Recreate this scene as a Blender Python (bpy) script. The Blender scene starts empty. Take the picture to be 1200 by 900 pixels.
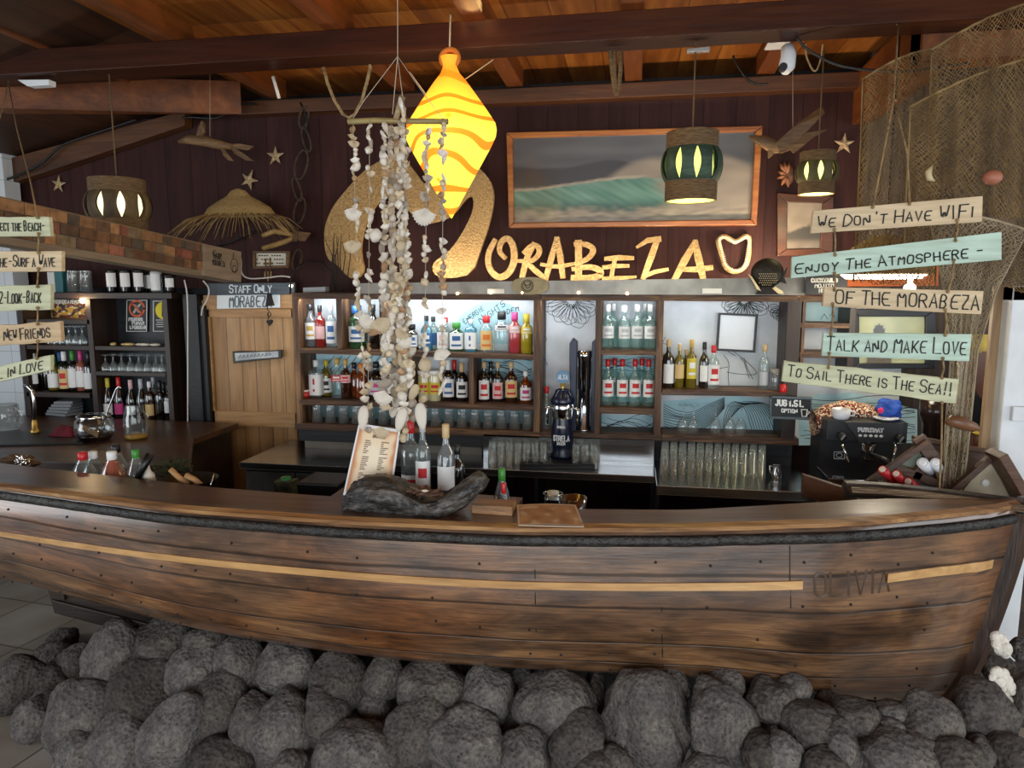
import bpy, math, random
from mathutils import Vector, Matrix, noise, Euler
PI = math.pi
scene = bpy.context.scene
COL = scene.collection
# ------------------------------------------------------------------ camera
PITCH, YAW, EYE, F = math.radians(7.67), math.radians(9.8), 1.8, 832.0
cam_d = bpy.data.cameras.new('camera'); cam = bpy.data.objects.new('camera', cam_d); COL.objects.link(cam)
cam.location = (0, 0, EYE); cam.rotation_euler = (PI/2 - PITCH, 0, YAW)
cam_d.sensor_width = 36; cam_d.lens = F/1200*36; cam_d.clip_start = 0.05
scene.camera = cam
# ------------------------------------------------------------------ light
scene.view_settings.view_transform = 'Standard'; scene.view_settings.look = 'None'
scene.view_settings.exposure = 0.0; scene.view_settings.gamma = 1.0; scene.view_settings.use_curve_mapping = False
scene.cycles.max_bounces = 8; scene.cycles.transparent_max_bounces = 32
scene.cycles.caustics_reflective = False; scene.cycles.caustics_refractive = False
scene.cycles.sample_clamp_indirect = 4.0
world = bpy.data.worlds.new('sky'); scene.world = world; world.use_nodes = True
world.node_tree.nodes['Background'].inputs[0].default_value = (0.80, 0.90, 1.0, 1)
world.node_tree.nodes['Background'].inputs[1].default_value = 0.35
def area(name, loc, rot, sx, sy, power, color):
    d = bpy.data.lights.new(name, 'AREA'); d.shape = 'RECTANGLE'; d.size = sx; d.size_y = sy
    d.energy = power; d.color = color
    o = bpy.data.objects.new(name, d); COL.objects.link(o); o.location = loc; o.rotation_euler = rot
    return o
def point(name, loc, power, color, r=0.04):
    d = bpy.data.lights.new(name, 'POINT'); d.energy = power; d.color = color; d.shadow_soft_size = r
    o = bpy.data.objects.new(name, d); COL.objects.link(o); o.location = loc
    return o
def spot(name, loc, target, power, color, deg, blend=0.6, r=0.05):
    d = bpy.data.lights.new(name, 'SPOT'); d.energy = power; d.color = color; d.spot_size = math.radians(deg)
    d.spot_blend = blend; d.shadow_soft_size = r
    o = bpy.data.objects.new(name, d); COL.objects.link(o); o.location = loc
    o.rotation_euler = (Vector(target)-Vector(loc)).to_track_quat('-Z', 'Y').to_euler()
    return o
# daylight through the open terrace side behind the viewer
area('terrace_daylight', (0.6, -2.6, 1.50), (PI/2-0.05, 0, 0), 6.5, 1.9, 240, (0.90, 0.96, 1.0))
area('terrace_daylight_side', (4.3, 1.2, 1.7), (PI/2, 0, PI/2), 3.2, 2.0, 52, (0.90, 0.96, 1.0))
area('terrace_daylight_left', (-5.4, 0.6, 1.5), (PI/2, 0, -PI/2+0.45), 2.4, 2.0, 60, (0.92, 0.97, 1.0))
# LED strips of the bar: under the top rail of the shelves, and on the ledge below the letters
area('shelf_led', (-0.75, 4.125, 1.735), (math.radians(38), 0, 0), 3.0, 0.03, 20, (0.86, 0.94, 1.0))
area('ledge_led', (-0.35, 4.155, 1.80), (math.radians(180-14), 0, 0), 2.5, 0.03, 15, (1.0, 0.80, 0.56))
point('ledge_lamp', (0.80, 4.30, 1.91), 13, (1.0, 0.72, 0.50), 0.03)
point('ledge_lamp', (0.12, 4.20, 1.88), 1.2, (1.0, 0.74, 0.46), 0.03)

# ------------------------------------------------------------------ picture ray -> point of the place
_cp, _sp, _cy, _sy = math.cos(PITCH), math.sin(PITCH), math.cos(YAW), math.sin(YAW)
def ray(px, py):
    u = (px-600)/F; v = (450-py)/F
    fy = _cp + v*_sp; fz = -_sp + v*_cp
    return (u*_cy - fy*_sy, u*_sy + fy*_cy, fz)
def at(px, py, Y):
    d = ray(px, py); t = Y/d[1]
    return Vector((d[0]*t, Y, EYE + d[2]*t))
def atz(px, py, Z):
    d = ray(px, py); t = (Z-EYE)/d[2]
    return Vector((d[0]*t, d[1]*t, Z))
def proj(p):
    X, Y, Z = p[0], p[1], p[2]-EYE
    a = X*_cy + Y*_sy; b = -X*_sy + Y*_cy
    f = b*_cp - Z*_sp; up = b*_sp + Z*_cp
    return 600+F*a/f, 450-F*up/f
def wpx(px, py, Y, w):
    return (at(px+w/2, py, Y) - at(px-w/2, py, Y)).length

# ------------------------------------------------------------------ mesh builder
class MB:
    def __init__(s): s.v = []; s.f = []; s.m = []; s.sm = []; s.uv = None
    def add(s, vs, fs, m=0, smooth=False):
        b = len(s.v); s.v += [Vector(p) for p in vs]
        for q in fs:
            s.f.append([b+i for i in q]); s.m.append(m); s.sm.append(smooth)
        return s
    def box(s, c, d, R=None, m=0):
        c = Vector(c); h = [x/2 for x in d]
        P = [Vector((i*h[0], j*h[1], k*h[2])) for k in (-1, 1) for j in (-1, 1) for i in (-1, 1)]
        if R is not None: P = [R @ p for p in P]
        return s.add([c+p for p in P], [(0,2,3,1), (4,5,7,6), (0,1,5,4), (2,6,7,3), (0,4,6,2), (1,3,7,5)], m)
    def span(s, a, b, m=0):
        return s.box([(a[i]+b[i])/2 for i in range(3)], [abs(a[i]-b[i]) for i in range(3)], None, m)
    def hexa(s, A, B, m=0):
        n = len(A)
        fs = [tuple(range(n))[::-1], tuple(range(n, 2*n))] + [(i, (i+1) % n, n+(i+1) % n, n+i) for i in range(n)]
        return s.add(list(A)+list(B), fs, m)
    def prism(s, pts, off, m=0):
        off = Vector(off)
        return s.hexa([Vector(p) for p in pts], [Vector(p)+off for p in pts], m)
    def tube(s, pts, r, n=8, m=0, cap=True, smooth=True, closed=False):
        pts = [Vector(p) for p in pts]; N = len(pts)
        if not hasattr(r, '__len__'): r = [r]*N
        vs = []; up = None
        for i in range(N):
            if closed: t = pts[(i+1) % N]-pts[i-1]
            else: t = pts[min(i+1, N-1)]-pts[max(i-1, 0)]
            if t.length < 1e-9: t = Vector((0, 0, 1))
            t.normalize()
            if up is None: up = Vector((0, 0, 1)) if abs(t.z) < 0.9 else Vector((1, 0, 0))
            a = t.cross(up)
            if a.length < 1e-5: a = t.orthogonal()
            a.normalize(); b = a.cross(t).normalized(); up = b
            rr = r[i] if hasattr(r[i], '__len__') else (r[i], r[i])
            for k in range(n):
                an = 2*PI*k/n
                vs.append(pts[i] + a*math.cos(an)*rr[0] + b*math.sin(an)*rr[1])
        fs = []
        for i in range(N if closed else N-1):
            j = (i+1) % N
            for k in range(n):
                l = (k+1) % n
                fs.append((i*n+k, i*n+l, j*n+l, j*n+k))
        s.add(vs, fs, m, smooth)
        if cap and not closed:
            b = len(s.v)-N*n
            s.f.append([b+k for k in range(n)][::-1]); s.m.append(m); s.sm.append(False)
            s.f.append([b+(N-1)*n+k for k in range(n)]); s.m.append(m); s.sm.append(False)
        return s
    def lathe(s, prof, n=20, c=(0, 0, 0), m=0, smooth=True, R=None, sx=1.0, sy=1.0, a0=0.0, pw=None):
        c = Vector(c); vs = []; fs = []
        for r, z in prof:
            for k in range(n):
                a = a0+2*PI*k/n; x, y = math.cos(a), math.sin(a)
                if pw:
                    q = (abs(x)**pw+abs(y)**pw)**(-1.0/pw); x *= q; y *= q
                p = Vector((x*r*sx, y*r*sy, z))
                vs.append(c + (R @ p if R is not None else p))
        for i in range(len(prof)-1):
            for k in range(n):
                l = (k+1) % n
                fs.append((i*n+k, i*n+l, (i+1)*n+l, (i+1)*n+k))
        return s.add(vs, fs, m, smooth)
    def disc(s, c, r, nrm='z', n=20, m=0, sx=1.0):
        c = Vector(c); vs = []
        for k in range(n):
            a = 2*PI*k/n; x, y = r*sx*math.cos(a), r*math.sin(a)
            vs.append(c + {'z': Vector((x, y, 0)), 'y': Vector((x, 0, y))}[nrm])
        return s.add(vs, [tuple(range(n)) if nrm == 'z' else tuple(range(n))], m)
    def ball(s, c, r, nu=14, nv=8, m=0, R=None):
        if not hasattr(r, '__len__'): r = (r, r, r)
        c = Vector(c); vs = []; fs = []
        for i in range(nv+1):
            t = PI*i/nv
            for k in range(nu):
                a = 2*PI*k/nu
                p = Vector((r[0]*math.sin(t)*math.cos(a), r[1]*math.sin(t)*math.sin(a), -r[2]*math.cos(t)))
                vs.append(c + (R @ p if R is not None else p))
        for i in range(nv):
            for k in range(nu):
                l = (k+1) % nu
                fs.append((i*nu+k, i*nu+l, (i+1)*nu+l, (i+1)*nu+k))
        return s.add(vs, fs, m, True)
    def grid(s, fn, nu, nv, m=0, smooth=True):
        vs = [fn(i/nu, j/nv) for j in range(nv+1) for i in range(nu+1)]
        fs = [(j*(nu+1)+i, j*(nu+1)+i+1, (j+1)*(nu+1)+i+1, (j+1)*(nu+1)+i) for j in range(nv) for i in range(nu)]
        return s.add(vs, fs, m, smooth)
    def ribbon(s, pts, w, nrm, th, m=0):
        # a flat stroke: quads of width w in the plane with normal nrm, standing th proud of it
        pts = [Vector(p) for p in pts]; nrm = Vector(nrm).normalized(); N = len(pts)
        if not hasattr(w, '__len__'): w = [w]*N
        L = []; Rr = []
        for i in range(N):
            t = pts[min(i+1, N-1)]-pts[max(i-1, 0)]
            if t.length < 1e-9: t = Vector((1, 0, 0))
            t.normalize(); a = nrm.cross(t).normalized()
            k = 1.0
            if 0 < i < N-1:
                d1 = (pts[i]-pts[i-1]).normalized(); k = 1/max(0.6, abs(d1.dot(t)))
            e = t*(-w[i]*0.45 if i == 0 else w[i]*0.45 if i == N-1 else 0)
            L.append(pts[i]+e+a*w[i]/2*k); Rr.append(pts[i]+e-a*w[i]/2*k)
        o = nrm*th; vs = []
        for i in range(N): vs += [L[i], Rr[i], L[i]+o, Rr[i]+o]
        fs = []
        for i in range(N-1):
            b = 4*i; fs += [(b+2, b+3, b+7, b+6), (b, b+4, b+5, b+1), (b, b+2, b+6, b+4), (b+1, b+5, b+7, b+3)]
        fs += [(0, 1, 3, 2), (4*N-4, 4*N-2, 4*N-1, 4*N-3)]
        return s.add(vs, fs, m)

LOC = {}
def build(mb, name, mats, parent=None, loc=None, bevel=0, sub=0, uv=None, cols=None):
    if not isinstance(mats, (list, tuple)): mats = [mats]
    base = Vector((0, 0, 0))
    if parent is not None:
        base = LOC[parent.name]
        if loc is None: off = base
        else: off = Vector(loc)
    else:
        if loc is None:
            lo = [min(p[i] for p in mb.v) for i in range(3)]; hi = [max(p[i] for p in mb.v) for i in range(3)]
            loc = ((lo[0]+hi[0])/2, (lo[1]+hi[1])/2, lo[2])
        off = Vector(loc)
    me = bpy.data.meshes.new(name)
    me.from_pydata([tuple(p-off) for p in mb.v], [], mb.f)
    for m in mats: me.materials.append(m)
    me.polygons.foreach_set('material_index', mb.m)
    me.polygons.foreach_set('use_smooth', mb.sm)
    if uv:
        l = me.uv_layers.new(name='UVMap')
        for lp in me.loops: l.data[lp.index].uv = uv[lp.vertex_index]
    if cols:
        ca = me.color_attributes.new('paint', 'FLOAT_COLOR', 'POINT')
        for i, c in enumerate(cols): ca.data[i].color = (c[0], c[1], c[2], 1)
    me.update()
    o = bpy.data.objects.new(name, me); COL.objects.link(o)
    if parent is not None:
        o.parent = parent; o.location = off-base
    else: o.location = off
    LOC[o.name] = off
    if bevel:
        b = o.modifiers.new('bevel', 'BEVEL'); b.width = bevel; b.segments = 2; b.limit_method = 'ANGLE'
    if sub:
        b = o.modifiers.new('smooth', 'SUBSURF'); b.levels = sub; b.render_levels = sub
    return o
def tag(o, label, cat, group=None):
    o['label'] = label; o['category'] = cat
    if group: o['group'] = group
    return o
def struct(o):
    o['kind'] = 'structure'; return o
def thing(name, label, cat, loc, group=None):
    o = bpy.data.objects.new(name, None); COL.objects.link(o); o.location = loc; o.empty_display_size = 0.05
    LOC[o.name] = Vector(loc)
    return tag(o, label, cat, group)
def dup(root, loc, label, group=None, rot=None, scale=None):
    r = root.copy(); COL.objects.link(r); r.location = loc; r['label'] = label
    if group: r['group'] = group
    if rot is not None: r.rotation_euler = rot
    if scale is not None: r.scale = scale if hasattr(scale, '__len__') else (scale,)*3
    for ch in list(root.children):
        c = ch.copy(); COL.objects.link(c); c.parent = r
        for g in list(ch.children):
            d = g.copy(); COL.objects.link(d); d.parent = c
    return r
ORD = ['first', 'second', 'third', 'fourth', 'fifth', 'sixth', 'seventh', 'eighth', 'ninth', 'tenth', 'eleventh', 'twelfth', 'thirteenth',
       'fourteenth', 'fifteenth', 'sixteenth', 'seventeenth', 'eighteenth', 'nineteenth', 'twentieth', 'twenty-first', 'twenty-second',
       'twenty-third', 'twenty-fourth', 'twenty-fifth', 'twenty-sixth', 'twenty-seventh', 'twenty-eighth', 'twenty-ninth', 'thirtieth'] + ['thirty-'+w for w in ('first', 'second', 'third', 'fourth', 'fifth', 'sixth', 'seventh', 'eighth', 'ninth')]

# ------------------------------------------------------------------ materials
def S(h):
    c = [int(h[i:i+2], 16)/255 for i in (0, 2, 4)]
    return tuple(x/12.92 if x <= 0.04045 else ((x+0.055)/1.055)**2.4 for x in c) + (1,)
def newmat(name):
    m = bpy.data.materials.new(name); m.use_nodes = True; nt = m.node_tree
    return m, nt, nt.nodes['Principled BSDF'], nt.nodes.new, nt.links.new
def ramp(nt, fac, stops):
    r = nt.nodes.new('ShaderNodeValToRGB'); nt.links.new(fac, r.inputs[0]); e = r.color_ramp.elements
    while len(e) < len(stops): e.new(0.5)
    for i, (p, c) in enumerate(stops): e[i].position = p; e[i].color = c
    return r.outputs[0]
def mat(name, col, rough=0.5, metal=0.0, var=None, scale=20, bump=0.0, bscale=80, coat=0.0, stretch=(1, 1, 1), spec=0.5):
    m, nt, p, N, L = newmat(name)
    c = S(col); p.inputs['Base Color'].default_value = c; p.inputs['Roughness'].default_value = rough
    p.inputs['Metallic'].default_value = metal; p.inputs['Coat Weight'].default_value = coat
    p.inputs['Specular IOR Level'].default_value = spec
    if var or bump:
        tc = N('ShaderNodeTexCoord'); mp = N('ShaderNodeMapping'); L(tc.outputs['Object'], mp.inputs[0]); mp.inputs['Scale'].default_value = stretch
    if var:
        n = N('ShaderNodeTexNoise'); n.inputs['Scale'].default_value = scale; n.inputs['Detail'].default_value = 6; L(mp.outputs[0], n.inputs[0])
        L(ramp(nt, n.outputs[0], [(0.32, S(var)), (0.62, c)]), p.inputs['Base Color'])
    if bump:
        n2 = N('ShaderNodeTexNoise'); n2.inputs['Scale'].default_value = bscale; n2.inputs['Detail'].default_value = 4; L(mp.outputs[0], n2.inputs[0])
        b = N('ShaderNodeBump'); b.inputs['Strength'].default_value = bump; b.inputs['Distance'].default_value = 0.01
        L(n2.outputs[0], b.inputs['Height']); L(b.outputs[0], p.inputs['Normal'])
    return m
def wood(name, dark, mid, light, axis='x', rough=0.5, scale=9, bump=0.25, coat=0.0, plank=0.0, pax='z', seam=None):
    # grain stretched along an axis; boards of width plank across pax get their own tint and a seam
    m, nt, p, N, L = newmat(name)
    tc = N('ShaderNodeTexCoord'); mp = N('ShaderNodeMapping')
    st = {'x': (0.10, 1, 1), 'y': (1, 0.10, 1), 'z': (1, 1, 0.10)}[axis]
    mp.inputs['Scale'].default_value = st
    src = tc.outputs['Object']
    if plank:
        sx = N('ShaderNodeSeparateXYZ'); L(src, sx.inputs[0])
        dv = N('ShaderNodeMath'); dv.operation = 'DIVIDE'; L(sx.outputs['XYZ'.index(pax.upper())], dv.inputs[0]); dv.inputs[1].default_value = plank
        fl = N('ShaderNodeMath'); fl.operation = 'FLOOR'; L(dv.outputs[0], fl.inputs[0])
        wn = N('ShaderNodeTexWhiteNoise'); wn.noise_dimensions = '1D'; L(fl.outputs[0], wn.inputs['W'])
        ad = N('ShaderNodeVectorMath'); ad.operation = 'ADD'; L(src, ad.inputs[0])
        sc = N('ShaderNodeVectorMath'); sc.operation = 'SCALE'; sc.inputs[3].default_value = 7.0; L(wn.outputs['Color'], sc.inputs[0]); L(sc.outputs[0], ad.inputs[1])
        L(ad.outputs[0], mp.inputs[0])
    else: L(src, mp.inputs[0])
    n = N('ShaderNodeTexNoise'); n.inputs['Scale'].default_value = scale; n.inputs['Detail'].default_value = 8; n.inputs['Roughness'].default_value = 0.65
    n.inputs['Distortion'].default_value = 0.6; L(mp.outputs[0], n.inputs[0])
    n2 = N('ShaderNodeTexNoise'); n2.inputs['Scale'].default_value = scale*7; n2.inputs['Detail'].default_value = 4; L(mp.outputs[0], n2.inputs[0])
    c = ramp(nt, n.outputs[0], [(0.30, S(dark)), (0.50, S(mid)), (0.70, S(light))])
    mx = N('ShaderNodeMix'); mx.data_type = 'RGBA'; mx.blend_type = 'MULTIPLY'; mx.inputs[0].default_value = 0.55
    L(c, mx.inputs[6]); L(ramp(nt, n2.outputs[0], [(0.30, (0.55, 0.5, 0.45, 1)), (0.62, (1, 1, 1, 1))]), mx.inputs[7])
    out = mx.outputs[2]; hsrc = n2.outputs[0]
    if plank:
        fr = N('ShaderNodeMath'); fr.operation = 'FRACT'; L(dv.outputs[0], fr.inputs[0])
        m2 = N('ShaderNodeMix'); m2.data_type = 'RGBA'; m2.blend_type = 'MULTIPLY'; m2.inputs[0].default_value = 1.0
        L(out, m2.inputs[6])
        w = 0.004/plank
        L(ramp(nt, fr.outputs[0], [(0.0, (0.12, 0.1, 0.1, 1)), (w, (1, 1, 1, 1)), (1-w, (1, 1, 1, 1)), (1.0, (0.12, 0.1, 0.1, 1))]), m2.inputs[7])
        m3 = N('ShaderNodeMix'); m3.data_type = 'RGBA'; m3.blend_type = 'MULTIPLY'; m3.inputs[0].default_value = 0.5
        L(m2.outputs[2], m3.inputs[6]); L(ramp(nt, wn.outputs[0], [(0, (0.6, 0.6, 0.6, 1)), (1, (1, 1, 1, 1))]), m3.inputs[7])
        out = m3.outputs[2]
    L(out, p.inputs['Base Color'])
    b = N('ShaderNodeBump'); b.inputs['Strength'].default_value = bump; b.inputs['Distance'].default_value = 0.006
    L(hsrc, b.inputs['Height']); L(b.outputs[0], p.inputs['Normal'])
    p.inputs['Roughness'].default_value = rough; p.inputs['Coat Weight'].default_value = coat; p.inputs['Coat Roughness'].default_value = 0.25
    return m
def glass(name, col, body=0.0, bodycol=None, tint=None):
    # thin glass: tinted see-through sheet with a sharp reflection, body = how milky or full it is
    m, nt, p, N, L = newmat(name)
    tr = N('ShaderNodeBsdfTransparent'); tr.inputs[0].default_value = S(tint or col)
    gl = N('ShaderNodeBsdfGlossy'); gl.inputs['Roughness'].default_value = 0.06; gl.inputs['Color'].default_value = (1, 1, 1, 1)
    lw = N('ShaderNodeLayerWeight'); lw.inputs[0].default_value = 0.35
    mr = N('ShaderNodeMapRange'); L(lw.outputs['Facing'], mr.inputs[0]); mr.inputs[3].default_value = 0.04; mr.inputs[4].default_value = 0.6
    mx = N('ShaderNodeMixShader'); L(mr.outputs[0], mx.inputs[0])
    p.inputs['Base Color'].default_value = S(bodycol or col); p.inputs['Roughness'].default_value = 0.15
    m1 = N('ShaderNodeMixShader'); m1.inputs[0].default_value = body; L(tr.outputs[0], m1.inputs[1]); L(p.outputs[0], m1.inputs[2])
    L(m1.outputs[0], mx.inputs[1]); L(gl.outputs[0], mx.inputs[2])
    L(mx.outputs[0], nt.nodes['Material Output'].inputs[0])
    return m
def emit(name, col, st, base=None):
    m, nt, p, N, L = newmat(name)
    p.inputs['Base Color'].default_value = S(base or col); p.inputs['Emission Color'].default_value = S(col); p.inputs['Emission Strength'].default_value = st
    return m
def painted(name, rough=0.6, coat=0.0):
    m, nt, p, N, L = newmat(name)
    a = N('ShaderNodeVertexColor'); a.layer_name = 'paint'; L(a.outputs[0], p.inputs['Base Color'])
    p.inputs['Roughness'].default_value = rough; p.inputs['Coat Weight'].default_value = coat; p.inputs['Coat Roughness'].default_value = 0.1
    return m
M = {}
_mc = {}
def pm(col, rough=0.5, metal=0.0):
    k = (col, rough, metal)
    if k not in _mc: _mc[k] = mat('plain_'+col, col, rough, metal)
    return _mc[k]
def gm(col, body, bodycol=None):
    k = ('g', col, body, bodycol)
    if k not in _mc: _mc[k] = glass('glass_'+col, col, body, bodycol)
    return _mc[k]
M['maroon'] = wood('maroon_boards', '311a1a', '3d2220', '482a26', 'z', 0.65, 6, 0.2, 0, 0.19, 'x')
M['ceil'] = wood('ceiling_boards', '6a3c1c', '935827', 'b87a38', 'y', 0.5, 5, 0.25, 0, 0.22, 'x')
M['beam'] = wood('beam_wood', '26110a', '3a1a0b', '4d270f', 'x', 0.45, 5, 0.25)
for _k in ('beam', 'maroon', 'ceil'): M[_k].node_tree.nodes['Principled BSDF'].inputs['Specular IOR Level'].default_value = 0.2
M['rafter'] = wood('rafter_wood', '45220d', '6e3a14', '8e511f', 'y', 0.5, 5, 0.25)
M['walltrim'] = wood('wall_trim_wood', '3a2110', '553117', '6e4320', 'x', 0.5, 6, 0.25)
M['shelf'] = wood('shelf_wood', '1c110a', '553822', 'a87d50', 'x', 0.5, 13, 0.9)
M['shelfz'] = wood('shelf_wood_upright', '1c110a', '553822', 'a87d50', 'z', 0.5, 13, 0.9)
M['dshelf'] = wood('dark_shelf_wood', '17100c', '2c1e16', '3f2b1e', 'x', 0.45, 7, 0.3)
M['dshelfz'] = wood('dark_shelf_wood_upright', '17100c', '2c1e16', '3f2b1e', 'z', 0.45, 7, 0.3)
M['pine'] = wood('pine_door_boards', '8a6038', 'b78a58', 'cda271', 'z', 0.5, 5, 0.2, 0, 0.105, 'x')
M['pinex'] = wood('pine_rail', '95683d', 'b98c5a', 'cfa473', 'x', 0.5, 6, 0.2)
M['counter'] = wood('counter_wood', '38210f', '5f3b20', '86592f', 'x', 0.32, 4, 0.25, 0.25)
M['edge'] = wood('worn_edge_wood', '5a3b22', '9a6f45', 'c39a66', 'x', 0.45, 14, 0.6, 0.2)
M['blackrail'] = mat('tarred_rail', '2a2724', 0.5, 0, '14110f', 25, 0.9, 60)
M['stripe'] = wood('stripe_wood', 'a87c48', 'c79a62', 'd8b07a', 'x', 0.45, 9, 0.2, 0.2)
M['driftdark'] = wood('dark_driftwood', '161311', '2f2a27', '5a5049', 'x', 0.45, 11, 1.0, 0.2)
M['log'] = wood('cracked_log', '0f0e0d', '2a2725', '77716a', 'x', 0.42, 24, 1.0, 0.25)
M['drift'] = wood('pale_driftwood', '6a563e', '9a835f', 'bfa781', 'x', 0.7, 12, 0.6)
M['leftctr'] = wood('left_counter_wood', '2c1b10', '4a2e1b', '684428', 'x', 0.4, 4, 0.2, 0.2)
M['dark'] = mat('black_paint_and_shade', '15161a', 0.5, 0, '0c0c0e', 12, 0.2, 40)  # black parts, and the shade painted in the eaves and rock gaps
M['black'] = mat('black_plastic', '0d0d0f', 0.4)
M['slate'] = wood('slate_paint', '141619', '22252a', '343a40', 'x', 0.5, 8, 0.3)
M['white'] = mat('white_paint', 'dfe3e6', 0.6, 0, 'c8ced2', 6, 0.05)
M['steel'] = mat('brushed_steel', 'b8babc', 0.2, 1.0, 'a2a4a6', 30, 0.05, 60, 0, (0.05, 1, 1))
M['chrome'] = mat('chrome', 'dadcde', 0.08, 1.0)
M['galv'] = mat('galvanised_band', '8e8a82', 0.42, 0.6, '6f6b64', 7, 0.15, 20)
M['gold'] = mat('gold_leaf', 'b99a68', 0.42, 0.30, '98794a', 60, 0.9, 110)
M['ivory'] = mat('ivory_bone', 'd8c08c', 0.45, 0, 'b08a4c', 30, 0.3)
M['rope'] = mat('hemp_rope', '8b6f4c', 0.9, 0, '5e4830', 90, 0.8, 260, 0, (0.3, 0.3, 3))
M['twine'] = mat('twine', '9a8058', 0.9, 0, '6d5636', 60, 0.4)
M['net'] = mat('fishing_net', '94794f', 0.9, 0, '66502f', 8)
M['thread'] = mat('pale_thread', 'b9a890', 0.8)
M['cable'] = mat('black_cable', '101012', 0.5)
M['wcable'] = mat('white_cable', 'cfcac2', 0.5)
M['straw'] = mat('straw', 'b3935c', 0.8, 0, '8a6c3e', 70, 0.8, 120, 0, (1, 1, 4))
M['star'] = mat('starfish_skin', 'd3bd97', 0.85, 0, 'a88a60', 60, 1.0, 160)
M['coral'] = mat('white_coral', 'e6e0d4', 0.85, 0, 'c6beb0', 40, 0.8, 90)
M['clear'] = glass('clear_glass', 'f4fbfb')
M['tumbler'] = glass('tumbler_glass', 'fbfefe', 0.07, 'f2fafa')
M['fishdark'] = mat('dark_fish_metal', '231b14', 0.5, 0.4, '0e0b08', 30, 0.4, 80)
M['carve'] = wood('carved_wood', '4a3420', '6f5132', '96744a', 'x', 0.6, 14, 0.6)
M['letter'] = pm('1c1b19', 0.7)
# ------------------------------------------------------------------ lettering by strokes (grid x 0-4, y 0-6)
FONT = {'A': '00 26 40;12 32', 'B': '00 06 26 35 34 23 03;23 32 31 20 00', 'C': '45 36 16 05 01 10 30 41', 'D': '00 06 26 44 42 20 00', 'E': '46 06 00 40;03 33',
 'F': '46 06 00;03 33', 'G': '45 36 16 05 01 10 30 41 43 23', 'H': '06 00;46 40;03 43', 'I': '26 20', 'J': '36 31 20 10 01', 'K': '06 00;46 02;13 40', 'L': '06 00 40',
 'M': '00 06 23 46 40', 'N': '00 06 40 46', 'O': '16 05 01 10 30 41 45 36 16', 'P': '00 06 36 45 44 33 03', 'Q': '16 05 01 10 30 41 45 36 16;22 40', 'R': '00 06 36 45 44 33 03;23 40',
 'S': '45 36 16 05 04 13 33 42 41 30 10 01', 'T': '06 46;26 20', 'U': '06 01 10 30 41 46', 'V': '06 20 46', 'W': '06 10 24 30 46', 'X': '06 40;46 00', 'Y': '06 23 46;23 20', 'Z': '06 46 00 40',
 '1': '15 26 20', '2': '05 16 36 45 44 00 40', '5': '46 06 03 33 42 41 30 10 01', '!': '26 22;21 20', '.': '20 21', "'": '26 25', '-': '13 33', '&': '40 05 16 25 02 10 20 42', '0': '16 05 01 10 30 41 45 36 16',
 'i': '24 20;26 25', 'q': '30 36 16 05 04 13 33'}
def text_strokes(txt, small=0.72, jit=0.0, rng=None, space=2.6):
    # words: first letter of each word full height, the rest small caps when written in lower case
    x = 0; out = []
    for ch in txt:
        if ch == ' ': x += space; continue
        up = not ch.islower(); k = 1.0 if up else small
        g = FONT.get(ch.upper())
        if not g: x += 3; continue
        wd = 2.0 if ch.upper() in "I1!.'" else 4.0
        dx = -1.0 if wd == 2.0 else 0
        sk = rng.uniform(-jit, jit) if rng else 0; dy = rng.uniform(-jit, jit)*3 if rng else 0
        for st in g.split(';'):
            out.append([(x+(int(p[0])+dx)*k + int(p[1])*k*sk*2, int(p[1])*k+dy) for p in st.split()])
        x += wd*k + 1.5
    W = x-1.5
    return [[(a/W, b/6) for a, b in s] for s in out]
def smooth_poly(P):
    # Chaikin on polylines with more than three points: rounds O, S, B ...
    if len(P) < 4: return P
    for _ in range(1):
        Q = [P[0]]
        for a, b in zip(P, P[1:]):
            Q += [(0.75*a[0]+0.25*b[0], 0.75*a[1]+0.25*b[1]), (0.25*a[0]+0.75*b[0], 0.25*a[1]+0.75*b[1])]
        Q.append(P[-1]); P = Q
    return P
ROUND = set('BCDGJOPQRSU025&')
def write(mb, txt, fn, pw, nrm=(0, -1, 0), th=0.0015, small=0.72, jit=0.0, seed=1, m=0, space=2.6):
    rng = random.Random(seed)
    for st in text_strokes(txt, small, jit, rng, space):
        mb.ribbon([fn(u, v) for u, v in smooth_poly(st)], pw, nrm, th, m)
def quad(c):   # bilinear: c = TL, TR, BR, BL
    return lambda u, v: (c[3]*(1-u)+c[2]*u)*(1-v) + (c[0]*(1-u)+c[1]*u)*v

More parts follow.
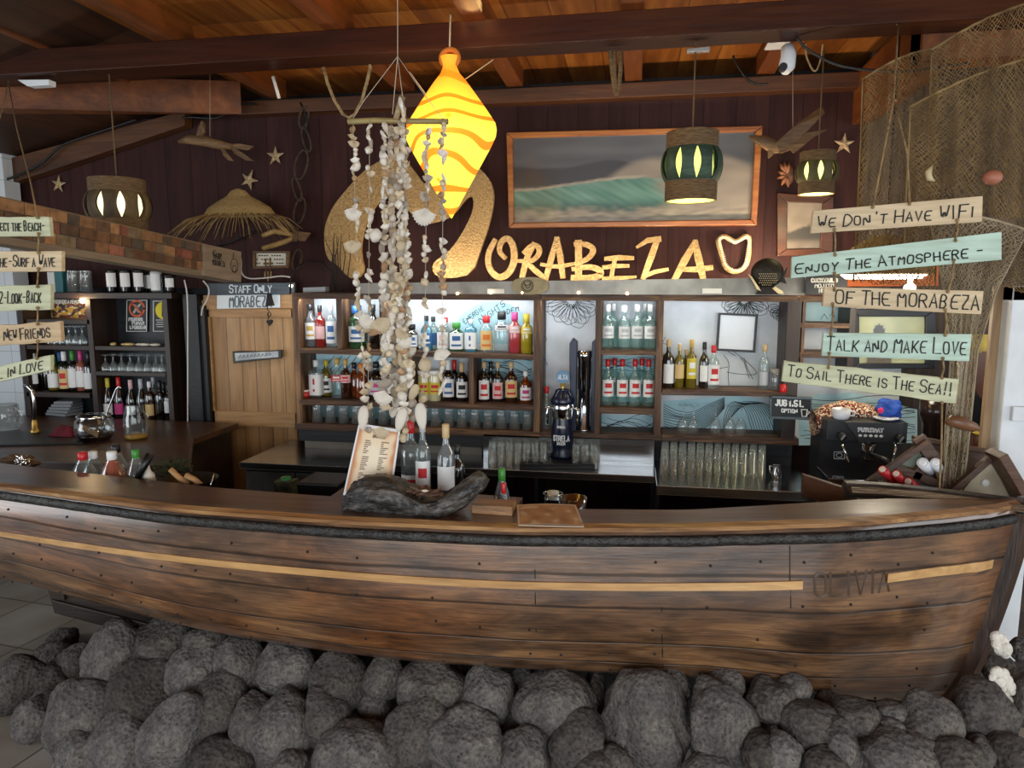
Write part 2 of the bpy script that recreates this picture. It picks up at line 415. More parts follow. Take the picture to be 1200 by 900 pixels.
# ------------------------------------------------------------------ the room shell
b = MB(); b.span((-8, -6, -0.1), (6, 7, 0)); FL = struct(build(b, 'floor', mat('floor_base', '8f8880', 0.4), loc=(0, 0, 0)))
def tile_mat():
    m, nt, p, N, L = newmat('floor_tiles')
    tc = N('ShaderNodeTexCoord'); mp = N('ShaderNodeMapping'); L(tc.outputs['Object'], mp.inputs[0]); mp.inputs['Rotation'].default_value = (0, 0, 0.12)
    br = N('ShaderNodeTexBrick'); L(mp.outputs[0], br.inputs[0]); br.offset = 0.0
    br.inputs['Scale'].default_value = 1.0; br.inputs['Brick Width'].default_value = 0.42; br.inputs['Row Height'].default_value = 0.42; br.inputs['Mortar Size'].default_value = 0.005
    br.inputs['Color1'].default_value = S('a29c94'); br.inputs['Color2'].default_value = S('8d867d'); br.inputs['Mortar'].default_value = S('5d564e')
    n = N('ShaderNodeTexNoise'); n.inputs['Scale'].default_value = 3; n.inputs['Detail'].default_value = 6; L(tc.outputs['Object'], n.inputs[0])
    mx = N('ShaderNodeMix'); mx.data_type = 'RGBA'; mx.blend_type = 'MULTIPLY'; mx.inputs[0].default_value = 0.6
    L(br.outputs[0], mx.inputs[6]); L(ramp(nt, n.outputs[0], [(0.3, S('c0a27e')), (0.65, (1, 1, 1, 1))]), mx.inputs[7]); L(mx.outputs[2], p.inputs['Base Color'])
    p.inputs['Roughness'].default_value = 0.35
    return m
FL.data.materials[0] = tile_mat()
b = MB(); b.span((-2.35, 4.60, 0), (2.6, 4.70, 2.96)); b.span((-4.9, 4.60, 1.80), (-2.35, 4.70, 2.96)); struct(build(b, 'wall_back', M['maroon'], loc=(0, 4.6, 0)))
b = MB(); b.span((-4.45, 4.72, 0), (-2.3, 4.80, 2.0)); struct(build(b, 'wall_recess', M['dark']))
def whitetile():
    m, nt, p, N, L = newmat('white_wall_tiles')
    tc = N('ShaderNodeTexCoord'); mp = N('ShaderNodeMapping'); L(tc.outputs['Object'], mp.inputs[0]); mp.inputs['Rotation'].default_value = (PI/2, 0, 0)
    br = N('ShaderNodeTexBrick'); L(mp.outputs[0], br.inputs[0]); br.offset = 0
    br.inputs['Scale'].default_value = 1; br.inputs['Brick Width'].default_value = 0.15; br.inputs['Row Height'].default_value = 0.15; br.inputs['Mortar Size'].default_value = 0.002
    br.inputs['Color1'].default_value = S('d5dade'); br.inputs['Color2'].default_value = S('cdd3d8'); br.inputs['Mortar'].default_value = S('9aa0a4')
    L(br.outputs[0], p.inputs['Base Color']); p.inputs['Roughness'].default_value = 0.25
    return m
b = MB(); b.span((-7.5, 4.42, 0), (-4.36, 4.55, 3.2)); struct(build(b, 'wall_left', whitetile()))
b = MB(); b.span((-5, 4.86, 2.7), (2.6, 4.90, 3.3)); struct(build(b, 'eaves_shade_sheet', M['dark']))  # black sheet painted in for the shade of the open eaves gap
# roof: boards on rafters, lower and sloping over the left end
b = MB(); b.span((-2.62, -2.4, 3.135), (4.2, 4.9, 3.17)); struct(build(b, 'ceiling', M['ceil'], loc=(0, 0, 3.135)))
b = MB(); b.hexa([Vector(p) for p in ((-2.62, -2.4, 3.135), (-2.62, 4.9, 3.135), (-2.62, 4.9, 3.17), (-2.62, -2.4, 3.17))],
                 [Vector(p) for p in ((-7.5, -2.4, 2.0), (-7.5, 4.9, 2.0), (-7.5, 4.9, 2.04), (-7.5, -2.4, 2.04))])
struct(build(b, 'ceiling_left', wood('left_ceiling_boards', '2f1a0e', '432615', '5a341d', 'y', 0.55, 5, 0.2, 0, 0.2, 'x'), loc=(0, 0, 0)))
b = MB(); b.span((-7.2, 3.40, 2.91), (4.2, 3.57, 3.03)); struct(build(b, 'beam_front', M['beam'], bevel=0.004))
b = MB(); b.span((-2.62, 4.50, 2.935), (1.36, 4.60, 3.02)); struct(build(b, 'beam_wall', M['walltrim'], bevel=0.004))
for i, px in enumerate((190, 316, 470, 600, 742, 900)):
    x = at(px, 95, 4.4).x
    b = MB(); b.span((x-0.05, -2.3, 3.03), (x+0.05, 4.52, 3.135))
    o = struct(build(b, 'ceiling_rafter', M['rafter'], loc=(x, 1, 3.03)))
# big purlin running forward over the left end, sloping gable trim along the wall, right corner post
b = MB(); A = [at(0, 98, 3.62), at(262, 98, 4.35)]
b.hexa([Vector((-3.6, 3.58, 2.80)), Vector((-3.6, 3.58, 3.02)), Vector((-3.6, 3.72, 3.02)), Vector((-3.6, 3.72, 2.80))],
       [Vector((-2.62, 4.35, 2.90)), Vector((-2.62, 4.35, 3.10)), Vector((-2.50, 4.35, 3.10)), Vector((-2.50, 4.35, 2.90))])
struct(build(b, 'beam_left', M['rafter']))
q = [at(-40, 205, 4.58), at(225, 133, 4.58), at(225, 150, 4.58), at(60, 205, 4.58), at(-40, 236, 4.58)]
b = MB(); b.prism(q, (0, -0.08, 0)); struct(build(b, 'trim_1', M['walltrim']))
b = MB(); x = at(1022, 60, 4.3).x; b.span((x, 3.57, 2.80), (2.7, 3.72, 3.0)); b.span((x, 3.6, 2.75), (x+0.1, 4.6, 3.03)); struct(build(b, 'beam_right', M['rafter']))
# the right-hand end: plank wall behind the net and the white window frame beside it
b = MB(); b.span((1.30, 4.55, 0), (3.6, 4.60, 3.2)); struct(build(b, 'wall_right', wood('grey_plank_wall', '3a3028', '54463a', '6d5d4d', 'z', 0.7, 6, 0.3, 0, 0.16, 'x')))
p0 = at(1184, 345, 3.15)
b = MB(); b.span((p0.x, 3.13, 0), (p0.x+0.14, 3.23, 1.81)); b.span((p0.x, 3.13, 1.75), (p0.x+0.9, 3.23, 1.81)); b.span((p0.x+0.14, 3.14, 1.28), (p0.x+0.9, 3.2, 1.36)); b.span((p0.x+.03, 3.11, 1.27), (p0.x+.14, 3.13, 1.33))
struct(build(b, 'window_1', M['white'], bevel=0.004))
b = MB(); b.span((p0.x-0.032, 3.205, 0), (p0.x, 3.23, 1.81)); struct(build(b, 'trim_2', wood('raw_post', '8a6d4c', 'ab8d68', 'c4a984', 'z', 0.6, 8, 0.2)))
b = MB(); b.span((p0.x+0.14, 3.22, 0.0), (p0.x+1.0, 3.26, 1.30)); struct(build(b, 'wall_window', wood('dark_plank_wall', '20150e', '35241a', '4a3426', 'x', 0.6, 6, 0.3, 0, 0.14, 'z')))
# ------------------------------------------------------------------ the boat that carries the bar
GX = [-3.4, -2.5, -1.65, -.985, -.385, .165, .70, 1.005, 1.2, 1.335]
GY = [2.52, 2.395, 2.25, 2.225, 2.235, 2.285, 2.346, 2.476, 2.56, 2.65]
GZ = [1.0, 1.0, 1.0, 1.0, 1.005, 1.02, 1.05, 1.05, 1.053, 1.055]
KX = [-3.4, -2.6, -2.0, -1.4, -.8, -.2, .3, .7, 1.1, 1.335]
KZ = [.52, .53, .465, .41, .388, .398, .395, .335, .28, .27]
def interp(x, X, Y):
    if x <= X[0]: return Y[0]
    for i in range(len(X)-1):
        if x <= X[i+1]: return Y[i]+(Y[i+1]-Y[i])*(x-X[i])/(X[i+1]-X[i])
    return Y[-1]
def soft(x, X, Y):
    if x > 1.2: return interp(x, X, Y)
    return sum(interp(min(max(x+d*.03, X[0]), X[-1]), X, Y) for d in range(-4, 5))/9
CL = 2.65
def hull(x, t, out=0.0):
    e = 1.335-0.25*t**1.1; w = max(0, min(1, (x+1)/2))**2
    xs = min(x+(1.335-e)*w, 1.335)
    s = max(0, 1-t**2.6)**0.62; f = math.sin(t*PI/2)**0.95
    bul = 0.022*math.sin(PI*min(1.0, t/0.5))*max(0, min(1, (1.3-x)*1.5))
    y = CL-(CL-soft(xs, GX, GY))*s - bul - out
    zg = soft(min(x, 1.33), GX, GZ)
    return Vector((x, y, zg+(soft(x, KX, KZ)-zg)*f))
def hull_end(t): return 1.335-0.25*t**1.1
def hull_at(px, py):
    best = None
    x0, x1, t0, t1 = -3.3, 1.33, 0.0, 1.0
    for it in range(6):
        for i in range(15):
            for j in range(15):
                x = x0+(x1-x0)*i/14; t = max(0, min(1, t0+(t1-t0)*j/14))
                if x > hull_end(t): continue
                q = proj(hull(x, t)); d = (q[0]-px)**2+(q[1]-py)**2
                if best is None or d < best[0]: best = (d, x, t)
        dx = (x1-x0)/5; dt = (t1-t0)/5
        x0, x1, t0, t1 = best[1]-dx, best[1]+dx, best[2]-dt, best[2]+dt
    return best[1], best[2]
def hull_mat():
    m, nt, p, N, L = newmat('varnished_hull')
    uv = N('ShaderNodeUVMap'); sx = N('ShaderNodeSeparateXYZ'); L(uv.outputs[0], sx.inputs[0])
    # wander of the seams
    wn = N('ShaderNodeTexNoise'); wn.inputs['Scale'].default_value = 1.6; wn.inputs['Detail'].default_value = 3; L(uv.outputs[0], wn.inputs[0])
    ad = N('ShaderNodeMath'); ad.operation = 'MULTIPLY_ADD'; L(wn.outputs[0], ad.inputs[0]); ad.inputs[1].default_value = 0.03; L(sx.outputs[1], ad.inputs[2])
    # strake number and seam lines
    cr = N('ShaderNodeValToRGB'); L(ad.outputs[0], cr.inputs[0]); cr.color_ramp.interpolation = 'CONSTANT'
    seams = [0.0, 0.155, 0.28, 0.455, 0.60, 0.73, 0.86]
    e = cr.color_ramp.elements
    while len(e) < len(seams): e.new(0.5)
    for i, s in enumerate(seams): e[i].position = s; v = [.1, .55, .3, .8, .45, .7, .2][i]; e[i].color = (v, v, v, 1)
    ln = N('ShaderNodeValToRGB'); L(ad.outputs[0], ln.inputs[0]); e = ln.color_ramp.elements
    st = [(0.0, 1.0)]
    for s in seams[1:]: st += [(s-0.007, 1), (s-0.001, 0), (s+0.001, 0), (s+0.005, 1)]
    while len(e) < len(st): e.new(0.5)
    for i, (s, v) in enumerate(st): e[i].position = s; e[i].color = (v, v, v, 1)
    # grain
    cv = N('ShaderNodeCombineXYZ'); L(sx.outputs[0], cv.inputs[0])
    m9 = N('ShaderNodeMath'); m9.operation = 'MULTIPLY'; L(sx.outputs[1], m9.inputs[0]); m9.inputs[1].default_value = 3.2; L(m9.outputs[0], cv.inputs[1])
    m8 = N('ShaderNodeMath'); m8.operation = 'MULTIPLY'; L(cr.outputs[0], m8.inputs[0]); m8.inputs[1].default_value = 31; L(m8.outputs[0], cv.inputs[2])
    n = N('ShaderNodeTexNoise'); n.inputs['Scale'].default_value = 3.2; n.inputs['Detail'].default_value = 9; n.inputs['Roughness'].default_value = 0.62; n.inputs['Distortion'].default_value = 0.5; L(cv.outputs[0], n.inputs[0])
    mp = N('ShaderNodeMapping'); mp.inputs['Scale'].default_value = (5, 26, 1); L(cv.outputs[0], mp.inputs[0])
    n2 = N('ShaderNodeTexNoise'); n2.inputs['Scale'].default_value = 1.5; n2.inputs['Detail'].default_value = 8; L(mp.outputs[0], n2.inputs[0])
    c = ramp(nt, n.outputs[0], [(0.28, S('3b2d22')), (0.42, S('654831')), (0.55, S('866244')), (0.72, S('aa7e52'))])
    def mul(a, b, f):
        x = N('ShaderNodeMix'); x.data_type = 'RGBA'; x.blend_type = 'MULTIPLY'; x.inputs[0].default_value = f; L(a, x.inputs[6]); L(b, x.inputs[7]); return x.outputs[2]
    c = mul(c, ramp(nt, n2.outputs[0], [(0.35, (0.45, 0.42, 0.4, 1)), (0.6, (1, 1, 1, 1))]), 0.8)
    # dark knots and old stains
    kn = N('ShaderNodeTexNoise'); kn.inputs['Scale'].default_value = 4.2; kn.inputs['Detail'].default_value = 2
    mk = N('ShaderNodeMapping'); mk.inputs['Scale'].default_value = (0.9, 2.2, 1); L(uv.outputs[0], mk.inputs[0]); L(mk.outputs[0], kn.inputs[0])
    c = mul(c, ramp(nt, kn.outputs[0], [(0.30, (0.22, 0.22, 0.24, 1)), (0.44, (1, 1, 1, 1))]), 0.85)
    gr_ = N('ShaderNodeTexNoise'); gr_.inputs['Scale'].default_value = 1.1; gr_.inputs['Detail'].default_value = 3; L(uv.outputs[0], gr_.inputs[0])
    c = mul(c, ramp(nt, gr_.outputs[0], [(0.35, S('b9aea4')), (0.5, (1, 1, 1, 1)), (0.65, S('ffd9a8'))]), 0.9)
    # rubbed pale scuffs
    sm = N('ShaderNodeMapping'); sm.inputs['Scale'].default_value = (1.6, 30, 1); L(uv.outputs[0], sm.inputs[0])
    sn = N('ShaderNodeTexNoise'); sn.inputs['Scale'].default_value = 1.4; sn.inputs['Detail'].default_value = 7; sn.inputs['Roughness'].default_value = .7; L(sm.outputs[0], sn.inputs[0])
    sx_ = N('ShaderNodeMix'); sx_.data_type = 'RGBA'; L(ramp(nt, sn.outputs[0], [(0.70, (0, 0, 0, 1)), (0.76, (.75, .75, .75, 1))]), sx_.inputs[0]); L(c, sx_.inputs[6]); sx_.inputs[7].default_value = S('b9a893'); c = sx_.outputs[2]
    c = mul(c, ramp(nt, cr.outputs[0], [(0, (0.72, 0.7, 0.68, 1)), (1, (1, 1, 1, 1))]), 0.8)
    c = mul(c, ln.outputs[0], 0.85)
    L(c, p.inputs['Base Color'])
    bp = N('ShaderNodeBump'); bp.inputs['Strength'].default_value = 0.8; bp.inputs['Distance'].default_value = 0.006; L(ln.outputs[0], bp.inputs['Height'])
    b2 = N('ShaderNodeBump'); b2.inputs['Strength'].default_value = 0.35; b2.inputs['Distance'].default_value = 0.004; L(n2.outputs[0], b2.inputs['Height']); L(bp.outputs[0], b2.inputs['Normal'])
    L(b2.outputs[0], p.inputs['Normal'])
    p.inputs['Roughness'].default_value = 0.40; p.inputs['Coat Weight'].default_value = 1.0; p.inputs['Coat Roughness'].default_value = 0.14; p.inputs['Coat IOR'].default_value = 1.6
    return m
HM = hull_mat()
boat = thing('rowing_boat', 'old varnished wooden rowing boat set on lava rocks as the bar front', 'boat', (-1.0, 2.45, 0.27))
NU, NT = 180, 30
vs = []; uvs = []
for j in range(NT+1):
    t = j/NT; e = hull_end(t)
    for i in range(NU+1):
        u = i/NU; x = -3.4+(e+3.4)*u
        vs.append(hull(x, t)); uvs.append((x+0.05, t))
n1 = len(vs)
fs = [(j*(NU+1)+i, (j+1)*(NU+1)+i, (j+1)*(NU+1)+i+1, j*(NU+1)+i+1) for j in range(NT) for i in range(NU)]
b = MB(); b.add(vs, fs, 0, True)
# the inner skin closes the shell so that it has thickness
vi = [v + Vector((-0.02 if v.x > 1.0 else 0, 0.035, 0.012)) for v in vs]
b.add(vi, [f[::-1] for f in fs], 0, True)
b.sm[-1] = True
rim = [(i, i+1, n1+i+1, n1+i) for i in range(NU)]
for f in rim: b.f.append(list(f)); b.m.append(0); b.sm.append(False)
uvs = uvs+uvs
build(b, 'hull', HM, boat, uv=uvs)
# plank top of the counter: from the near gunwale back, an irregular worn front edge
b = MB(); NB = 120; vs = []
rg = random.Random(3)
def rear(x):
    return interp(x, [-3.4, -2.6, -1.62, -1.3, -0.9, -0.38, 0.2, 0.64, 0.9, 1.34], [2.80, 2.66, 2.50, 2.475, 2.45, 2.425, 2.455, 2.54, 2.62, 2.66])
sections = []
for i in range(NB+1):
    x = -3.4+4.72*i/NB; g = hull(x, 0); z = g.z
    k = noise.noise(Vector((x*9, 1, 2)))*0.004
    r = max(rear(x), g.y+0.012)
    sections.append([(x, g.y-0.012+k, z-0.002), (x, g.y-0.014+k, z+0.012), (x, g.y+0.012+k, z+0.020), (x, g.y+0.045, z+0.018), (x, r, z+0.016), (x, r, z-0.022)])
for s in sections: vs += s
fs = []; ms = []
for i in range(NB):
    for k in range(6):
        l = (k+1) % 6
        fs.append((i*6+k, (i+1)*6+k, (i+1)*6+l, i*6+l)); ms.append(1 if k in (0, 1) else 0)
b.add(vs, fs, 0, False); b.m = ms
b.f += [list(range(6)), [NB*6+k for k in range(6)][::-1]]; b.m += [0, 0]; b.sm += [False, False]
build(b, 'counter_plank', [M['counter'], M['edge']], boat)
# tarred rubbing rail under the edge
b = MB(); pts = []
for i in range(161):
    x = -3.4+4.70*i/160; p = hull(x, 0.028, 0.012); p.y += noise.noise(Vector((x*14, 5, 1)))*0.004; pts.append(p)
b.tube(pts, [(0.013+0.003*noise.noise(Vector((p.x*20, 2, 7))), 0.019) for p in pts], 8)
build(b, 'rubbing_rail', M['blackrail'], boat)
# the pale strip, in two lengths
for seg in ([(0, 625), (100, 640), (200, 653), (300, 664), (400, 673), (500, 680), (600, 685), (700, 687), (800, 687), (870, 687), (940, 685)], [(1040, 677), (1100, 669), (1163, 660)]):
    xt = [hull_at(*q) for q in seg]
    if seg[0][0] == 0: xt = [(-3.3, xt[0][1]+0.06), (-2.9, xt[0][1]+0.02)]+xt
    b = MB(); P = []; 
    for (x0, t0), (x1, t1) in zip(xt, xt[1:]):
        for k in range(6): P.append((x0+(x1-x0)*k/6, t0+(t1-t0)*k/6))
    P.append(xt[-1])
    vs = []
    for x, t in P:
        h = 0.0135 if x > -2 else 0.015
        for dt, o in ((-h, 0.0), (-h, 0.006), (h, 0.006), (h, 0.0)): vs.append(hull(x, t+dt, o+0.001))
    fs = []
    for i in range(len(P)-1):
        for k in range(4): fs.append((4*i+k, 4*i+(k+1) % 4, 4*i+4+(k+1) % 4, 4*i+4+k))
    fs += [(0, 1, 2, 3)[::-1], tuple(4*(len(P)-1)+k for k in range(4))]
    b.add(vs, fs); build(b, 'pale_strip', M['stripe'], boat)
# keel and stem
b = MB(); pts = []
for i in range(41):
    x = -1.2+2.30*i/40; p = hull(x, 1.0); pts.append(Vector((p.x, CL-0.01, p.z-0.01)))
b.tube(pts, [(0.030, 0.030)]*41, 4, smooth=False); build(b, 'keel', M['driftdark'], boat)
b = MB(); pts = []
for i in range(25):
    t = i/24; e = hull_end(t); p = hull(e, t); pts.append(Vector((e+0.016, CL-0.006, p.z+(0.03 if i == 0 else -0.015*t))))
b.tube(pts, [(0.026, 0.034)]*25, 4, smooth=False)
build(b, 'stem_post', wood('stem_wood', '2a1a10', '4a301d', '6a482c', 'z', 0.4, 8, 0.4, 0.3), boat)
# far gunwale and its cut end at the bow
b = MB()
A = [(0.80, 2.80), (0.90, 2.80), (1.05, 2.77), (1.2, 2.715), (1.345, 2.655)]
pts = [Vector((x, y, 1.045)) for x, y in A]
b.tube(pts, [(0.040, 0.032)]*len(pts), 6, smooth=False); build(b, 'far_gunwale', M['driftdark'], boat)
b = MB()
pts = [Vector((x, y-0.070, 1.058)) for x, y in A]
b.tube(pts, [(0.03, 0.016), (0.03, 0.016), (0.03, 0.016), (0.025, 0.016), (0.01, 0.012)], 4, smooth=False); build(b, 'worn_capping', wood('weathered_capping', '241812', '54402f', '8f7c66', 'x', .5, 16, .8), boat)
b = MB(); b.hexa([Vector(p) for p in ((0.67, 2.88, 0.99), (0.67, 2.92, 0.99), (0.67, 2.92, 1.07), (0.67, 2.88, 1.07))], [Vector(p) for p in ((0.82, 2.80, 0.95), (0.82, 2.84, 0.95), (0.82, 2.84, 1.04), (0.82, 2.80, 1.04))])
build(b, 'rib_end', M['counter'], boat)
def ledge(xa, ya, yb, xb, yc, yd, z):
    b = MB(); b.hexa([Vector(p) for p in ((xa, ya, z-.025), (xa, yb, z-.025), (xb, yd, z-.025), (xb, yc, z-.025))], [Vector(p) for p in ((xa, ya, z), (xa, yb, z), (xb, yd, z), (xb, yc, z))])
    build(b, 'inner_shelf', M['counter'], boat)
ledge(-3.4, 2.60, 2.95, -1.22, 2.46, 2.80, .865); ledge(-1.20, 2.44, 2.80, -0.43, 2.42, 2.74, .965)
# carved, darkened name
b = MB(); c = [hull_at(955, 672), hull_at(1042, 666), hull_at(1041, 692), hull_at(955, 699)]
def onhull(u, v):
    x = (c[3][0]*(1-u)+c[2][0]*u)*(1-v)+(c[0][0]*(1-u)+c[1][0]*u)*v
    t = (c[3][1]*(1-u)+c[2][1]*u)*(1-v)+(c[0][1]*(1-u)+c[1][1]*u)*v
    return hull(x, t, 0.0008)
write(b, 'OLIVIA', onhull, 0.008, (0, -1, 0.25), 0.0012, 1, 0.01, 4); build(b, 'carved_name', mat('scorched_wood', '45301d', 0.5), boat)
# butt joints of the planks
b = MB()
for px, y0, y1 in ((627, 668, 740), (775, 712, 782), (925, 640, 712), (165, 690, 718)):
    P = [hull_at(px+(y-y0)*.02, y) for y in (y0, (y0+y1)/2, y1)]; b.ribbon([hull(x, t, .0006) for x, t in P], .004, (0, -1, -.2), .0008)
o = build(b, 'butt_joints', mat('dark_joint', '1a120c', 0.7), boat); o['kind'] = 'stuff'
# nails
rg = random.Random(8); b = MB()
for s in range(26):
    x = -2.6+s*0.15+rg.uniform(-.02, .02)
    for t in (0.10, 0.24, 0.37, 0.52, 0.66, 0.79):
        if rg.random() < 0.6 and x < hull_end(t)-0.03:
            p = hull(x+rg.uniform(-.01, .01), t+rg.uniform(-.02, .02), 0.0015); b.ball(p, (0.005, 0.003, 0.005), 8, 4)
o = build(b, 'nail_heads', mat('old_nails', '1d1712', 0.5, 0.4), boat); o['kind'] = 'stuff'

# base cabinet of the bar behind the rocks
b = MB(); b.hexa([Vector(p) for p in ((-2.88, 2.98, .16), (-1.92, 2.98, 0), (-1.92, 3.10, 0), (-2.88, 3.10, .16))], [Vector(p) for p in ((-3.02, 2.98, .80), (-1.92, 2.98, .80), (-1.92, 3.10, .80), (-3.02, 3.10, .80))]); b.hexa([Vector(p) for p in ((-2.86, 2.965, .17), (-1.92, 2.965, .02), (-1.92, 2.98, .02), (-2.86, 2.98, .17))], [Vector(p) for p in ((-2.88, 2.965, .24), (-1.92, 2.965, .09), (-1.92, 2.98, .09), (-2.88, 2.98, .24))]); b.span((-2.86, 2.965, .24), (-2.80, 2.98, .80))
tag(build(b, 'base_cabinet', M['dshelf'], bevel=0.004), 'dark panelled base cabinet on the floor behind the boat, low left', 'cabinet')
b = MB(); b.span((-1.9, 2.66, 0.0), (0.9, 2.72, 0.34)); struct(build(b, 'rock_shade_backing', M['dark']))  # added black backing, stands in for the shade between the boulders

# ------------------------------------------------------------------ lava boulders
def rock_mat():
    m, nt, p, N, L = newmat('lava_rock')
    tc = N('ShaderNodeTexCoord'); oi = N('ShaderNodeObjectInfo')
    n = N('ShaderNodeTexNoise'); n.inputs['Scale'].default_value = 9; n.inputs['Detail'].default_value = 8; n.inputs['Roughness'].default_value = 0.7; L(tc.outputs['Object'], n.inputs[0])
    n2 = N('ShaderNodeTexNoise'); n2.inputs['Scale'].default_value = 75; n2.inputs['Detail'].default_value = 5; n2.inputs['Roughness'].default_value = 0.75; L(tc.outputs['Object'], n2.inputs[0])
    vo = N('ShaderNodeTexVoronoi'); vo.inputs['Scale'].default_value = 60; L(tc.outputs['Object'], vo.inputs[0])
    c = ramp(nt, n.outputs[0], [(0.28, S('544f4d')), (0.5, S('7d7875')), (0.66, S('999288')), (0.76, S('c2b79f'))])
    def mul(a, b, f):
        x = N('ShaderNodeMix'); x.data_type = 'RGBA'; x.blend_type = 'MULTIPLY'; x.inputs[0].default_value = f; L(a, x.inputs[6]); L(b, x.inputs[7]); return x.outputs[2]
    c = mul(c, ramp(nt, n2.outputs[0], [(0.32, (0.32, 0.31, 0.31, 1)), (0.62, (1, 1, 1, 1))]), 0.75)
    c = mul(c, ramp(nt, vo.outputs[0], [(0.05, (0.3, 0.3, 0.3, 1)), (0.30, (1, 1, 1, 1))]), 0.85)
    c = mul(c, ramp(nt, oi.outputs['Random'], [(0, S('a8a09a')), (0.5, S('e6e2de')), (1, S('ffffff'))]), 0.9)
    L(c, p.inputs['Base Color']); p.inputs['Roughness'].default_value = 0.92; p.inputs['Specular IOR Level'].default_value = 0.3
    bp = N('ShaderNodeBump'); bp.inputs['Strength'].default_value = 1.0; bp.inputs['Distance'].default_value = 0.012; L(vo.outputs[0], bp.inputs['Height'])
    b2 = N('ShaderNodeBump'); b2.inputs['Strength'].default_value = 0.9; b2.inputs['Distance'].default_value = 0.012; L(n2.outputs[0], b2.inputs['Height']); L(bp.outputs[0], b2.inputs['Normal'])
    L(b2.outputs[0], p.inputs['Normal'])
    return m
RM = rock_mat()
import bmesh
_bm = bmesh.new(); bmesh.ops.create_icosphere(_bm, subdivisions=5, radius=1.0)
ICO_V = [v.co.copy() for v in _bm.verts]; ICO_F = [[v.index for v in f.verts] for f in _bm.faces]; _bm.free()
def rock_mesh(w, h, d, seed, tilt):
    o = Vector((seed*3.7, seed*1.3, seed*7.1)); R = Euler((seed*1.1, tilt, seed*0.3)).to_matrix(); R2 = Matrix.Rotation(tilt, 3, 'Y')
    rr = random.Random(seed); planes = []
    for k in range(7):
        a = Vector((rr.gauss(0, 1), rr.gauss(0, 1), rr.gauss(0, 1))).normalized(); planes.append((a, rr.uniform(0.72, 0.95)))
    vs = []
    for p in ICO_V:
        q = p.copy()
        for a, dd in planes:
            e = q.dot(a)-dd
            if e > 0: q -= a*e*0.8
        k = 1+0.17*noise.noise(p*1.1+o)+0.07*noise.noise(p*2.4+o)+0.022*noise.noise(p*6+o)+0.012*noise.noise(p*14+o)+0.009*noise.noise(p*30+o)
        q = q*k; q = R2 @ Vector((q.x*w/2, q.y*d/2, q.z*h/2)); vs.append(q*1.10)
    return vs
ROCKS = [(75,750,27,22,0),(62,766,34,26,0),(69,774,40,32,0),(22,805,56,62,.5),(62,803,50,46,.5),(92,787,46,52,0),(46,842,42,54,0),(133,775,62,90,.3),(190,755,68,54,0),
 (95,845,80,84,.2),(167,822,84,86,0),(97,885,50,50,0),(147,877,74,78,0),(242,752,50,34,0),(231,790,62,66,0),(281,779,52,64,-.2),(205,870,70,120,.5),(256,833,60,78,.2),
 (300,850,44,74,-.2),(263,890,66,46,0),(333,787,70,62,0),(302,770,24,40,0),(376,777,30,28,0),(397,800,66,68,0),(353,806,30,40,0),(449,795,46,50,.4),(439,829,36,44,0),
 (508,808,84,68,.3),(573,814,60,70,0),(331,860,74,104,.15),(384,846,52,70,-.3),(420,887,94,78,0),(487,862,74,84,.6),(548,872,96,76,0),(600,848,30,44,0),(650,828,98,88,0),
 (680,872,72,80,.2),(755,852,118,142,-.15),(789,802,38,46,-.5),(843,850,84,116,-.35),(850,800,46,42,-.4),(874,821,30,34,-.3),(894,816,40,46,0),(889,849,28,32,0),(617,887,64,74,-.4),
 (892,882,46,52,0),(697,815,26,60,0),(908,822,54,52,-.3),(948,850,90,64,.2),(985,875,46,70,-.3),(917,883,54,52,0),(1005,842,60,46,0),(1047,833,40,22,0),(1047,852,40,24,.3),
 (1090,845,74,66,.3),(1050,888,96,64,0),(1150,834,76,84,0),(1156,762,42,46,0),(1166,780,54,34,.2),(1117,887,64,58,0),(1181,888,64,60,0),(1197,820,42,74,0),(1196,762,24,30,0),
 (1140,788,22,24,0),(970,826,34,30,0),(1150,884,40,46,0),(340,900,40,40,0),(720,895,40,40,0),(930,805,40,30,0),(540,800,30,36,0),(613,800,30,40,0),(480,785,30,30,0),(965,896,60,44,0),(700,897,60,40,0),(1075,872,50,40,0),(830,905,60,40,0)]
def row_of(py): return 'top' if py < 800 else 'middle' if py < 845 else 'bottom'
rows = {}
for r in sorted(ROCKS, key=lambda r: r[0]): rows.setdefault(row_of(r[1]), []).append(r)
for rn, lst in rows.items():
    for k, (px, py, w, h, tl) in enumerate(lst):
        back = 0.10 if (w < 38 and 100 < px < 1000) else 0.0
        Y = 2.46-(py-760)*0.0024+back
        if px < 110: Y = max(Y-0.1, min(3.0, atz(px, py+0.42*h, 0.0).y))+0.02
        if px > 1120: Y += 0.30 if py < 800 else 0.05
        c = at(px, py, Y); sc = wpx(px, py, Y, 1)
        W, H = w*sc*0.95, h*sc*0.97; D = min(0.8*(W+H)/2+0.04, 0.24)
        c = at(px, py, Y+D*0.15)
        mb = MB(); mb.add([c+q for q in rock_mesh(W, H, D, px*0.173+py*0.031, tl)], ICO_F, 0, True)
        o = build(mb, 'lava_boulder', RM, loc=(c.x, c.y, c.z))
        kind = 'big' if w*h > 5200 else 'small' if w*h < 1800 else 'middling'
        shp = 'upright' if h > 1.3*w else 'broad' if w > 1.25*h else 'rounded'
        tag(o, '%s %s grey lava boulder, %s from the left in the %s row under the boat' % (kind, shp, ORD[k], rn), 'rock', 'lava boulders under the boat')
def coral(px, py, Y, lobes, label):
    b = MB(); c = at(px, py, Y); k = wpx(px, py, Y, 1)
    for x, y, r in lobes: b.ball(c+Vector((x*k, random.Random(x).uniform(-.01, .01), -y*k)), (r*k, r*k*0.8, r*k*1.15), 12, 8)
    o = build(b, 'coral_piece', M['coral'])
    tag(o, label, 'coral', 'white corals on the rocks')
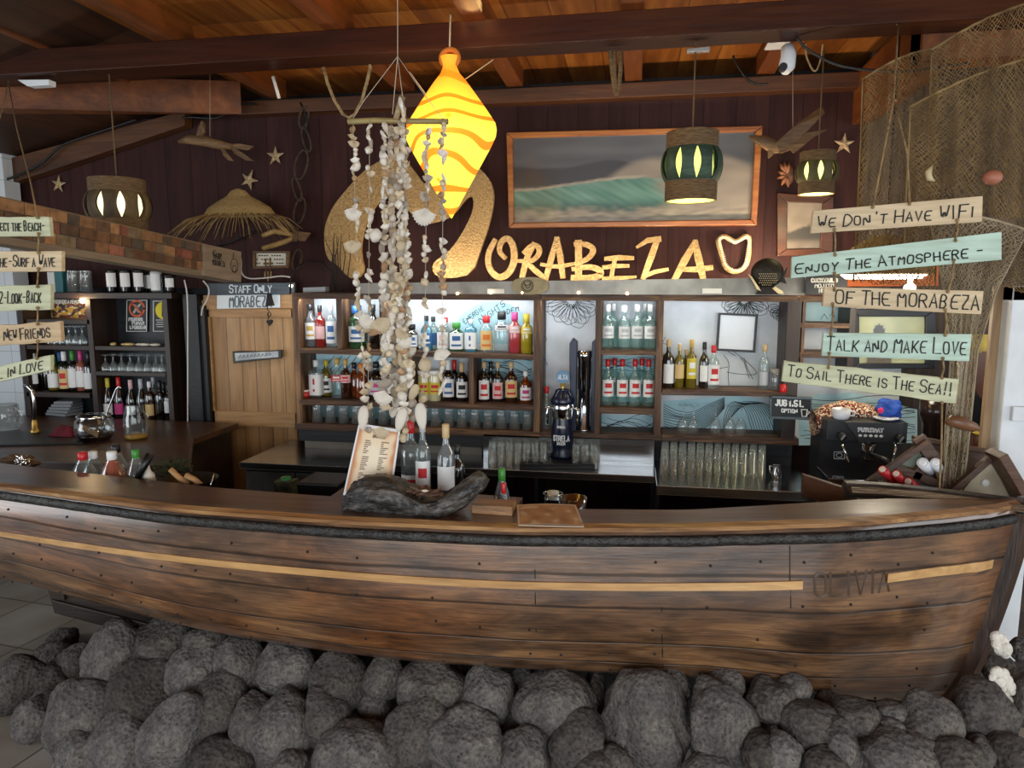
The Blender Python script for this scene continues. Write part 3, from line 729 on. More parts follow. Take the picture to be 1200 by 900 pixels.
coral(1174, 757, 2.50, [(-6, -10, 8), (0, -5, 9), (3, 3, 9), (6, 10, 7), (-3, 4, 7), (-8, -3, 6)], 'white coral lump on the rocks by the bow, the upper of two')
coral(1174, 804, 2.36, [(-6, -16, 8), (2, -14, 8), (6, -6, 8), (-4, -6, 8), (10, 0, 7), (12, 6, 5), (0, 4, 8), (4, 12, 6), (8, 18, 6), (-10, -10, 6)], 'knobbly white coral lying below the other coral on the rocks by the bow')
# ------------------------------------------------------------------ back-bar shelving
YF, YB = 4.10, 4.33
def X(px, Y=YF, py=430): return at(px, py, Y).x
def Z(py, px=600, Y=YF): return at(px, py, Y).z
def post(name, x0, x1, py0, py1, parent, m='shelfz', y0=YF, y1=YB, pxm=None):
    b = MB(); xa, xb = X(x0), X(x1); pm_ = (x0+x1)/2
    b.span((xa, y0, Z(py1, pm_)), (xb, y1, Z(py0, pm_))); return build(b, name, M[m], parent, bevel=0.003)
def board(name, x0, x1, l0, l1, th, parent, m='shelf', y0=YF, y1=YB):
    # front face: top edge at pixel rows l0 (left end) and l1 (right end), th pixels thick
    b = MB(); xa, xb = X(x0, py=l0), X(x1, py=l1)
    za, zb = Z(l0, x0), Z(l1, x1); ta, tb = Z(l0+th, x0), Z(l1+th, x1)
    b.hexa([Vector((xa, y0, ta)), Vector((xa, y1, ta)), Vector((xa, y1, za)), Vector((xa, y0, za))],
           [Vector((xb, y0, tb)), Vector((xb, y1, tb)), Vector((xb, y1, zb)), Vector((xb, y0, zb))])
    return build(b, name, M[m], parent, bevel=0.003)
def lin(x, x0, y0, x1, y1): return y0+(y1-y0)*(x-x0)/(x1-x0)
SU = {}
def unit(name, label, x0, x1):
    c = at((x0+x1)/2, 510, (YF+YB)/2); t = thing(name, label, 'shelf', (c.x, c.y, Z(512, (x0+x1)/2))); return t
u1 = unit('bottle_shelf', 'rough brown wooden bottle shelving unit beside the pine door', 346, 630)
post('upright', 345, 352, 343, 499, u1); post('upright', 625, 633, 345, 508, u1)
board('shelf', 345, 633.5, 343, 345, 7, u1); board('shelf', 350, 626, 408, 416, 6, u1); board('shelf', 350, 626, 468, 475, 6.5, u1); board('shelf', 345, 633.5, 495.5, 506, 8, u1)
post('divider', 396, 402, 350, 409, u1); post('divider', 446, 451, 351, 410, u1); post('divider', 477, 483, 416, 471, u1); post('divider', 549, 555, 417, 474, u1)
b = MB(); b.span((X(347), YB, Z(505)), (X(633), YB+0.02, Z(345))); pn = build(b, 'back_panel', M['white'], u1)
u2 = unit('bottle_shelf', 'narrow brown wooden shelving unit holding the clear rum bottles', 698, 775)
post('upright', 697, 704, 346, 509, u2); post('upright', 768, 776, 346, 513, u2)
board('shelf', 634, 776, 345, 346, 7, u2); board('shelf', 702, 770, 410, 411, 5.5, u2); board('shelf', 702, 770, 477.5, 479, 7, u2); board('shelf', 634, 776, 506, 510, 7, u2)
b = MB(); b.span((X(634), YB, Z(512)), (X(774), YB+0.02, Z(346))); build(b, 'back_panel', M['white'], u2)
u3 = unit('bottle_shelf', 'wide brown wooden shelving unit with sea mural, right of the clear rum', 778, 935)
post('upright', 919, 936, 348, 518, u3, 'dshelfz')
board('shelf', 776.5, 936, 345.5, 347, 7, u3); board('shelf', 776, 922, 457, 459, 6, u3); board('shelf', 776, 936, 509, 514, 8, u3)
b = MB(); b.span((X(776), YB, Z(516, 850)), (X(925), YB+0.02, Z(346, 850))); build(b, 'back_panel', M['white'], u3)
u4 = unit('small_shelf', 'small dark wooden shelves behind the talk and make love sign', 937, 995)
post('upright', 937, 941, 348, 450, u4); board('shelf', 937, 996, 347, 348, 7, u4); post('upright', 992, 1000, 348, 450, u4, 'dshelfz'); board('shelf', 937, 996, 378, 379, 6, u4); board('shelf', 937, 996, 413, 414, 6, u4)
b = MB(); b.span((X(937), YB, Z(525, 970)), (X(1075), YB+0.02, Z(350, 970))); build(b, 'back_panel', M['white'], u4)

# ink mural on the white panels: light blue waves with black lines, blue moon disc, flowers
LB = mat('mural_blue', 'a9d3dd', 0.6, 0, 'bfe0e6', 9); LB2 = mat('mural_pale_blue', 'c3e2ea', 0.6, 0, 'a9d3dd', 12); INK = pm('23262b', 0.7)
YM = YB-0.001
def mural(name, parent, polys, lines, w=0.0035):
    for k, pl in enumerate(polys):
        b = MB(); b.add([at(x, y, YM-0.0006*(k+1)) for x, y in pl], [tuple(range(len(pl)))[::-1]]); build(b, 'mural_patch', LB if k % 2 == 0 else LB2, parent)
    b = MB()
    for ln in lines:
        P = smooth_poly(smooth_poly([(x, y) for x, y in ln])) if len(ln) > 3 else ln
        b.ribbon([at(x, y, YM-0.003) for x, y in P], w, (0, -1, 0), 0.0008)
    o = build(b, 'mural_lines', INK, parent); o['kind'] = 'stuff'; return o
def arc(cx, cy, r, a0, a1, n=22): return [(cx+r*math.cos(math.radians(a0+(a1-a0)*i/n)), cy-r*math.sin(math.radians(a0+(a1-a0)*i/n))) for i in range(n+1)]
rg = random.Random(21)
def waves(x0, x1, y0, y1, n, seed):
    r = random.Random(seed); L = []
    for k in range(n):
        y = y0+(y1-y0)*(k+r.random()*0.6)/n; xa = x0+r.random()*(x1-x0)*0.15; am = r.uniform(2, 7)
        L.append([(xa+(x1-xa)*i/7, min(max(y+am*math.sin(i*0.9+k*0.7)+i*1.1*math.sin(k), y0-3), y1)) for i in range(8)])
    return L
mural('mural', u1, [arc(578, 403, 50, 0, 180), [(370, 415), (478, 418), (478, 470), (370, 468)], [(556, 419), (624, 420), (624, 472), (556, 472)], [(370, 476), (624, 482), (624, 503), (370, 497)]],
      [[(368+i*9, 452), (376+i*9, 436), (392+i*9, 417)] for i in range(11)] + waves(558, 623, 421, 470, 14, 2)
      )
b = MB()
for t_, c_ in (('energie', ((541, 373), (564, 357), (567, 363), (545, 380))), ('Nights', ((560, 372), (588, 350), (592, 358), (564, 380))), ('idem', ((590, 362), (607, 357), (608, 364), (591, 369)))):
    g = quad([at(x, y, YM-.004) for x, y in c_]); write(b, t_, g, .004, th=.0006, small=.75, jit=.04)
build(b, 'mural_script', INK, u1)
def flower(cx, cy, r, seed):
    q = random.Random(seed); L = []
    for k in range(8):
        a = math.radians(-12-156*k/7+q.uniform(-5, 5)); rr = r*q.uniform(.85, 1.1); ux, uy = math.cos(a), -math.sin(a); nx, ny = -uy, ux; w = r*.30
        def P(t, s): j = .12*math.sin(t*21+k)*t; return (cx+ux*rr*t*1.15+nx*s*w*(1+j), cy+uy*rr*t+ny*s*w*(1+j))
        L.append([P(.15, 0), P(.35, .6), P(.55, 1.0), P(.68, .8), P(.75, 1.05), P(.86, .65), P(1, 0), P(.86, -.65), P(.75, -1.05), P(.66, -.8), P(.55, -1.0), P(.35, -.6), P(.15, 0)])
        for sgn in (-.35, 0, .35): L.append([P(.2, sgn*.3), P(.4, sgn), P(.6, sgn*1.1), P(.78, sgn)])
    return L
mural('mural', u2, [[(703, 417), (768, 417), (768, 470), (703, 472)], [(703, 486), (768, 487), (768, 508), (703, 507)]],
      flower(670, 352, 33, 4) + waves(704, 767, 488, 508, 7, 6) + waves(704, 767, 420, 440, 6, 9) + [[(637, 392), (641, 398), (636, 402)], [(636, 415), (642, 428), (636, 424)], [(690, 470), (697, 462)], [(688, 482), (697, 470)]], 0.0028)
w3 = []
for k in range(13):
    w3.append([(778, 474+2.8*k), (794, 482+2.2*k+2*math.sin(k)), (812, 484+1.9*k), (830, 474+2.2*k), (849, 466+1.0*k)])
for k in range(13):
    w3.append([(min(x, 917), y) for x, y in ((847+k*2, 503-k*2.7), (850+k*3, 480-k*.8), (860+k*3.6, 468+k*.5), (874+k*3.4, 478+k*1.4), (882+k*3.1, 507-k*.4))])
mural('mural', u3, [[(777, 470), (830, 466), (866, 464), (890, 468), (916, 490), (918, 512), (777, 509)], [(830, 480), (850, 470), (870, 500), (860, 509), (840, 505)]],
      w3 + flower(872, 352, 26, 14) + flower(918, 360, 18, 15) + [[(850, 405), (868, 418), (880, 428), (890, 440), (862, 438), (852, 436)], [(868, 420), (872, 424), (878, 443)], [(872, 420), (876, 432), (882, 444)], [(838, 405), (850, 410), (862, 417)],
      [(848, 416), (855, 425), (853, 440), (855, 457)], [(842, 432), (853, 430)], [(780, 395), (776, 402), (783, 404)], [(777, 418), (782, 412), (786, 414)]], 0.0032)
mural('mural', u4, [[(936, 352), (990, 352), (990, 376), (936, 376)], [(936, 470), (960, 462), (1000, 460), (1075, 480), (1075, 520), (936, 522)]],
      waves(938, 1072, 466, 520, 16, 31) + [[(962, 374), (966, 368), (970, 374)], [(972, 370), (976, 366), (978, 372)]], 0.003)
# galvanised band over the shelves, its fairy bulbs
bd = thing('metal_band', 'grey galvanised metal band along the top of the bottle shelves', 'metal band', (X(700), 4.07, Z(344, 700)))
b = MB(); za, zb = Z(329, 400), Z(326, 930)
b.hexa([Vector((X(425), 4.07, Z(344, 425))), Vector((X(425), 4.085, Z(344, 425))), Vector((X(425), 4.085, Z(332, 425))), Vector((X(425), 4.07, Z(332, 425)))],
       [Vector((X(938), 4.07, Z(346, 938))), Vector((X(938), 4.085, Z(346, 938))), Vector((X(938), 4.085, Z(325, 938))), Vector((X(938), 4.07, Z(325, 938)))])
build(b, 'band', M['galv'], bd)
b = MB(); b.span((X(345), 4.085, Z(344, 600)), (X(930), 4.55, Z(345, 600)+0.004)); build(b, 'ledge_board', M['shelf'], bd)
for k, (px, py) in enumerate(((536, 344), (575, 343), (612, 343), (678, 343), (735, 344))):
    p = at(px, py, 4.055); mb = MB(); mb.ball(p, 0.008, 10, 6)
    build(mb, 'bulb', emit('fairy_bulb_%d' % k, 'ffd9a0', 14), bd)
def plate(name, pts, Y, th, m, label, cat, parent=None, bevel=0.002):
    b = MB(); b.prism([at(x, y, Y) for x, y in pts], (0, th, 0))
    o = build(b, name, m, parent, bevel=bevel)
    if parent is None: tag(o, label, cat)
    return o
plate('sticker', [(571, 338.5), (591, 338.5), (591, 344), (571, 344)], 4.066, 0.003, pm('f0ece0', 0.5), 'small white sticker on the metal band under the big golden emblem', 'sticker')
plate('sticker', [(823, 338), (846, 338), (846, 344), (823, 344)], 4.066, 0.003, pm('f4f1ea', 0.5), 'small white sticker on the metal band under the last golden letter', 'sticker')
# little surfboard with a round emblem
sb = thing('surfboard_plaque', 'small pale surfboard plaque with round emblem on the metal band', 'plaque', at(622, 345, 4.05))
b = MB(); b.prism([at(621+22*math.cos(a)*abs(math.cos(a))**0.0, 335-10.5*math.sin(a)*abs(math.sin(a))**-0.25 if abs(math.sin(a)) > .01 else 335, 4.05) for a in [2*PI*k/28 for k in range(28)]], (0, 0.012, 0))
build(b, 'board', mat('plaque_wood', 'a89b78', 0.6, 0, '8f8262', 20), sb, bevel=0.002)
b = MB()
for r in (7.0, 5.4): b.ribbon([at(618+r*math.cos(2*PI*k/24), 335-r*math.sin(2*PI*k/24), 4.0495) for k in range(25)], 0.004, (0, -1, 0), 0.001)
for L in ([(614, 331), (616, 336), (618, 338), (621, 336), (622, 331)], [(615, 333), (618, 335), (621, 333)]): b.ribbon([at(x, y, 4.0495) for x, y in L], 0.005, (0, -1, 0), 0.001)
build(b, 'emblem', pm('3a3226', 0.7), sb)

# ------------------------------------------------------------------ bottles
KINDS = {  # (height fraction, radius fraction) of body and neck
 'round': [(0, .92), (.02, 1), (.56, 1), (.62, .93), (.68, .72), (.73, .45), (.78, .36), (.94, .34)],
 'wine': [(0, .95), (.01, 1), (.60, 1), (.66, .88), (.71, .55), (.75, .38), (.92, .35)],
 'champ': [(0, .95), (.01, 1), (.45, 1), (.55, .86), (.66, .58), (.76, .38), (.92, .34)],
 'square': [(0, .9), (.02, 1), (.66, 1), (.72, .92), (.76, .5), (.80, .38), (.92, .36)],
 'tall': [(0, .92), (.01, 1), (.62, 1), (.68, .85), (.72, .5), (.76, .36), (.94, .33)],
 'gin': [(0, .92), (.02, 1), (.60, 1), (.68, .9), (.74, .55), (.78, .48), (.90, .46)],
 'flask': [(0, .95), (.02, 1), (.58, 1), (.66, .8), (.74, .42), (.80, .34), (.93, .33)],
 'soda': [(0, .8), (.03, 1), (.45, 1), (.55, .9), (.75, .5), (.86, .30), (.93, .30)],
 'jar': [(0, .95), (.03, 1), (.80, 1), (.88, .9), (.92, .85)]}
_meshes = {}
def bottle(name, pos, h, r, kind, gl, cap, lab, label, group=None, cat='bottle', lz=(.14, .5), labcol2=None, sy=None, rot=None):
    t = thing(name, label, cat, pos, group); n = 20; P = Vector(pos)
    pr = KINDS[kind]; pw = 5 if kind in ('square',) else None
    b = MB(); b.lathe([(0.001, 0.002)]+[(q*r, z*h) for z, q in pr], n, P, pw=pw); build(b, 'glass_body', gl, t)
    top = pr[-1]; b = MB(); cr = top[1]*r*1.22; z0 = top[0]*h-0.10*h if kind != 'jar' else top[0]*h-.01
    if kind in ('wine', 'champ'): z0 = top[0]*h-0.16*h
    b.lathe([(top[1]*r*1.06, z0), (cr, z0+.004), (cr, h-.003), (cr*.8, h), (0.0005, h)], 14, P); build(b, 'cap', cap, t)
    if lab is not None:
        b = MB(); rr = r*1.015; a = 2.2 if kind != 'square' else PI
        if pw: b.lathe([(rr, lz[0]*h), (rr, lz[1]*h)], n, P, pw=pw)
        else: b.grid(lambda u, v: P+Vector((rr*math.cos(-PI/2-a/2+a*u+0.2), rr*math.sin(-PI/2-a/2+a*u+0.2), (lz[0]+(lz[1]-lz[0])*v)*h)), 12, 1)
        lb = build(b, 'label', lab, t)
        if labcol2 is not None:
            b = MB(); rr = r*1.03; z1 = lz[0]+(lz[1]-lz[0])*.52; z2 = lz[0]+(lz[1]-lz[0])*.80
            b.grid(lambda u, v: P+Vector((rr*math.cos(-PI/2-.55+1.1*u+.2), rr*math.sin(-PI/2-.55+1.1*u+.2), (z1+(z2-z1)*v)*h)), 8, 1)
            build(b, 'label_print', labcol2, lb)
            b = MB(); z1 = lz[0]+(lz[1]-lz[0])*.18; z2 = lz[0]+(lz[1]-lz[0])*.30
            b.grid(lambda u, v: P+Vector((rr*math.cos(-PI/2-.7+1.4*u+.2), rr*math.sin(-PI/2-.7+1.4*u+.2), (z1+(z2-z1)*v)*h)), 8, 1)
            build(b, 'label_line', labcol2, lb)
    return t
CLR = lambda: gm('f0fafa', 0.06, 'eef6f6')
DK = lambda: gm('20120a', 0.82, '120c0a')
CN = {'w': 'white', 'k': 'black', 'r': 'red', 'b': 'blue', 's': 'silver', 'g': 'green', 'y': 'yellow', 'p': 'pink', 't': 'tan', 'c': 'cork', 'o': 'orange', 'm': 'magenta', 'n': 'gold'}
CC = {'w': 'e8e8e6', 'k': '141416', 'r': 'c42226', 'b': '2f5f96', 's': 'b9bcc0', 'g': '3f8a34', 'y': 'd0bd3a', 'p': 'e3b6b4', 't': 'd8b87c', 'c': 'c9ab7c', 'o': 'd9741d', 'm': 'c23a7c', 'n': 'c9a24a'}
GLS = {'clear': ('f2fbfb', .07, 'eef6f6'), 'pale': ('e2f5f2', .10, 'dff0ee'), 'dark': ('20120a', .82, '100b09'), 'red': ('c83024', .75, 'a01d18'), 'green': ('7fbf8a', .30, '3d7a4c'), 'amber': ('c8701c', .6, '8a3d0c'),
       'brown': ('5a2a12', .75, '3a1a0c'), 'blue': ('8fd0e2', .55, '5aa9c4'), 'yellow': ('e3d24a', .65, 'bfae2a'), 'pink': ('e8707c', .6, 'd04c58'), 'milky': ('e6e2c0', .85, 'd9d3a8'), 'olive': ('b09a30', .55, '8a7a20'), 'grey': ('c8ccce', .3, 'a8acb0'), 'rose': ('d48a72', .6, 'b86a55')}
def shelf_bottles(where, lst, basefn, Y=4.20, group=None, left='left'):
    for i, (px, top, w, kind, g, cap, lab, lz, pr) in enumerate(lst):
        if isinstance(basefn, tuple): zb = at(px, lin(px, *basefn), YF).z
        else: zb = basefn
        yy = Y + (0.06 if w < 0 else 0); w = abs(w)
        pos = at(px, 400, yy); pos.z = zb + 0.001
        h = at(px, top, yy).z-zb; r = wpx(px, 430, yy, w)/2
        lbl = '%s bottle with %s cap, %s from left %s' % (g, CN[cap], ORD[i], where)
        bottle('bottle', pos, h, r, kind, gm(*GLS[g]), pm(CC[cap], 0.35), pm(CC[lab], 0.6) if lab else None, lbl, group, lz=lz, labcol2=pm(CC[pr], 0.6) if pr else None)
L1 = (.16, .52); L2 = (.10, .60)
shelf_bottles('on top shelf by pine door', [(365, 356, 12.5, 'round', 'grey', 'k', 'w', (.18, .56), 'n'), (376, 358, 11.5, 'tall', 'red', 'k', 'p', (.2, .5), None), (389, 356, 12.5, 'round', 'clear', 's', 'w', L2, 'b'),
   (419, 358, 19, 'gin', 'green', 'b', 'w', L1, 'b'), (438, 357, 13, 'round', 'dark', 'k', 'g', (.5, .62), None)], (352, 407.5, 478, 412), group='bottles on the top shelf by the door')
shelf_bottles('on top shelf behind shell mobile', [(459, 372, 12, 'round', 'clear', 'w', 'w', L1, 'b'), (471, 366, 12, 'round', 'pale', 's', 'w', L1, None), (483, 380, 14, 'gin', 'dark', 'k', 'w', (.16, .6), 'b'), (500, 370, 13, 'round', 'blue', 'k', 'b', L1, 'w'), (508, 371, -12, 'round', 'pale', 'k', 'b', L1, None),
   (519, 374, 14, 'gin', 'clear', 'w', 'w', L2, 'p'), (523, 372, -11, 'round', 'clear', 'r', None, L1, None), (535, 378, 17, 'gin', 'green', 'g', 'w', (.1, .66), 'b'), (552, 374, 13, 'square', 'blue', 's', 'w', L2, 'b'),
   (570, 370, 15, 'gin', 'clear', 'r', 't', (.08, .6), 'o'), (588, 365, 18, 'gin', 'clear', 'k', 'w', (.55, .68), 'k'), (603, 366, 14, 'gin', 'pink', 'm', 'p', (.5, .68), 'w'), (617, 368, 14, 'gin', 'yellow', 'y', 'y', (.5, .68), 'w')], (478, 412.5, 625, 416.5), group='bottles on the top shelf behind the shells')
shelf_bottles('on second shelf by pine door', [(369, 422, 14, 'square', 'clear', 'w', 'w', (.06, .62), 'r'), (381, 422, -13, 'round', 'olive', 'y', 'w', (.1, .5), 'k'), (394, 420, 14, 'round', 'clear', 'n', 'r', (.42, .58), 'w'), (404, 421, 12, 'round', 'brown', 'n', 'p', (.4, .6), 'r'),
   (414, 425, -13, 'flask', 'amber', 'k', None, L1, None), (422, 426, 14, 'flask', 'amber', 'o', None, L1, None), (428, 420, -11, 'round', 'brown', 'k', None, L1, None), (440, 424, 18, 'flask', 'dark', 'k', 's', (.12, .52), 'm'), (459, 424, 14, 'round', 'dark', 'k', 'w', L1, None)], (352, 467.5, 478, 471), group='bottles on the second shelf by the door')
shelf_bottles('in middle of second shelf', [(496, 434, 14, 'jar', 'milky', 'w', 'y', (.25, .62), 'r'), (509, 434, 14, 'jar', 'milky', 'w', 'y', (.25, .62), 'r'), (525, 422, 14, 'wine', 'dark', 'w', 'w', (.12, .55), 'b'), (532, 422, -12, 'wine', 'dark', 'r', None, L1, None), (541, 425, 14, 'wine', 'dark', 'c', 'w', (.12, .52), 'k')],
   (478, 472.5, 552, 474), group='bottles in the middle of the second shelf')
shelf_bottles('at right end of second shelf', [(567, 424, 13, 'round', 'dark', 'c', 'w', (.08, .55), 'r'), (575, 424, -11, 'round', 'dark', 'k', None, L1, None), (583, 424, 13, 'round', 'dark', 'c', 'p', (.1, .5), 'r'), (599, 424, 15, 'round', 'brown', 'c', 't', (.14, .55), 'r'), (616, 435, 14, 'round', 'amber', 'w', 'w', (.1, .5), 'm')],
   (552, 474, 626, 475.5), group='bottles at the right end of the second shelf')
shelf_bottles('on upper shelf of narrow unit', [(712, 357, 15, 'round', 'pale', 'w', 'w', (.24, .52), 's'), (718, 356, -13, 'round', 'pale', 'w', None, L1, None), (731, 358, 15, 'round', 'pale', 'w', 'w', (.24, .52), 's'), (746, 357, 15, 'round', 'pale', 'w', 'w', (.24, .52), 's'), (755, 356, -13, 'round', 'pale', 'w', None, L1, None), (761, 357, 15, 'round', 'pale', 'w', 'w', (.24, .52), 's')],
   (704, 410, 768, 411), group='clear rum bottles with pale caps')
shelf_bottles('on lower shelf of narrow unit', [(713, 421, 14.5, 'round', 'pale', 'r', 'w', (.2, .56), 'r'), (721, 420, -13, 'round', 'pale', 'r', None, L1, None), (730, 421, 14.5, 'round', 'pale', 'r', 'w', (.2, .56), 'r'), (745, 421, 14.5, 'round', 'pale', 'r', 'w', (.2, .56), 'r'), (753, 420, -13, 'round', 'pale', 'r', None, L1, None), (761, 421, 14.5, 'round', 'pale', 'r', 'w', (.2, .56), 'r')],
   (704, 477.5, 768, 479), group='clear rum bottles with red caps')
shelf_bottles('under the empty black frame', [(784, 398, 14, 'round', 'dark', 'c', 'w', (.1, .5), None), (797, 403, 12, 'tall', 'olive', 'c', 't', (.22, .54), None), (805, 409, -11, 'round', 'brown', 'c', None, L1, None), (811, 398, 13, 'tall', 'olive', 'n', 'y', (.2, .62), 'w'), (826, 401, 12, 'round', 'dark', 'k', 'w', (.15, .5), None), (837, 405, 15, 'flask', 'clear', 'r', 'w', (.1, .56), 'r'), (897, 404, 14, 'round', 'clear', 'c', 's', (.1, .4), None)],
   (776, 457, 920, 459), group='bottles under the empty frame')
shelf_bottles('beside the dark blue beer tower', [(641, 453, 13, 'round', 'clear', 'r', None, L1, None)], (636, 506, 700, 508))
# little jars
def jar(px, y0, y1, w, body, lid, label, Y=4.16, zb=None, cat='jar'):
    p = at(px, y1, YF); zb = p.z if zb is None else zb; h = at(px, y0, Y).z-zb; r = wpx(px, y0, Y, w)/2; pos = at(px, 430, Y); pos.z = zb
    t = thing('jar', label, cat, pos)
    b = MB(); b.lathe([(.001, .001), (r*.9, .002), (r, .008), (r, h*.78), (r*.85, h*.84)], 18, pos); build(b, 'jar_body', body, t)
    b = MB(); b.lathe([(r*.9, h*.82), (r*.92, h), (.001, h)], 18, pos); build(b, 'lid', lid, t); return t
jar(357, 457, 467.5, 8.5, pm('b81c1c', .3), pm('e6e0da', .4), 'small red jar with white lid at the door end of the second shelf')
jar(909, 432, 459, 13, gm(*GLS['grey']), pm('8a847c', .4), 'grey glass jar on the shelf beside the last clear bottle')
jar(919, 450, 460, 9, pm('c21d1a', .3), pm('a01512', .3), 'small red candle jar beside the grey glass jar, behind the sail sign', 4.09)
# framed empty picture leaning in the right bay
pf = thing('picture_frame', 'thin black picture frame with pale sheet leaning on the white panel', 'frame', at(864, 412, 4.28))
o_ = [(842, 366.5), (888.5, 368.5), (885, 413.5), (839, 411)]; i_ = [(844.5, 369), (885.5, 371), (882.5, 410.5), (842, 408.5)]
b = MB()
for k in range(4):
    l = (k+1) % 4; q = [o_[k], o_[l], i_[l], i_[k]]; b.prism([at(x, y, 4.27) for x, y in q], (0, 0.02, 0))
build(b, 'frame', M['black'], pf); b = MB(); b.prism([at(x, y, 4.28) for x, y in i_], (0, .005, 0)); build(b, 'sheet', pm('cfd4d8', .3), pf)
# glasses upside down in rows
def tumbler_proto(name, pos, h, r, label, group, stem=False):
    b = MB(); P = Vector(pos)
    if not stem: b.lathe([(r*.80, h), (r*.78, h*.96), (r*.82, h*.9), (r, 0.001), (r*.94, 0.001), (r*.74, h*.9), (.001, h*.9)], 16, P)
    else: b.lathe([(.001, h), (r*.85, h), (r*.85, h-.004), (.006, h-.012), (.005, h*.55), (r*.5, h*.48), (r, h*.25), (r*.9, .001)], 16, P)
    o = build(b, name, M['tumbler'], loc=tuple(P)); return tag(o, label, 'glass', group)
def rows_of(name, group, label, items, h, r, stem=False):
    p0 = None
    for (x, y, z) in items:
        if p0 is None: p0 = tumbler_proto(name, (x, y, z), h, r, label, group, stem)
        else: dup(p0, (x, y, z), label)
its = []
for k in range(17):
    px = 372+k*15.4
    for yy in (4.15, 4.24):
        if not (475 < px < 482): its.append((at(px, 490, yy).x, yy, at(px, lin(px, 352, 495.5, 625, 505.5), YF).z+0.001))
rows_of('tumbler', 'upturned tumblers on the lowest shelf left of the steel column', 'clear tumbler standing upside down in the rows on the lowest shelf beneath the bottles', its, 0.10, 0.036)
# ------------------------------------------------------------------ golden emblem and letters on the wall
def golden(name, draw, label):
    b = MB(); draw(b); o = build(b, name, M['gold'], bevel=0.002); return tag(o, label, 'letter', 'golden letters over the bar')
G1 = [(130,758),(85,740),(60,680),(50,580),(65,490),(110,390),(190,290),(270,200),(340,140),(430,90),(520,80),(590,110),(640,180),(700,260),(760,250),(830,190),(930,130),(1020,130),(1090,190),(1130,260),(1140,350),(1110,500),(1060,650),(1000,825),(850,855),(770,840),(740,790),(760,740),(840,690),(900,620),(960,520),(1005,420),(1010,340),(985,325),(950,350),(900,420),(840,470),(750,497),(690,500),(630,460),(580,400),(500,330),(440,325),(400,360),(330,460),(290,600),(285,700),(310,800),(270,855),(210,850)]
YL = 4.30
def emblem(b):
    P = [(370+x/5.4545, 170+y/5.4545) for x, y in G1]; Q = []
    for i in range(len(P)):
        a, c = P[i], P[(i+1) % len(P)]
        Q += [(0.75*a[0]+0.25*c[0], 0.75*a[1]+0.25*c[1]), (0.25*a[0]+0.75*c[0], 0.25*a[1]+0.75*c[1])]
    b.prism([at(x, y, YL) for x, y in Q], (0, 0.03, 0))
b = MB(); emblem(b); o = build(b, 'emblem_letter', M['gold']); tag(o, 'huge golden twin-humped emblem letter on the wall behind the shell mobile', 'letter')
def R2(x, y): return (500+x/6, 260+y/6)
def R3(x, y): return (690+x/4.8, 260+y/4.8)
def stroke(b, pts, w, k=1.0):
    P = pts
    for _ in range(2 if len(pts) > 3 else 0): P = smooth_poly(P)
    n = len(P); W = []
    for i in range(n):
        u = i/(n-1); W.append((w[0]+(w[1]-w[0])*min(1, u*2) if u < .5 else w[1]+(w[2]-w[1])*(u-.5)*2)*wpx(P[i][0], P[i][1], YL, 1))
    b.ribbon([at(x, y, YL+0.02+0.003*random.Random(len(b.v)).random()) for x, y in P], W, (0, -1, 0), 0.022)
LET = {
 'O': [([R2(*p) for p in ((482,135),(440,210),(432,290),(462,360),(515,395),(575,370),(615,300),(622,220),(605,150),(572,112),(535,130),(515,170),(515,215),(550,250))], (6, 8, 5))],
 'R': [([R2(*p) for p in ((755,160),(712,240),(690,320),(672,398))], (6, 7, 6)), ([R2(*p) for p in ((690,215),(745,158),(792,175),(797,225),(745,280),(650,275))], (5, 6.5, 4)), ([R2(*p) for p in ((722,300),(775,350),(830,395))], (6, 6.5, 5))],
 'A': [([R2(*p) for p in ((918,122),(880,250),(838,405))], (6, 7, 6)), ([R2(*p) for p in ((918,122),(942,250),(958,382))], (6, 7.5, 6)), ([R2(*p) for p in ((812,300),(900,316),(975,308),(1055,290))], (4, 5, 3))],
 'B': [([R2(*p) for p in ((1068,150),(1070,270),(1068,402))], (8, 8, 8)), ([R2(*p) for p in ((1050,158),(1120,155),(1180,190),(1150,250),(1085,285))], (5, 7, 5)), ([R3(*p) for p in ((-85,265),(10,250),(72,275),(60,308),(-10,318),(-85,315))], (5, 8, 7))],
 'E': [([R3(*p) for p in ((98,208),(170,202),(245,204))], (5, 6.5, 4.5)), ([R3(*p) for p in ((88,256),(150,248),(220,248))], (5, 5.5, 4)), ([R3(*p) for p in ((150,205),(135,260),(128,315))], (5, 5, 5)), ([R3(*p) for p in ((85,320),(170,317),(262,310))], (5, 5, 3))],
 'Z': [([R3(*p) for p in ((272,142),(330,105),(392,98))], (3, 6, 7)), ([R3(*p) for p in ((385,100),(350,200),(308,312))], (7, 8, 6)), ([R3(*p) for p in ((308,308),(370,282),(440,268))], (5, 5, 4))],
 'A ': [([R3(*p) for p in ((597,115),(540,215),(482,325))], (6, 9, 7)), ([R3(*p) for p in ((597,115),(618,215),(640,310))], (6, 9, 7)), ([R3(*p) for p in ((528,268),(600,268),(685,258))], (5, 7, 6))]}
LN = {'O': 'O, curled round like a hook', 'R': 'R, following the curled O', 'A': 'A, between R and B', 'B': 'B, with a wide lower bowl', 'E': 'E, lowest and broadest of the row', 'Z': 'Z, slanting before the last letter', 'A ': 'A, the last of the row beside the jaw'}
for k, st in LET.items():
    def dr(b, st=st):
        for pts, w in st: stroke(b, pts, w)
    golden('golden_letter', dr, 'golden wall letter %s' % LN[k])
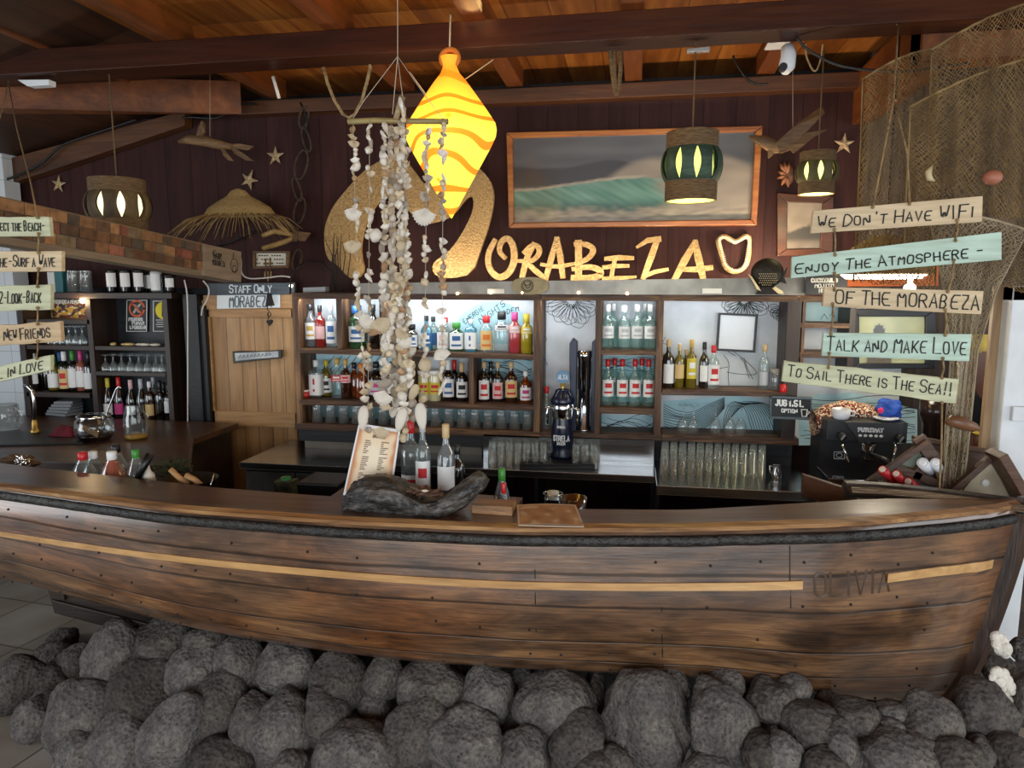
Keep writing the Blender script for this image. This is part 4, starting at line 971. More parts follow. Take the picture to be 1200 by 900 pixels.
# fixed nails of the letters are hidden; the shark jaw
sj = thing('shark_jaw', 'yellowed shark jaw with teeth hung on the wall right of the letters', 'shark jaw', at(862, 318, 4.58))
ring = [(841,280),(848,276),(856,281),(861,283),(867,281),(874,276),(879,279),(878,290),(877,302),(874,312),(867,318.5),(857,318.5),(849,312),(846,301),(843,289)]
b = MB(); P = ring
Q = []
for i in range(len(P)):
    a, c = P[i], P[(i+1) % len(P)]; Q += [(0.75*a[0]+0.25*c[0], 0.75*a[1]+0.25*c[1]), (0.25*a[0]+0.75*c[0], 0.25*a[1]+0.75*c[1])]
pts = [at(x, y, 4.56) for x, y in Q]
b.tube(pts, [0.010+0.006*abs(math.sin(i*.5)) for i in range(len(pts))], 8, closed=True); build(b, 'jaw_bone', M['ivory'], sj)
b = MB(); c0 = at(861, 298, 4.55)
for i in range(0, len(pts)):
    for h in (0.0, 0.5):
        p = pts[i].lerp(pts[(i+1) % len(pts)], h)+Vector((0, -0.014, 0)); d = (c0-p).normalized(); s = d.cross(Vector((0, 1, 0)))*0.006
        b.add([p-s, p+s, p+d*0.022, p+Vector((0, -.006, 0))], [(0, 1, 2), (0, 3, 1), (1, 3, 2), (2, 3, 0)])
tt = build(b, 'teeth', pm('efe6cc', .4), sj); tt['kind'] = 'stuff'

# ------------------------------------------------------------------ painting-like colour grids
def picture(name, corners, Y, nx, ny, fn, parent, m, proud=0.0):
    f = quad([at(x, y, Y) for x, y in corners]); b = MB(); cols = []
    b.grid(lambda u, v: f(u, v), nx, ny, 0, False)
    for j in range(ny+1):
        for i in range(nx+1): cols.append(fn(i/nx, 1-j/ny))
    b.f = [q[::1] for q in b.f]
    return build(b, name, m, parent, cols=cols)
def hx(h): return Vector(S(h)[:3])
def mix(a, b, t): t = max(0, min(1, t)); return a*(1-t)+b*t
def ss(a, b, x): t = max(0, min(1, (x-a)/(b-a))); return t*t*(3-2*t)
def wavepic(u, v):   # v down
    n = lambda a, b, o: noise.noise(Vector((u*a, v*b, o)))
    c = mix(hx('4a4d55'), hx('6d7076'), 0.5+0.5*n(5, 9, 1))
    hill = 0.36+0.02*n(8, 1, 2)-0.10*ss(.2, .5, u)+0.12*ss(.4, .6, u)
    c = mix(c, hx('3a3c44'), ss(hill-.02, hill+.02, v)*(1-ss(.5, .62, u)))
    spray = 0.62-0.34*ss(.28, .60, u)+0.10*ss(.85, 1.0, u)+0.04*n(7, 2, 3)
    c = mix(c, mix(hx('8b8278'), hx('b0a596'), .5+.5*n(9, 9, 4)), ss(spray-.06, spray+.05, v))
    crest = 0.62-0.13*ss(0.0, .52, u)+0.06*ss(.55, .8, u)+0.01*n(24, 1, 8)
    face = ss(crest, crest+.02, v)*(1-ss(.87, .93, v))*(1-ss(.55, .70, u+.10*n(3, 6, 5)))
    streak = noise.noise(Vector((u*26-v*16, v*5, 6)))
    wv = mix(hx('3f7d70'), hx('82b0a2'), .5+.8*streak); wv = mix(wv, hx('2f5f58'), ss(.70, .86, v))
    c = mix(c, wv, face)
    c = mix(c, hx('d9cdb8'), (1-abs(v-crest)/.022 if abs(v-crest) < .022 else 0)*(1-ss(.5, .6, u))*.8)
    foam = ss(.80, .92, v+.05*n(12, 5, 7)+.05*n(30, 20, 9))
    c = mix(c, mix(hx('83796a'), hx('b7ac98'), .5+.9*n(20, 30, 10)), foam)
    return c*.72
PA = painted('printed_picture', 0.4, 0.5)
wp = thing('wave_picture', 'large wooden framed picture of a breaking green wave on the wall', 'picture', at(742, 264, 4.55))
o_ = [(593, 155), (894, 147), (887, 264), (596, 267)]; i_ = [(600, 161), (886, 153.5), (880, 257), (602, 261)]
fr = [wood('picture_frame_wood', '7a4420', 'a9672f', 'c98a4c', 'x', .35, 8, .2, .3), ]
for k in range(4):
    l = (k+1) % 4; q = [o_[k], o_[l], i_[l], i_[k]]; b = MB(); b.prism([at(x, y, 4.535) for x, y in q], (0, 0.06, 0)); build(b, 'frame_rail', fr[0], wp, bevel=0.006)
picture('picture_sheet', i_, 4.57, 150, 56, wavepic, wp, PA)
sp = thing('small_picture', 'small brown framed landscape picture low on the wall near the net', 'picture', at(940, 300, 4.55))
o_ = [(911, 226), (977, 230), (976, 300), (911, 300)]; i_ = [(923, 237), (964, 238), (961, 291), (922, 292)]
b = MB()
for k in range(4):
    l = (k+1) % 4; q = [o_[k], o_[l], i_[l], i_[k]]; b.prism([at(x, y, 4.55) for x, y in q], (0, 0.04, 0))
build(b, 'frame', wood('dark_frame_wood', '34190a', '4c2812', '643a1b', 'x', .4, 8, .2, .3), sp, bevel=0.004)
picture('picture_sheet', i_, 4.565, 30, 30, lambda u, v: mix(mix(hx('8f8373'), hx('7d7263'), .5+noise.noise(Vector((u*4, v*4, 1)))), hx('3f3c37'), ss(.48, .56, v+.25*u+.05*noise.noise(Vector((u*9, v*9, 3)))-.12)*(1-.6*ss(.75, .9, v))), sp, PA)

# ------------------------------------------------------------------ wall ornaments
def starfish(px, py, r, Y, seed, label):
    q = random.Random(seed); c = at(px, py, Y); R = wpx(px, py, Y, r); b = MB(); a0 = q.uniform(0, 1.2)
    top = c+Vector((0, -R*.30, 0)); bot = c+Vector((0, 0.004, 0)); rim = []
    for k in range(10):
        a = a0+k*PI/5; rr = R*(q.uniform(.9, 1.1) if k % 2 == 0 else .36); rim.append(c+Vector((rr*math.cos(a), -.004, rr*math.sin(a))))
    ridge = [c.lerp(rim[k], .55)+Vector((0, -R*.2, 0)) for k in range(0, 10, 2)]
    vs = [top, bot]+rim+ridge; fs = []
    for k in range(5):
        e = 2+2*k; l = 2+(2*k-1) % 10; r_ = 2+(2*k+1) % 10; g = 12+k; g2 = 12+(k+1) % 5
        fs += [(e, g, l), (e, r_, g), (l, g, 0), (g, r_, 0), (1, l, e), (1, e, r_)]
    b.add(vs, fs, 0, False); o = build(b, 'starfish', M['star'], loc=tuple(c)); return tag(o, label, 'starfish', 'starfish on the maroon wall')
starfish(69, 216, 9, 4.585, 1, 'pale starfish on the wall above the brick clad board, far left')
starfish(292, 211, 11, 4.585, 2, 'pale starfish on the wall just above the straw hat')
starfish(323, 183, 11, 4.585, 3, 'pale starfish on the wall up and right of the straw hat')
starfish(989, 169, 14, 4.585, 4, 'large pale starfish on the wall beside the net')
# straw hat
ht = thing('straw_hat', 'woven straw sun hat with frayed brim hung on the wall by the door', 'hat', at(280, 265, 4.34))
c = at(279, 221, 4.34); k = wpx(279, 240, 4.34, 1)
prof = [(2, 0), (8, -2), (14, -8), (24, -13), (36, -20), (42, -28)]
b = MB()
pr = []
for (r0, z0), (r1, z1) in zip(prof, prof[1:]):
    for s in range(6): pr.append((r0+(r1-r0)*s/6, z0+(z1-z0)*s/6))
pr.append(prof[-1])
pr = [(r*k+(.0018 if i % 2 else 0), z*k) for i, (r, z) in enumerate(pr)]
b.lathe(pr, 40, c, sy=.36); b.lathe([(r*.98, z-.006) for r, z in pr][::-1], 40, c, sy=.36); build(b, 'crown', M['straw'], ht)
b = MB(); q = random.Random(5)
for i in range(64):
    a = 2*PI*i/64+q.uniform(-.05, .05); r0 = 40*k; L = q.uniform(16, 34)*k*(1.35 if math.cos(a) < -.3 else 1); dz = q.uniform(.45, 1.1)
    p0 = c+Vector((r0*math.cos(a), r0*math.sin(a)*.36, -27*k)); dv = Vector((math.cos(a), .5*math.sin(a), -dz*.55)).normalized()
    p1 = p0+dv*L*.5; p2 = p0+dv*L+Vector((0, 0, -.22*L)); b.tube([p0, p1, p2], [.0035, .003, .001], 4)
fr_ = build(b, 'frayed_brim', M['straw'], ht); fr_['kind'] = 'stuff'
# cord the hat hangs from is hidden; horn mobile and long chain beside it
hm_ = thing('horn_hanging', 'two pale curved horns bound together hanging under the straw hat', 'ornament', at(325, 290, 4.45))
for P in ([(308, 276), (322, 271), (334, 273), (344, 276)], [(308, 291), (322, 287), (334, 283), (344, 279)], [(322, 258), (330, 266), (338, 273)]):
    b = MB(); b.tube([at(x, y, 4.45) for x, y in P], [wpx(300, 280, 4.45, w) for w in ([2.6, 3, 3, 2.4] if len(P) == 4 else [2, 2.6, 2.6])], 8); build(b, 'horn', mat('horn_%d' % len(bpy.data.objects), 'b08d55', .5, 0, '8a6a3c', 30, .3), hm_)
b = MB(); b.prism([at(x, y, 4.44) for x, y in ((344, 272), (350, 271), (364, 273), (357, 283), (350, 282))], (0, .012, 0)); build(b, 'wooden_tail', M['carve'], hm_)
b = MB()
for z in range(3): b.tube([at(343+z*2, 271, 4.435), at(344+z*2, 277, 4.43), at(343+z*2, 283, 4.435)], .006, 6)
build(b, 'rope_binding', M['rope'], hm_)
ch = thing('wooden_chain', 'long dark chain of driftwood links hanging down the maroon wall', 'chain', at(350, 340, 4.52))
links = [(356, 125, 150), (359, 150, 178), (353, 176, 210), (348, 208, 236), (351, 232, 262), (346, 258, 280), (348, 292, 316)]
b = MB(); b.tube([at(x, y, 4.5) for x, y in ((352, 120), (356, 128), (360, 140), (358, 160))], .006, 6); build(b, 'cord', M['cable'], ch)
for i, (px, y0, y1) in enumerate(links):
    b = MB(); cc = at(px, (y0+y1)/2, 4.50); hh = (at(px, y0, 4.5).z-at(px, y1, 4.5).z)/2; ww = hh*.42; a = .35*(-1)**i
    b.tube([cc+Vector((ww*math.cos(t)*math.cos(a)+hh*math.sin(t)*math.sin(.25*(-1)**i), ww*math.cos(t)*math.sin(a), hh*math.sin(t))) for t in [2*PI*k_/20 for k_ in range(20)]], .0075, 6, closed=True)
    build(b, 'link', mat('dark_link', '4b3a2b', .8, 0, '2e241b', 30, .5) if i == 0 else bpy.data.materials['dark_link'], ch)
# carved flying fish, left and right
def fishbird(Y, body, rad, wings, label, m, tail=None, eye=None):
    t = thing('carved_flying_fish', label, 'ornament', at(*body[len(body)//2], Y))
    b = MB(); b.tube([at(x, y, Y) for x, y in body], [(wpx(x, y, Y, r)*.7, wpx(x, y, Y, r)) for (x, y), r in zip(body, rad)], 10); build(b, 'body', m, t)
    for w in wings:
        b = MB(); b.prism([at(x, y, Y-0.03+0.02*math.sin(x)) for x, y in w], (0, .012, 0)); build(b, 'wing', m, t, bevel=.004)
    if tail:
        b = MB(); b.prism([at(x, y, Y) for x, y in tail], (0, .014, 0)); build(b, 'tail', m, t, bevel=.003)
    return t
c1 = fishbird(4.2, [(209, 166), (222, 163), (240, 165), (258, 170), (272, 172)], [1.5, 5.5, 6, 5, 3], [[(228, 163), (232, 148), (236, 141), (240, 145), (240, 155), (236, 163)], [(258, 174), (262, 174), (268, 182), (274, 189), (267, 188), (261, 182)]],
              'carved driftwood flying fish hanging high left on thin threads', M['carve'], [(268, 169), (280, 168), (297, 171), (290, 176), (276, 174), (286, 180), (298, 189), (288, 188), (274, 180)])
b = MB(); b.tube([at(246, 73, 4.2), at(246, 160, 4.2)], .0012, 4); build(b, 'thread', M['thread'], c1)
c2 = fishbird(4.1, [(878, 160), (893, 165), (908, 172), (920, 170), (934, 160)], [1.5, 7, 9, 8, 5], [[(908, 168), (930, 148), (963, 124), (967, 132), (950, 150), (926, 176), (914, 180)], [(924, 172), (945, 155), (972, 151), (955, 160), (930, 180)], [(900, 172), (908, 168), (906, 182), (900, 186)]],
              'carved brown flying fish with spread wings hanging beside the rightmost rope lantern', M['carve'])
b = MB(); b.tube([at(929, 70, 4.1), at(929, 152, 4.1)], .0014, 4); build(b, 'thread', M['thread'], c2)
# lobster-like ornament below it
lo = thing('dried_crab', 'dried reddish crab ornament hung on the wall behind the rightmost rope lantern', 'ornament', at(922, 212, 4.5))
b = MB(); b.ball(at(924, 205, 4.575), (.035, .02, .06), 12, 8); build(b, 'shell', mat('crab_shell', '6b4630', .5, 0, '3a2418', 30, .4), lo)
for i, (dx, dy) in enumerate(((-8, -14), (-3, -16), (3, -15), (-10, -4), (-11, 4), (-6, 12), (2, 14))):
    b = MB(); b.tube([at(922, 205, 4.57), at(922+dx*.6, 205+dy*.6, 4.55), at(922+dx, 205+dy, 4.57)], [.010, .012, .004], 6); build(b, 'claw', pm('8a5a3c', .5), lo)
# fish sculpture of dark pierced metal
fs_ = thing('fish_sculpture', 'dark pierced metal fish sculpture with round body on the band end', 'sculpture', at(900, 344, 4.03))
b = MB(); b.ball(at(899, 320, 4.03), (wpx(899, 320, 4.03, 19.5), .035, wpx(899, 320, 4.03, 18)), 24, 14); build(b, 'body', M['fishdark'], fs_)
b = MB(); b.prism([at(x, y, 4.02) for x, y in ((912, 322), (924, 313), (919, 325), (922, 333), (912, 329))], (0, .014, 0)); build(b, 'fin', M['fishdark'], fs_, bevel=.002)
b = MB(); b.prism([at(x, y, 4.01) for x, y in ((893, 336), (908, 336), (913, 345), (887, 345))], (0, .05, 0)); build(b, 'foot', M['fishdark'], fs_, bevel=.002)
b = MB()
for i in range(9):
    for j in range(6):
        px, py = 890+i*2.4+(j % 2)*1.2, 321+j*2.6
        if (px-899)**2/250+(py-320)**2/230 < 1: b.ball(at(px, py, 3.993+((px-899)**2+(py-320)**2)*.00006), .0028, 6, 4)
o = build(b, 'pierced_dots', pm('d8c49a', .5), fs_); o['kind'] = 'stuff'
plate('driftwood_chip', [(877, 321), (881, 324), (889, 336), (892, 341), (887, 339)], 4.0, .01, pm('e8d6a6', .5), 'pale driftwood chip leaning against the left side of the dark fish', 'driftwood')
plate('driftwood_chip', [(905, 338), (909, 336), (917, 341), (919, 345), (912, 344)], 4.0, .01, pm('e8d6a6', .5), 'pale driftwood chip lying under the fin of the dark fish', 'driftwood')

# ------------------------------------------------------------------ pine door and its signs
YD = 4.50
dr_ = struct(thing('door_1', 'pine plank staff door beside the bottle shelves', 'door', at(292, 590, YD))); 
b = MB(); za = at(292, 352, YD).z; xa, xb = at(243, 430, YD).x, at(345, 430, YD).x
b.span((xa, YD, 0.0), (xb, YD+.035, za)); build(b, 'door_leaf', M['pine'], dr_)
b = MB(); b.span((xa, YD-.02, at(292, 372, YD).z), (xb, YD, at(292, 362, YD).z)); b.span((xa, YD-.02, at(292, 499, YD).z), (xb, YD, at(292, 482, YD).z)); b.span((xa, YD-.02, 0), (xa+.05, YD, za))
build(b, 'door_rails', M['pinex'], dr_, bevel=.002)
plate('door_header', [(238, 346), (346, 344), (346, 361), (238, 363)], YD-.03, .06, M['pinex'], 'pine header board over the staff door', 'board')
so = thing('staff_sign', 'grey slate painted STAFF ONLY sign board above the pine door', 'sign', at(290, 344, YD-.06))
b = MB(); b.prism([at(x, y, YD-.06) for x, y in ((243, 332), (345, 331), (345, 345), (243, 346))], (0, .03, 0)); build(b, 'board', wood('slate_board', '2c3138', '4a525b', '69727b', 'x', .6, 9, .4), so, bevel=.003)
b = MB(); f = quad([at(x, y, YD-.062) for x, y in ((269, 334), (318, 333.5), (318, 342.5), (269, 343))]); write(b, 'Staff Only', f, .008, small=.85); build(b, 'lettering', pm('d5dde2', .6), so)
ms = thing('name_plate', 'white plate with blue grey MORABEZA lettering on the door header', 'sign', at(290, 361, YD-.05))
b = MB(); b.prism([at(x, y, YD-.045) for x, y in ((254, 346), (328, 345), (328, 360.5), (254, 362))], (0, .012, 0)); build(b, 'board', pm('dfe3e4', .5), ms, bevel=.002)
b = MB(); f = quad([at(x, y, YD-.047) for x, y in ((269, 347.5), (318, 346.8), (318, 359), (269, 359.8))]); write(b, 'MORABEZA', f, .009); build(b, 'lettering', pm('5f6d75', .6), ms)
ds = thing('driftwood_sign', 'weathered driftwood plank with faint white writing nailed across the door', 'sign', at(300, 425, YD-.03))
b = MB(); b.prism([at(x, y, YD-.045) for x, y in ((272, 412), (280, 411.5), (304, 412), (330, 410), (329, 420), (312, 421.5), (290, 424), (273, 426))], (0, .024, 0)); build(b, 'plank', M['driftdark'], ds, bevel=.004)
b = MB(); b.prism([at(x, y, YD-.049) for x, y in ((275, 414), (326, 411.5), (326, 418.5), (300, 420.5), (276, 423))], (0, .004, 0)); build(b, 'whitewash', mat('worn_whitewash', 'd0d4d4', .7, 0, '8d9294', 14), ds)
b = MB(); f = quad([at(x, y, YD-.050) for x, y in ((278, 415), (322, 412.5), (322, 417), (278, 421))])
for k in range(9):
    x = .05+k*.1; b.ribbon([f(x, .2), f(x+.03, .8), f(x+.06, .3)], .004, (0, -1, 0), .001)
build(b, 'faint_writing', pm('4a4f55', .7), ds)
hh_ = thing('heart_hanger', 'rusty wire hanger with a bell and heart before the door sign', 'ornament', at(315, 380, 4.42))
b = MB(); b.tube([at(x, y, 4.42) for x, y in ((314, 344), (315, 352), (313, 362), (316, 366), (318, 368), (316, 371), (313, 369), (314, 366), (315, 374))], .003, 6); build(b, 'wire', M['fishdark'], hh_)
b = MB(); b.prism([at(x, y, 4.42) for x, y in ((313, 344), (316, 344), (320, 358), (311, 359))], (0, .02, 0)); build(b, 'bell', M['fishdark'], hh_)
b = MB(); b.prism([at(x, y, 4.41) for x, y in ((315, 382), (312, 377), (313, 375), (315, 376), (317, 374.5), (319, 376), (318, 379))], (0, .015, 0)); build(b, 'heart', M['fishdark'], hh_)
# framed notice with bamboo chimes over the door
fn_ = thing('framed_notice', 'small wooden framed notice with three lines of print above the door sign', 'picture', at(317, 315, 4.56))
b = MB(); o_ = [(296, 294), (339, 294), (338, 314), (296, 315)]; i_ = [(298.5, 296.5), (335, 296.5), (335, 311), (298.5, 312)]
for k in range(4):
    l = (k+1) % 4; b.prism([at(x, y, 4.555) for x, y in (o_[k], o_[l], i_[l], i_[k])], (0, .03, 0))
build(b, 'frame', M['carve'], fn_, bevel=.002)
b = MB(); b.prism([at(x, y, 4.575) for x, y in i_], (0, .005, 0)); build(b, 'paper', pm('cfc8b6', .6), fn_)
b = MB()
for r in range(3):
    for s in range(11):
        if (s*7+r*3) % 5: p = at(301+s*3, 299.5+r*4.5, 4.573); b.box(p, (.012, .002, .008))
o = build(b, 'print', pm('3a342e', .7), fn_); o['kind'] = 'stuff'
bc = thing('bamboo_chime', 'little bamboo wind chime hanging in front of the framed notice', 'wind chime', at(314, 328, 4.5))
for dx in (-3.5, 0, 3.5):
    b = MB(); b.tube([at(314+dx, 318, 4.48), at(314+dx, 330-abs(dx), 4.48)], .006, 8); build(b, 'bamboo_tube', M['twine'], bc)
b = MB(); b.tube([at(309, 309, 4.48), at(319, 309, 4.48)], .007, 8); b.tube([at(311, 303, 4.48), at(312, 318, 4.48)], .005, 6); b.tube([at(317, 302, 4.48), at(316, 318, 4.48)], .005, 6); build(b, 'hanger', M['carve'], bc)
b = MB(); p = at(341, 335, 4.40); b.ball(p, .011, 10, 6); o = build(b, 'string_light_bulb', emit('white_bulb', 'fff0d2', 18)); tag(o, 'small lit string light bulb beside the staff only sign', 'light bulb')
plate('grey_box', [(355, 337), (381, 336), (381, 342), (355, 343)], 4.2, .06, pm('9ea3a6', .4), 'small grey box with white sticker on top of the shelves by the door', 'box')
# thin branches in front of the emblem and the ironwork arch by the shelves
br = thing('twig_bunch', 'bunch of thin dark twigs in front of the emblem left leg', 'twigs', at(395, 310, 4.22)); q = random.Random(2); b = MB()
for i in range(9): x = 384+i*2.6; b.tube([at(x+q.uniform(-3, 3), 342, 4.22), at(x+q.uniform(-4, 6), 300, 4.22), at(x+q.uniform(-8, 10), 270+q.uniform(0, 24), 4.22)], [.004, .003, .001], 5)
o = build(b, 'twigs', pm('1f1712', .8), br)
b = MB(); b.tube([at(x, y, 4.35) for x, y in ((340, 345), (341, 325), (348, 312), (362, 306), (378, 308), (390, 320), (394, 340))], .006, 6)
o = build(b, 'iron_arch', M['fishdark']); tag(o, 'thin black iron arch on top of the shelves by the door', 'ironwork')
# ------------------------------------------------------------------ left end: dark shelving, brick clad board, back counter
YA, YC = 4.35, 4.60
def lbox(x0, x1, y0, y1, parent, name, m, ya=YA, yb=YC, bevel=.003):
    b = MB(); p, q = at(x0, (y0+y1)/2, ya), at(x1, (y0+y1)/2, ya); b.span((p.x, ya, at((x0+x1)/2, y1, ya).z), (q.x, yb, at((x0+x1)/2, y0, ya).z))
    return build(b, name, M[m], parent, bevel=bevel)
lu = thing('dark_shelving', 'dark brown shelving unit with wine and glasses, far left behind the counter', 'shelf', (at(115, 495, 4.47).x, 4.47, at(115, 497, YA).z))
lbox(25, 31, 350, 496, lu, 'upright', 'dshelfz'); lbox(105, 111, 350, 494, lu, 'upright', 'dshelfz'); lbox(194, 200, 350, 496, lu, 'upright', 'dshelfz')
lbox(25, 201, 343, 350, lu, 'top_board', 'dshelf'); lbox(31, 105, 374, 380, lu, 'shelf', 'dshelf'); lbox(31, 105, 404.5, 410, lu, 'shelf', 'dshelf'); lbox(31, 105, 460, 466, lu, 'shelf', 'dshelf')
lbox(111, 194, 406, 411, lu, 'shelf', 'dshelf'); lbox(111, 194, 436, 441, lu, 'shelf', 'dshelf'); lbox(25, 201, 491, 497, lu, 'shelf', 'dshelf')
b = MB(); b.span((at(25, 400, YC).x, YC, at(115, 497, YC).z), (at(205, 400, YC).x, YC+.02, at(115, 347, YC).z)); build(b, 'back_panel', M['slate'], lu)
# posters inside
po = thing('no_smoking_poster', 'black no smoking poster with orange ring inside the dark shelving', 'poster', at(160, 389, 4.585))
b = MB(); b.prism([at(x, y, 4.585) for x, y in ((148, 351), (173, 351), (172.5, 389), (147.5, 389))], (0, .006, 0)); build(b, 'sheet', pm('1a1a1e', .5), po)
b = MB(); rr = [(148.8, 351.8), (172.2, 351.8), (171.8, 388.2), (148.4, 388.2), (148.8, 351.8)]; b.ribbon([at(x, y, 4.584) for x, y in rr], .005, (0, -1, 0), .001); build(b, 'white_border', pm('e4e4e0', .6), po)
b = MB(); b.ribbon([at(160.5+8.5*math.cos(2*PI*k/28), 361.5-9*math.sin(2*PI*k/28), 4.582) for k in range(29)], .014, (0, -1, 0), .001); b.ribbon([at(155, 355.5, 4.582), at(166, 367.5, 4.582)], .012, (0, -1, 0), .001); build(b, 'orange_ring', pm('e2653c', .6), po)
b = MB(); b.ribbon([at(x, y, 4.5835) for x, y in ((157, 366), (160, 361), (164, 357))], .016, (0, -1, 0), .0005); b.ribbon([at(x, y, 4.5835) for x, y in ((158, 357), (161, 359), (160, 364), (163, 366))], .006, (0, -1, 0), .0005); build(b, 'cigarette', pm('b9b4a4', .6), po)
b = MB()
for t_, x0, x1, y0 in (('PROIBIDO', 151, 167, 372.5), ('FUMAR', 155, 169, 377), ('& FOGUEAR', 152, 171, 382)):
    f = quad([at(x, y, 4.583) for x, y in ((x0, y0), (x1, y0), (x1, y0+3.4), (x0, y0+3.4))]); write(b, t_, f, .0055)
build(b, 'lettering', pm('ecece8', .6), po)
po = thing('warning_poster', 'black poster with a yellow disc beside the no smoking poster', 'poster', at(187, 389, 4.585))
b = MB(); b.prism([at(x, y, 4.585) for x, y in ((179, 352), (203, 352), (203, 389), (179, 389))], (0, .006, 0)); build(b, 'sheet', pm('1a1a1e', .5), po)
b = MB(); b.ribbon([at(x, y, 4.584) for x, y in ((202, 352.8), (179.8, 352.8), (179.8, 388.2), (202, 388.2))], .005, (0, -1, 0), .001)
for r in range(4): b.ribbon([at(183+r % 2, 375+r*2.6, 4.583), at(197, 375+r*2.6, 4.583)], .004, (0, -1, 0), .001)
build(b, 'white_border', pm('e4e4e0', .6), po)
b = MB(); b.disc(at(191, 364, 4.5835), wpx(191, 364, 4.58, 9), 'y', 24); b.f[-1] = b.f[-1][::-1]; build(b, 'yellow_disc', pm('e8d424', .6), po)
b = MB(); b.ribbon([at(191, 357.5, 4.582), at(191, 370, 4.582)], .018, (0, -1, 0), .001); build(b, 'black_bar', pm('17171a', .6), po)
def posterfn(u, v):
    n = noise.noise(Vector((u*7, v*5, 2))); n2 = noise.noise(Vector((u*14, v*9, 5)))
    c = mix(hx('141414'), hx('c89a1e'), ss(-.02, .16, n)); c = mix(c, hx('e4d9bc'), ss(.25, .4, n2)); c = mix(c, hx('8f3a1c'), ss(.2, .3, -n)*.7)
    return mix(hx('17171a'), c, ss(.16, .24, v))
po = thing('photo_poster', 'colourful yellow and black poster inside the upper left cell of the dark shelving', 'poster', at(83, 374, 4.58))
picture('sheet', [(60, 351), (105, 351), (105, 374), (60, 374)], 4.585, 60, 30, posterfn, po, PA)
b = MB(); f = quad([at(x, y, 4.583) for x, y in ((62, 351.5), (98, 351.5), (98, 355.5), (62, 355.5))]); write(b, 'PROIBIDO A MENORES', f, .005); build(b, 'lettering', pm('e8e8e4', .6), po)
p = at(97, 352, 4.37); b = MB(); b.lathe([(.001, .03), (.009, .03), (.010, .012)], 12, p); b.ball(p, .019, 14, 8); o = build(b, 'light_bulb', emit('warm_bulb', 'ffcf8a', 45)); tag(o, 'bare glowing light bulb under the top board of the dark shelving', 'light bulb')
point('bulb_light', p+Vector((0, -.05, -.01)), 2.2, (1, .72, .40), .03)
# wine and spirit bottles of the dark shelving
def wbase(py): return at(115, py, YA).z
WB = wbase(460)
shelf_bottles('on wine shelf of dark shelving', [(37, 414, 10, 'wine', 'dark', 'w', 'w', L1, None), (47, 418, -10, 'wine', 'dark', 'b', None, L1, None), (52, 416, -10, 'wine', 'dark', 'k', None, L1, None), (60, 418, 12, 'wine', 'olive', 'g', 'w', (.08, .5), None), (68, 413, -9, 'wine', 'dark', 'b', None, L1, None), (73, 412, 11.5, 'wine', 'dark', 'w', 't', (.05, .55), 'r'),
   (83, 411, 10.5, 'wine', 'dark', 'g', 'w', (.08, .56), None), (92.5, 411, 10.5, 'wine', 'rose', 'm', 'w', (.1, .5), None), (101.5, 412, 10.5, 'wine', 'dark', 'k', 'w', (.06, .46), None)], WB, Y=4.42, group='wine bottles in the dark shelving')
shelf_bottles('on lowest shelf of dark shelving', [(122, 443, 10.5, 'champ', 'dark', 'y', 'w', (.08, .36), None), (135, 442, 10.5, 'champ', 'dark', 'r', 'm', (.1, .36), None), (149, 445, 10.5, 'champ', 'dark', 'p', 'w', (.1, .34), None), (161, 444, 10.5, 'champ', 'dark', 's', None, L1, None), (171, 447, 10, 'tall', 'brown', 'w', 't', (.1, .4), None), (176, 442, -9, 'tall', 'grey', 's', None, L1, None), (183, 446, 9.5, 'wine', 'dark', 'k', None, L1, None), (188, 448, -9, 'wine', 'brown', 'k', None, L1, None), (193, 450, 9, 'wine', 'dark', 'k', 'w', (.2, .52), None)],
   wbase(491), Y=4.42, group='sparkling wine and spirits in the dark shelving')
shelf_bottles('on top of the dark shelving', [(137, 316, 11, 'jar', 'dark', 'k', 'w', (.25, .85), None), (153, 316, 11, 'jar', 'dark', 'k', 'w', (.25, .85), None), (168.5, 316, 11, 'jar', 'dark', 'k', 'w', (.25, .85), None), (182, 319, -10, 'jar', 'dark', 'k', 'w', (.2, .85), None), (188, 318, 11, 'jar', 'clear', 's', 'w', (.1, .9), None), (204, 322, 10, 'jar', 'dark', 'k', 'w', (.3, .8), None)], at(115, 343, YA).z, Y=4.42, group='jars on top of the dark shelving')
for k, (px, w, c, h, lb) in enumerate(((64, 8, 'c9cbc8', 319, 'white carton on top of the dark shelving, left end'), (73, 9, '1f5a60', 318, 'teal carton on top of the dark shelving beside a white one'))):
    p = at(px, 343, 4.42); r = wpx(px, 343, 4.42, w); z1 = at(px, h, 4.42).z; z0 = at(115, 343, YA).z+.001; b = MB()
    b.box((p.x, 4.42, (z0+z1)/2), (r, r*.8, z1-z0)); b.prism([(p.x-r/2, 4.42-r*.4, z1), (p.x+r/2, 4.42-r*.4, z1), (p.x+r/2, 4.42, z1+.01), (p.x-r/2, 4.42, z1+.01)], (0, .004, 0)); tag(build(b, 'carton', pm(c, .5), bevel=.002), lb, 'carton')
zt = at(115, 343, YA).z+.001
rows_of('tall_glass', 'tall glasses on top of the dark shelving', 'tall clear glass on top of the dark shelving between cartons and jars', [(at(px, 343, 4.42).x, 4.42, zt) for px in (84, 89, 99, 104)], .15, .03)
its = [(at(px, 430, yy).x, yy, wbase(404.5)+.001) for px in (62, 69, 76, 84, 92, 99.5) for yy in (4.40, 4.50)]
rows_of('wine_glass', 'glasses on the left column of the dark shelving', 'clear stemmed glass in the crowded row above the wine bottles', its, .125, .031, True)
its = [(at(px, 430, yy).x, yy, wbase(436)+.001) for px in (124, 133, 143, 153, 163, 173, 183, 190) for yy in (4.40, 4.50)]
rows_of('wine_glass', 'glasses on the right column of the dark shelving', 'clear stemmed glass in the row under the posters', its, .118, .034, True)
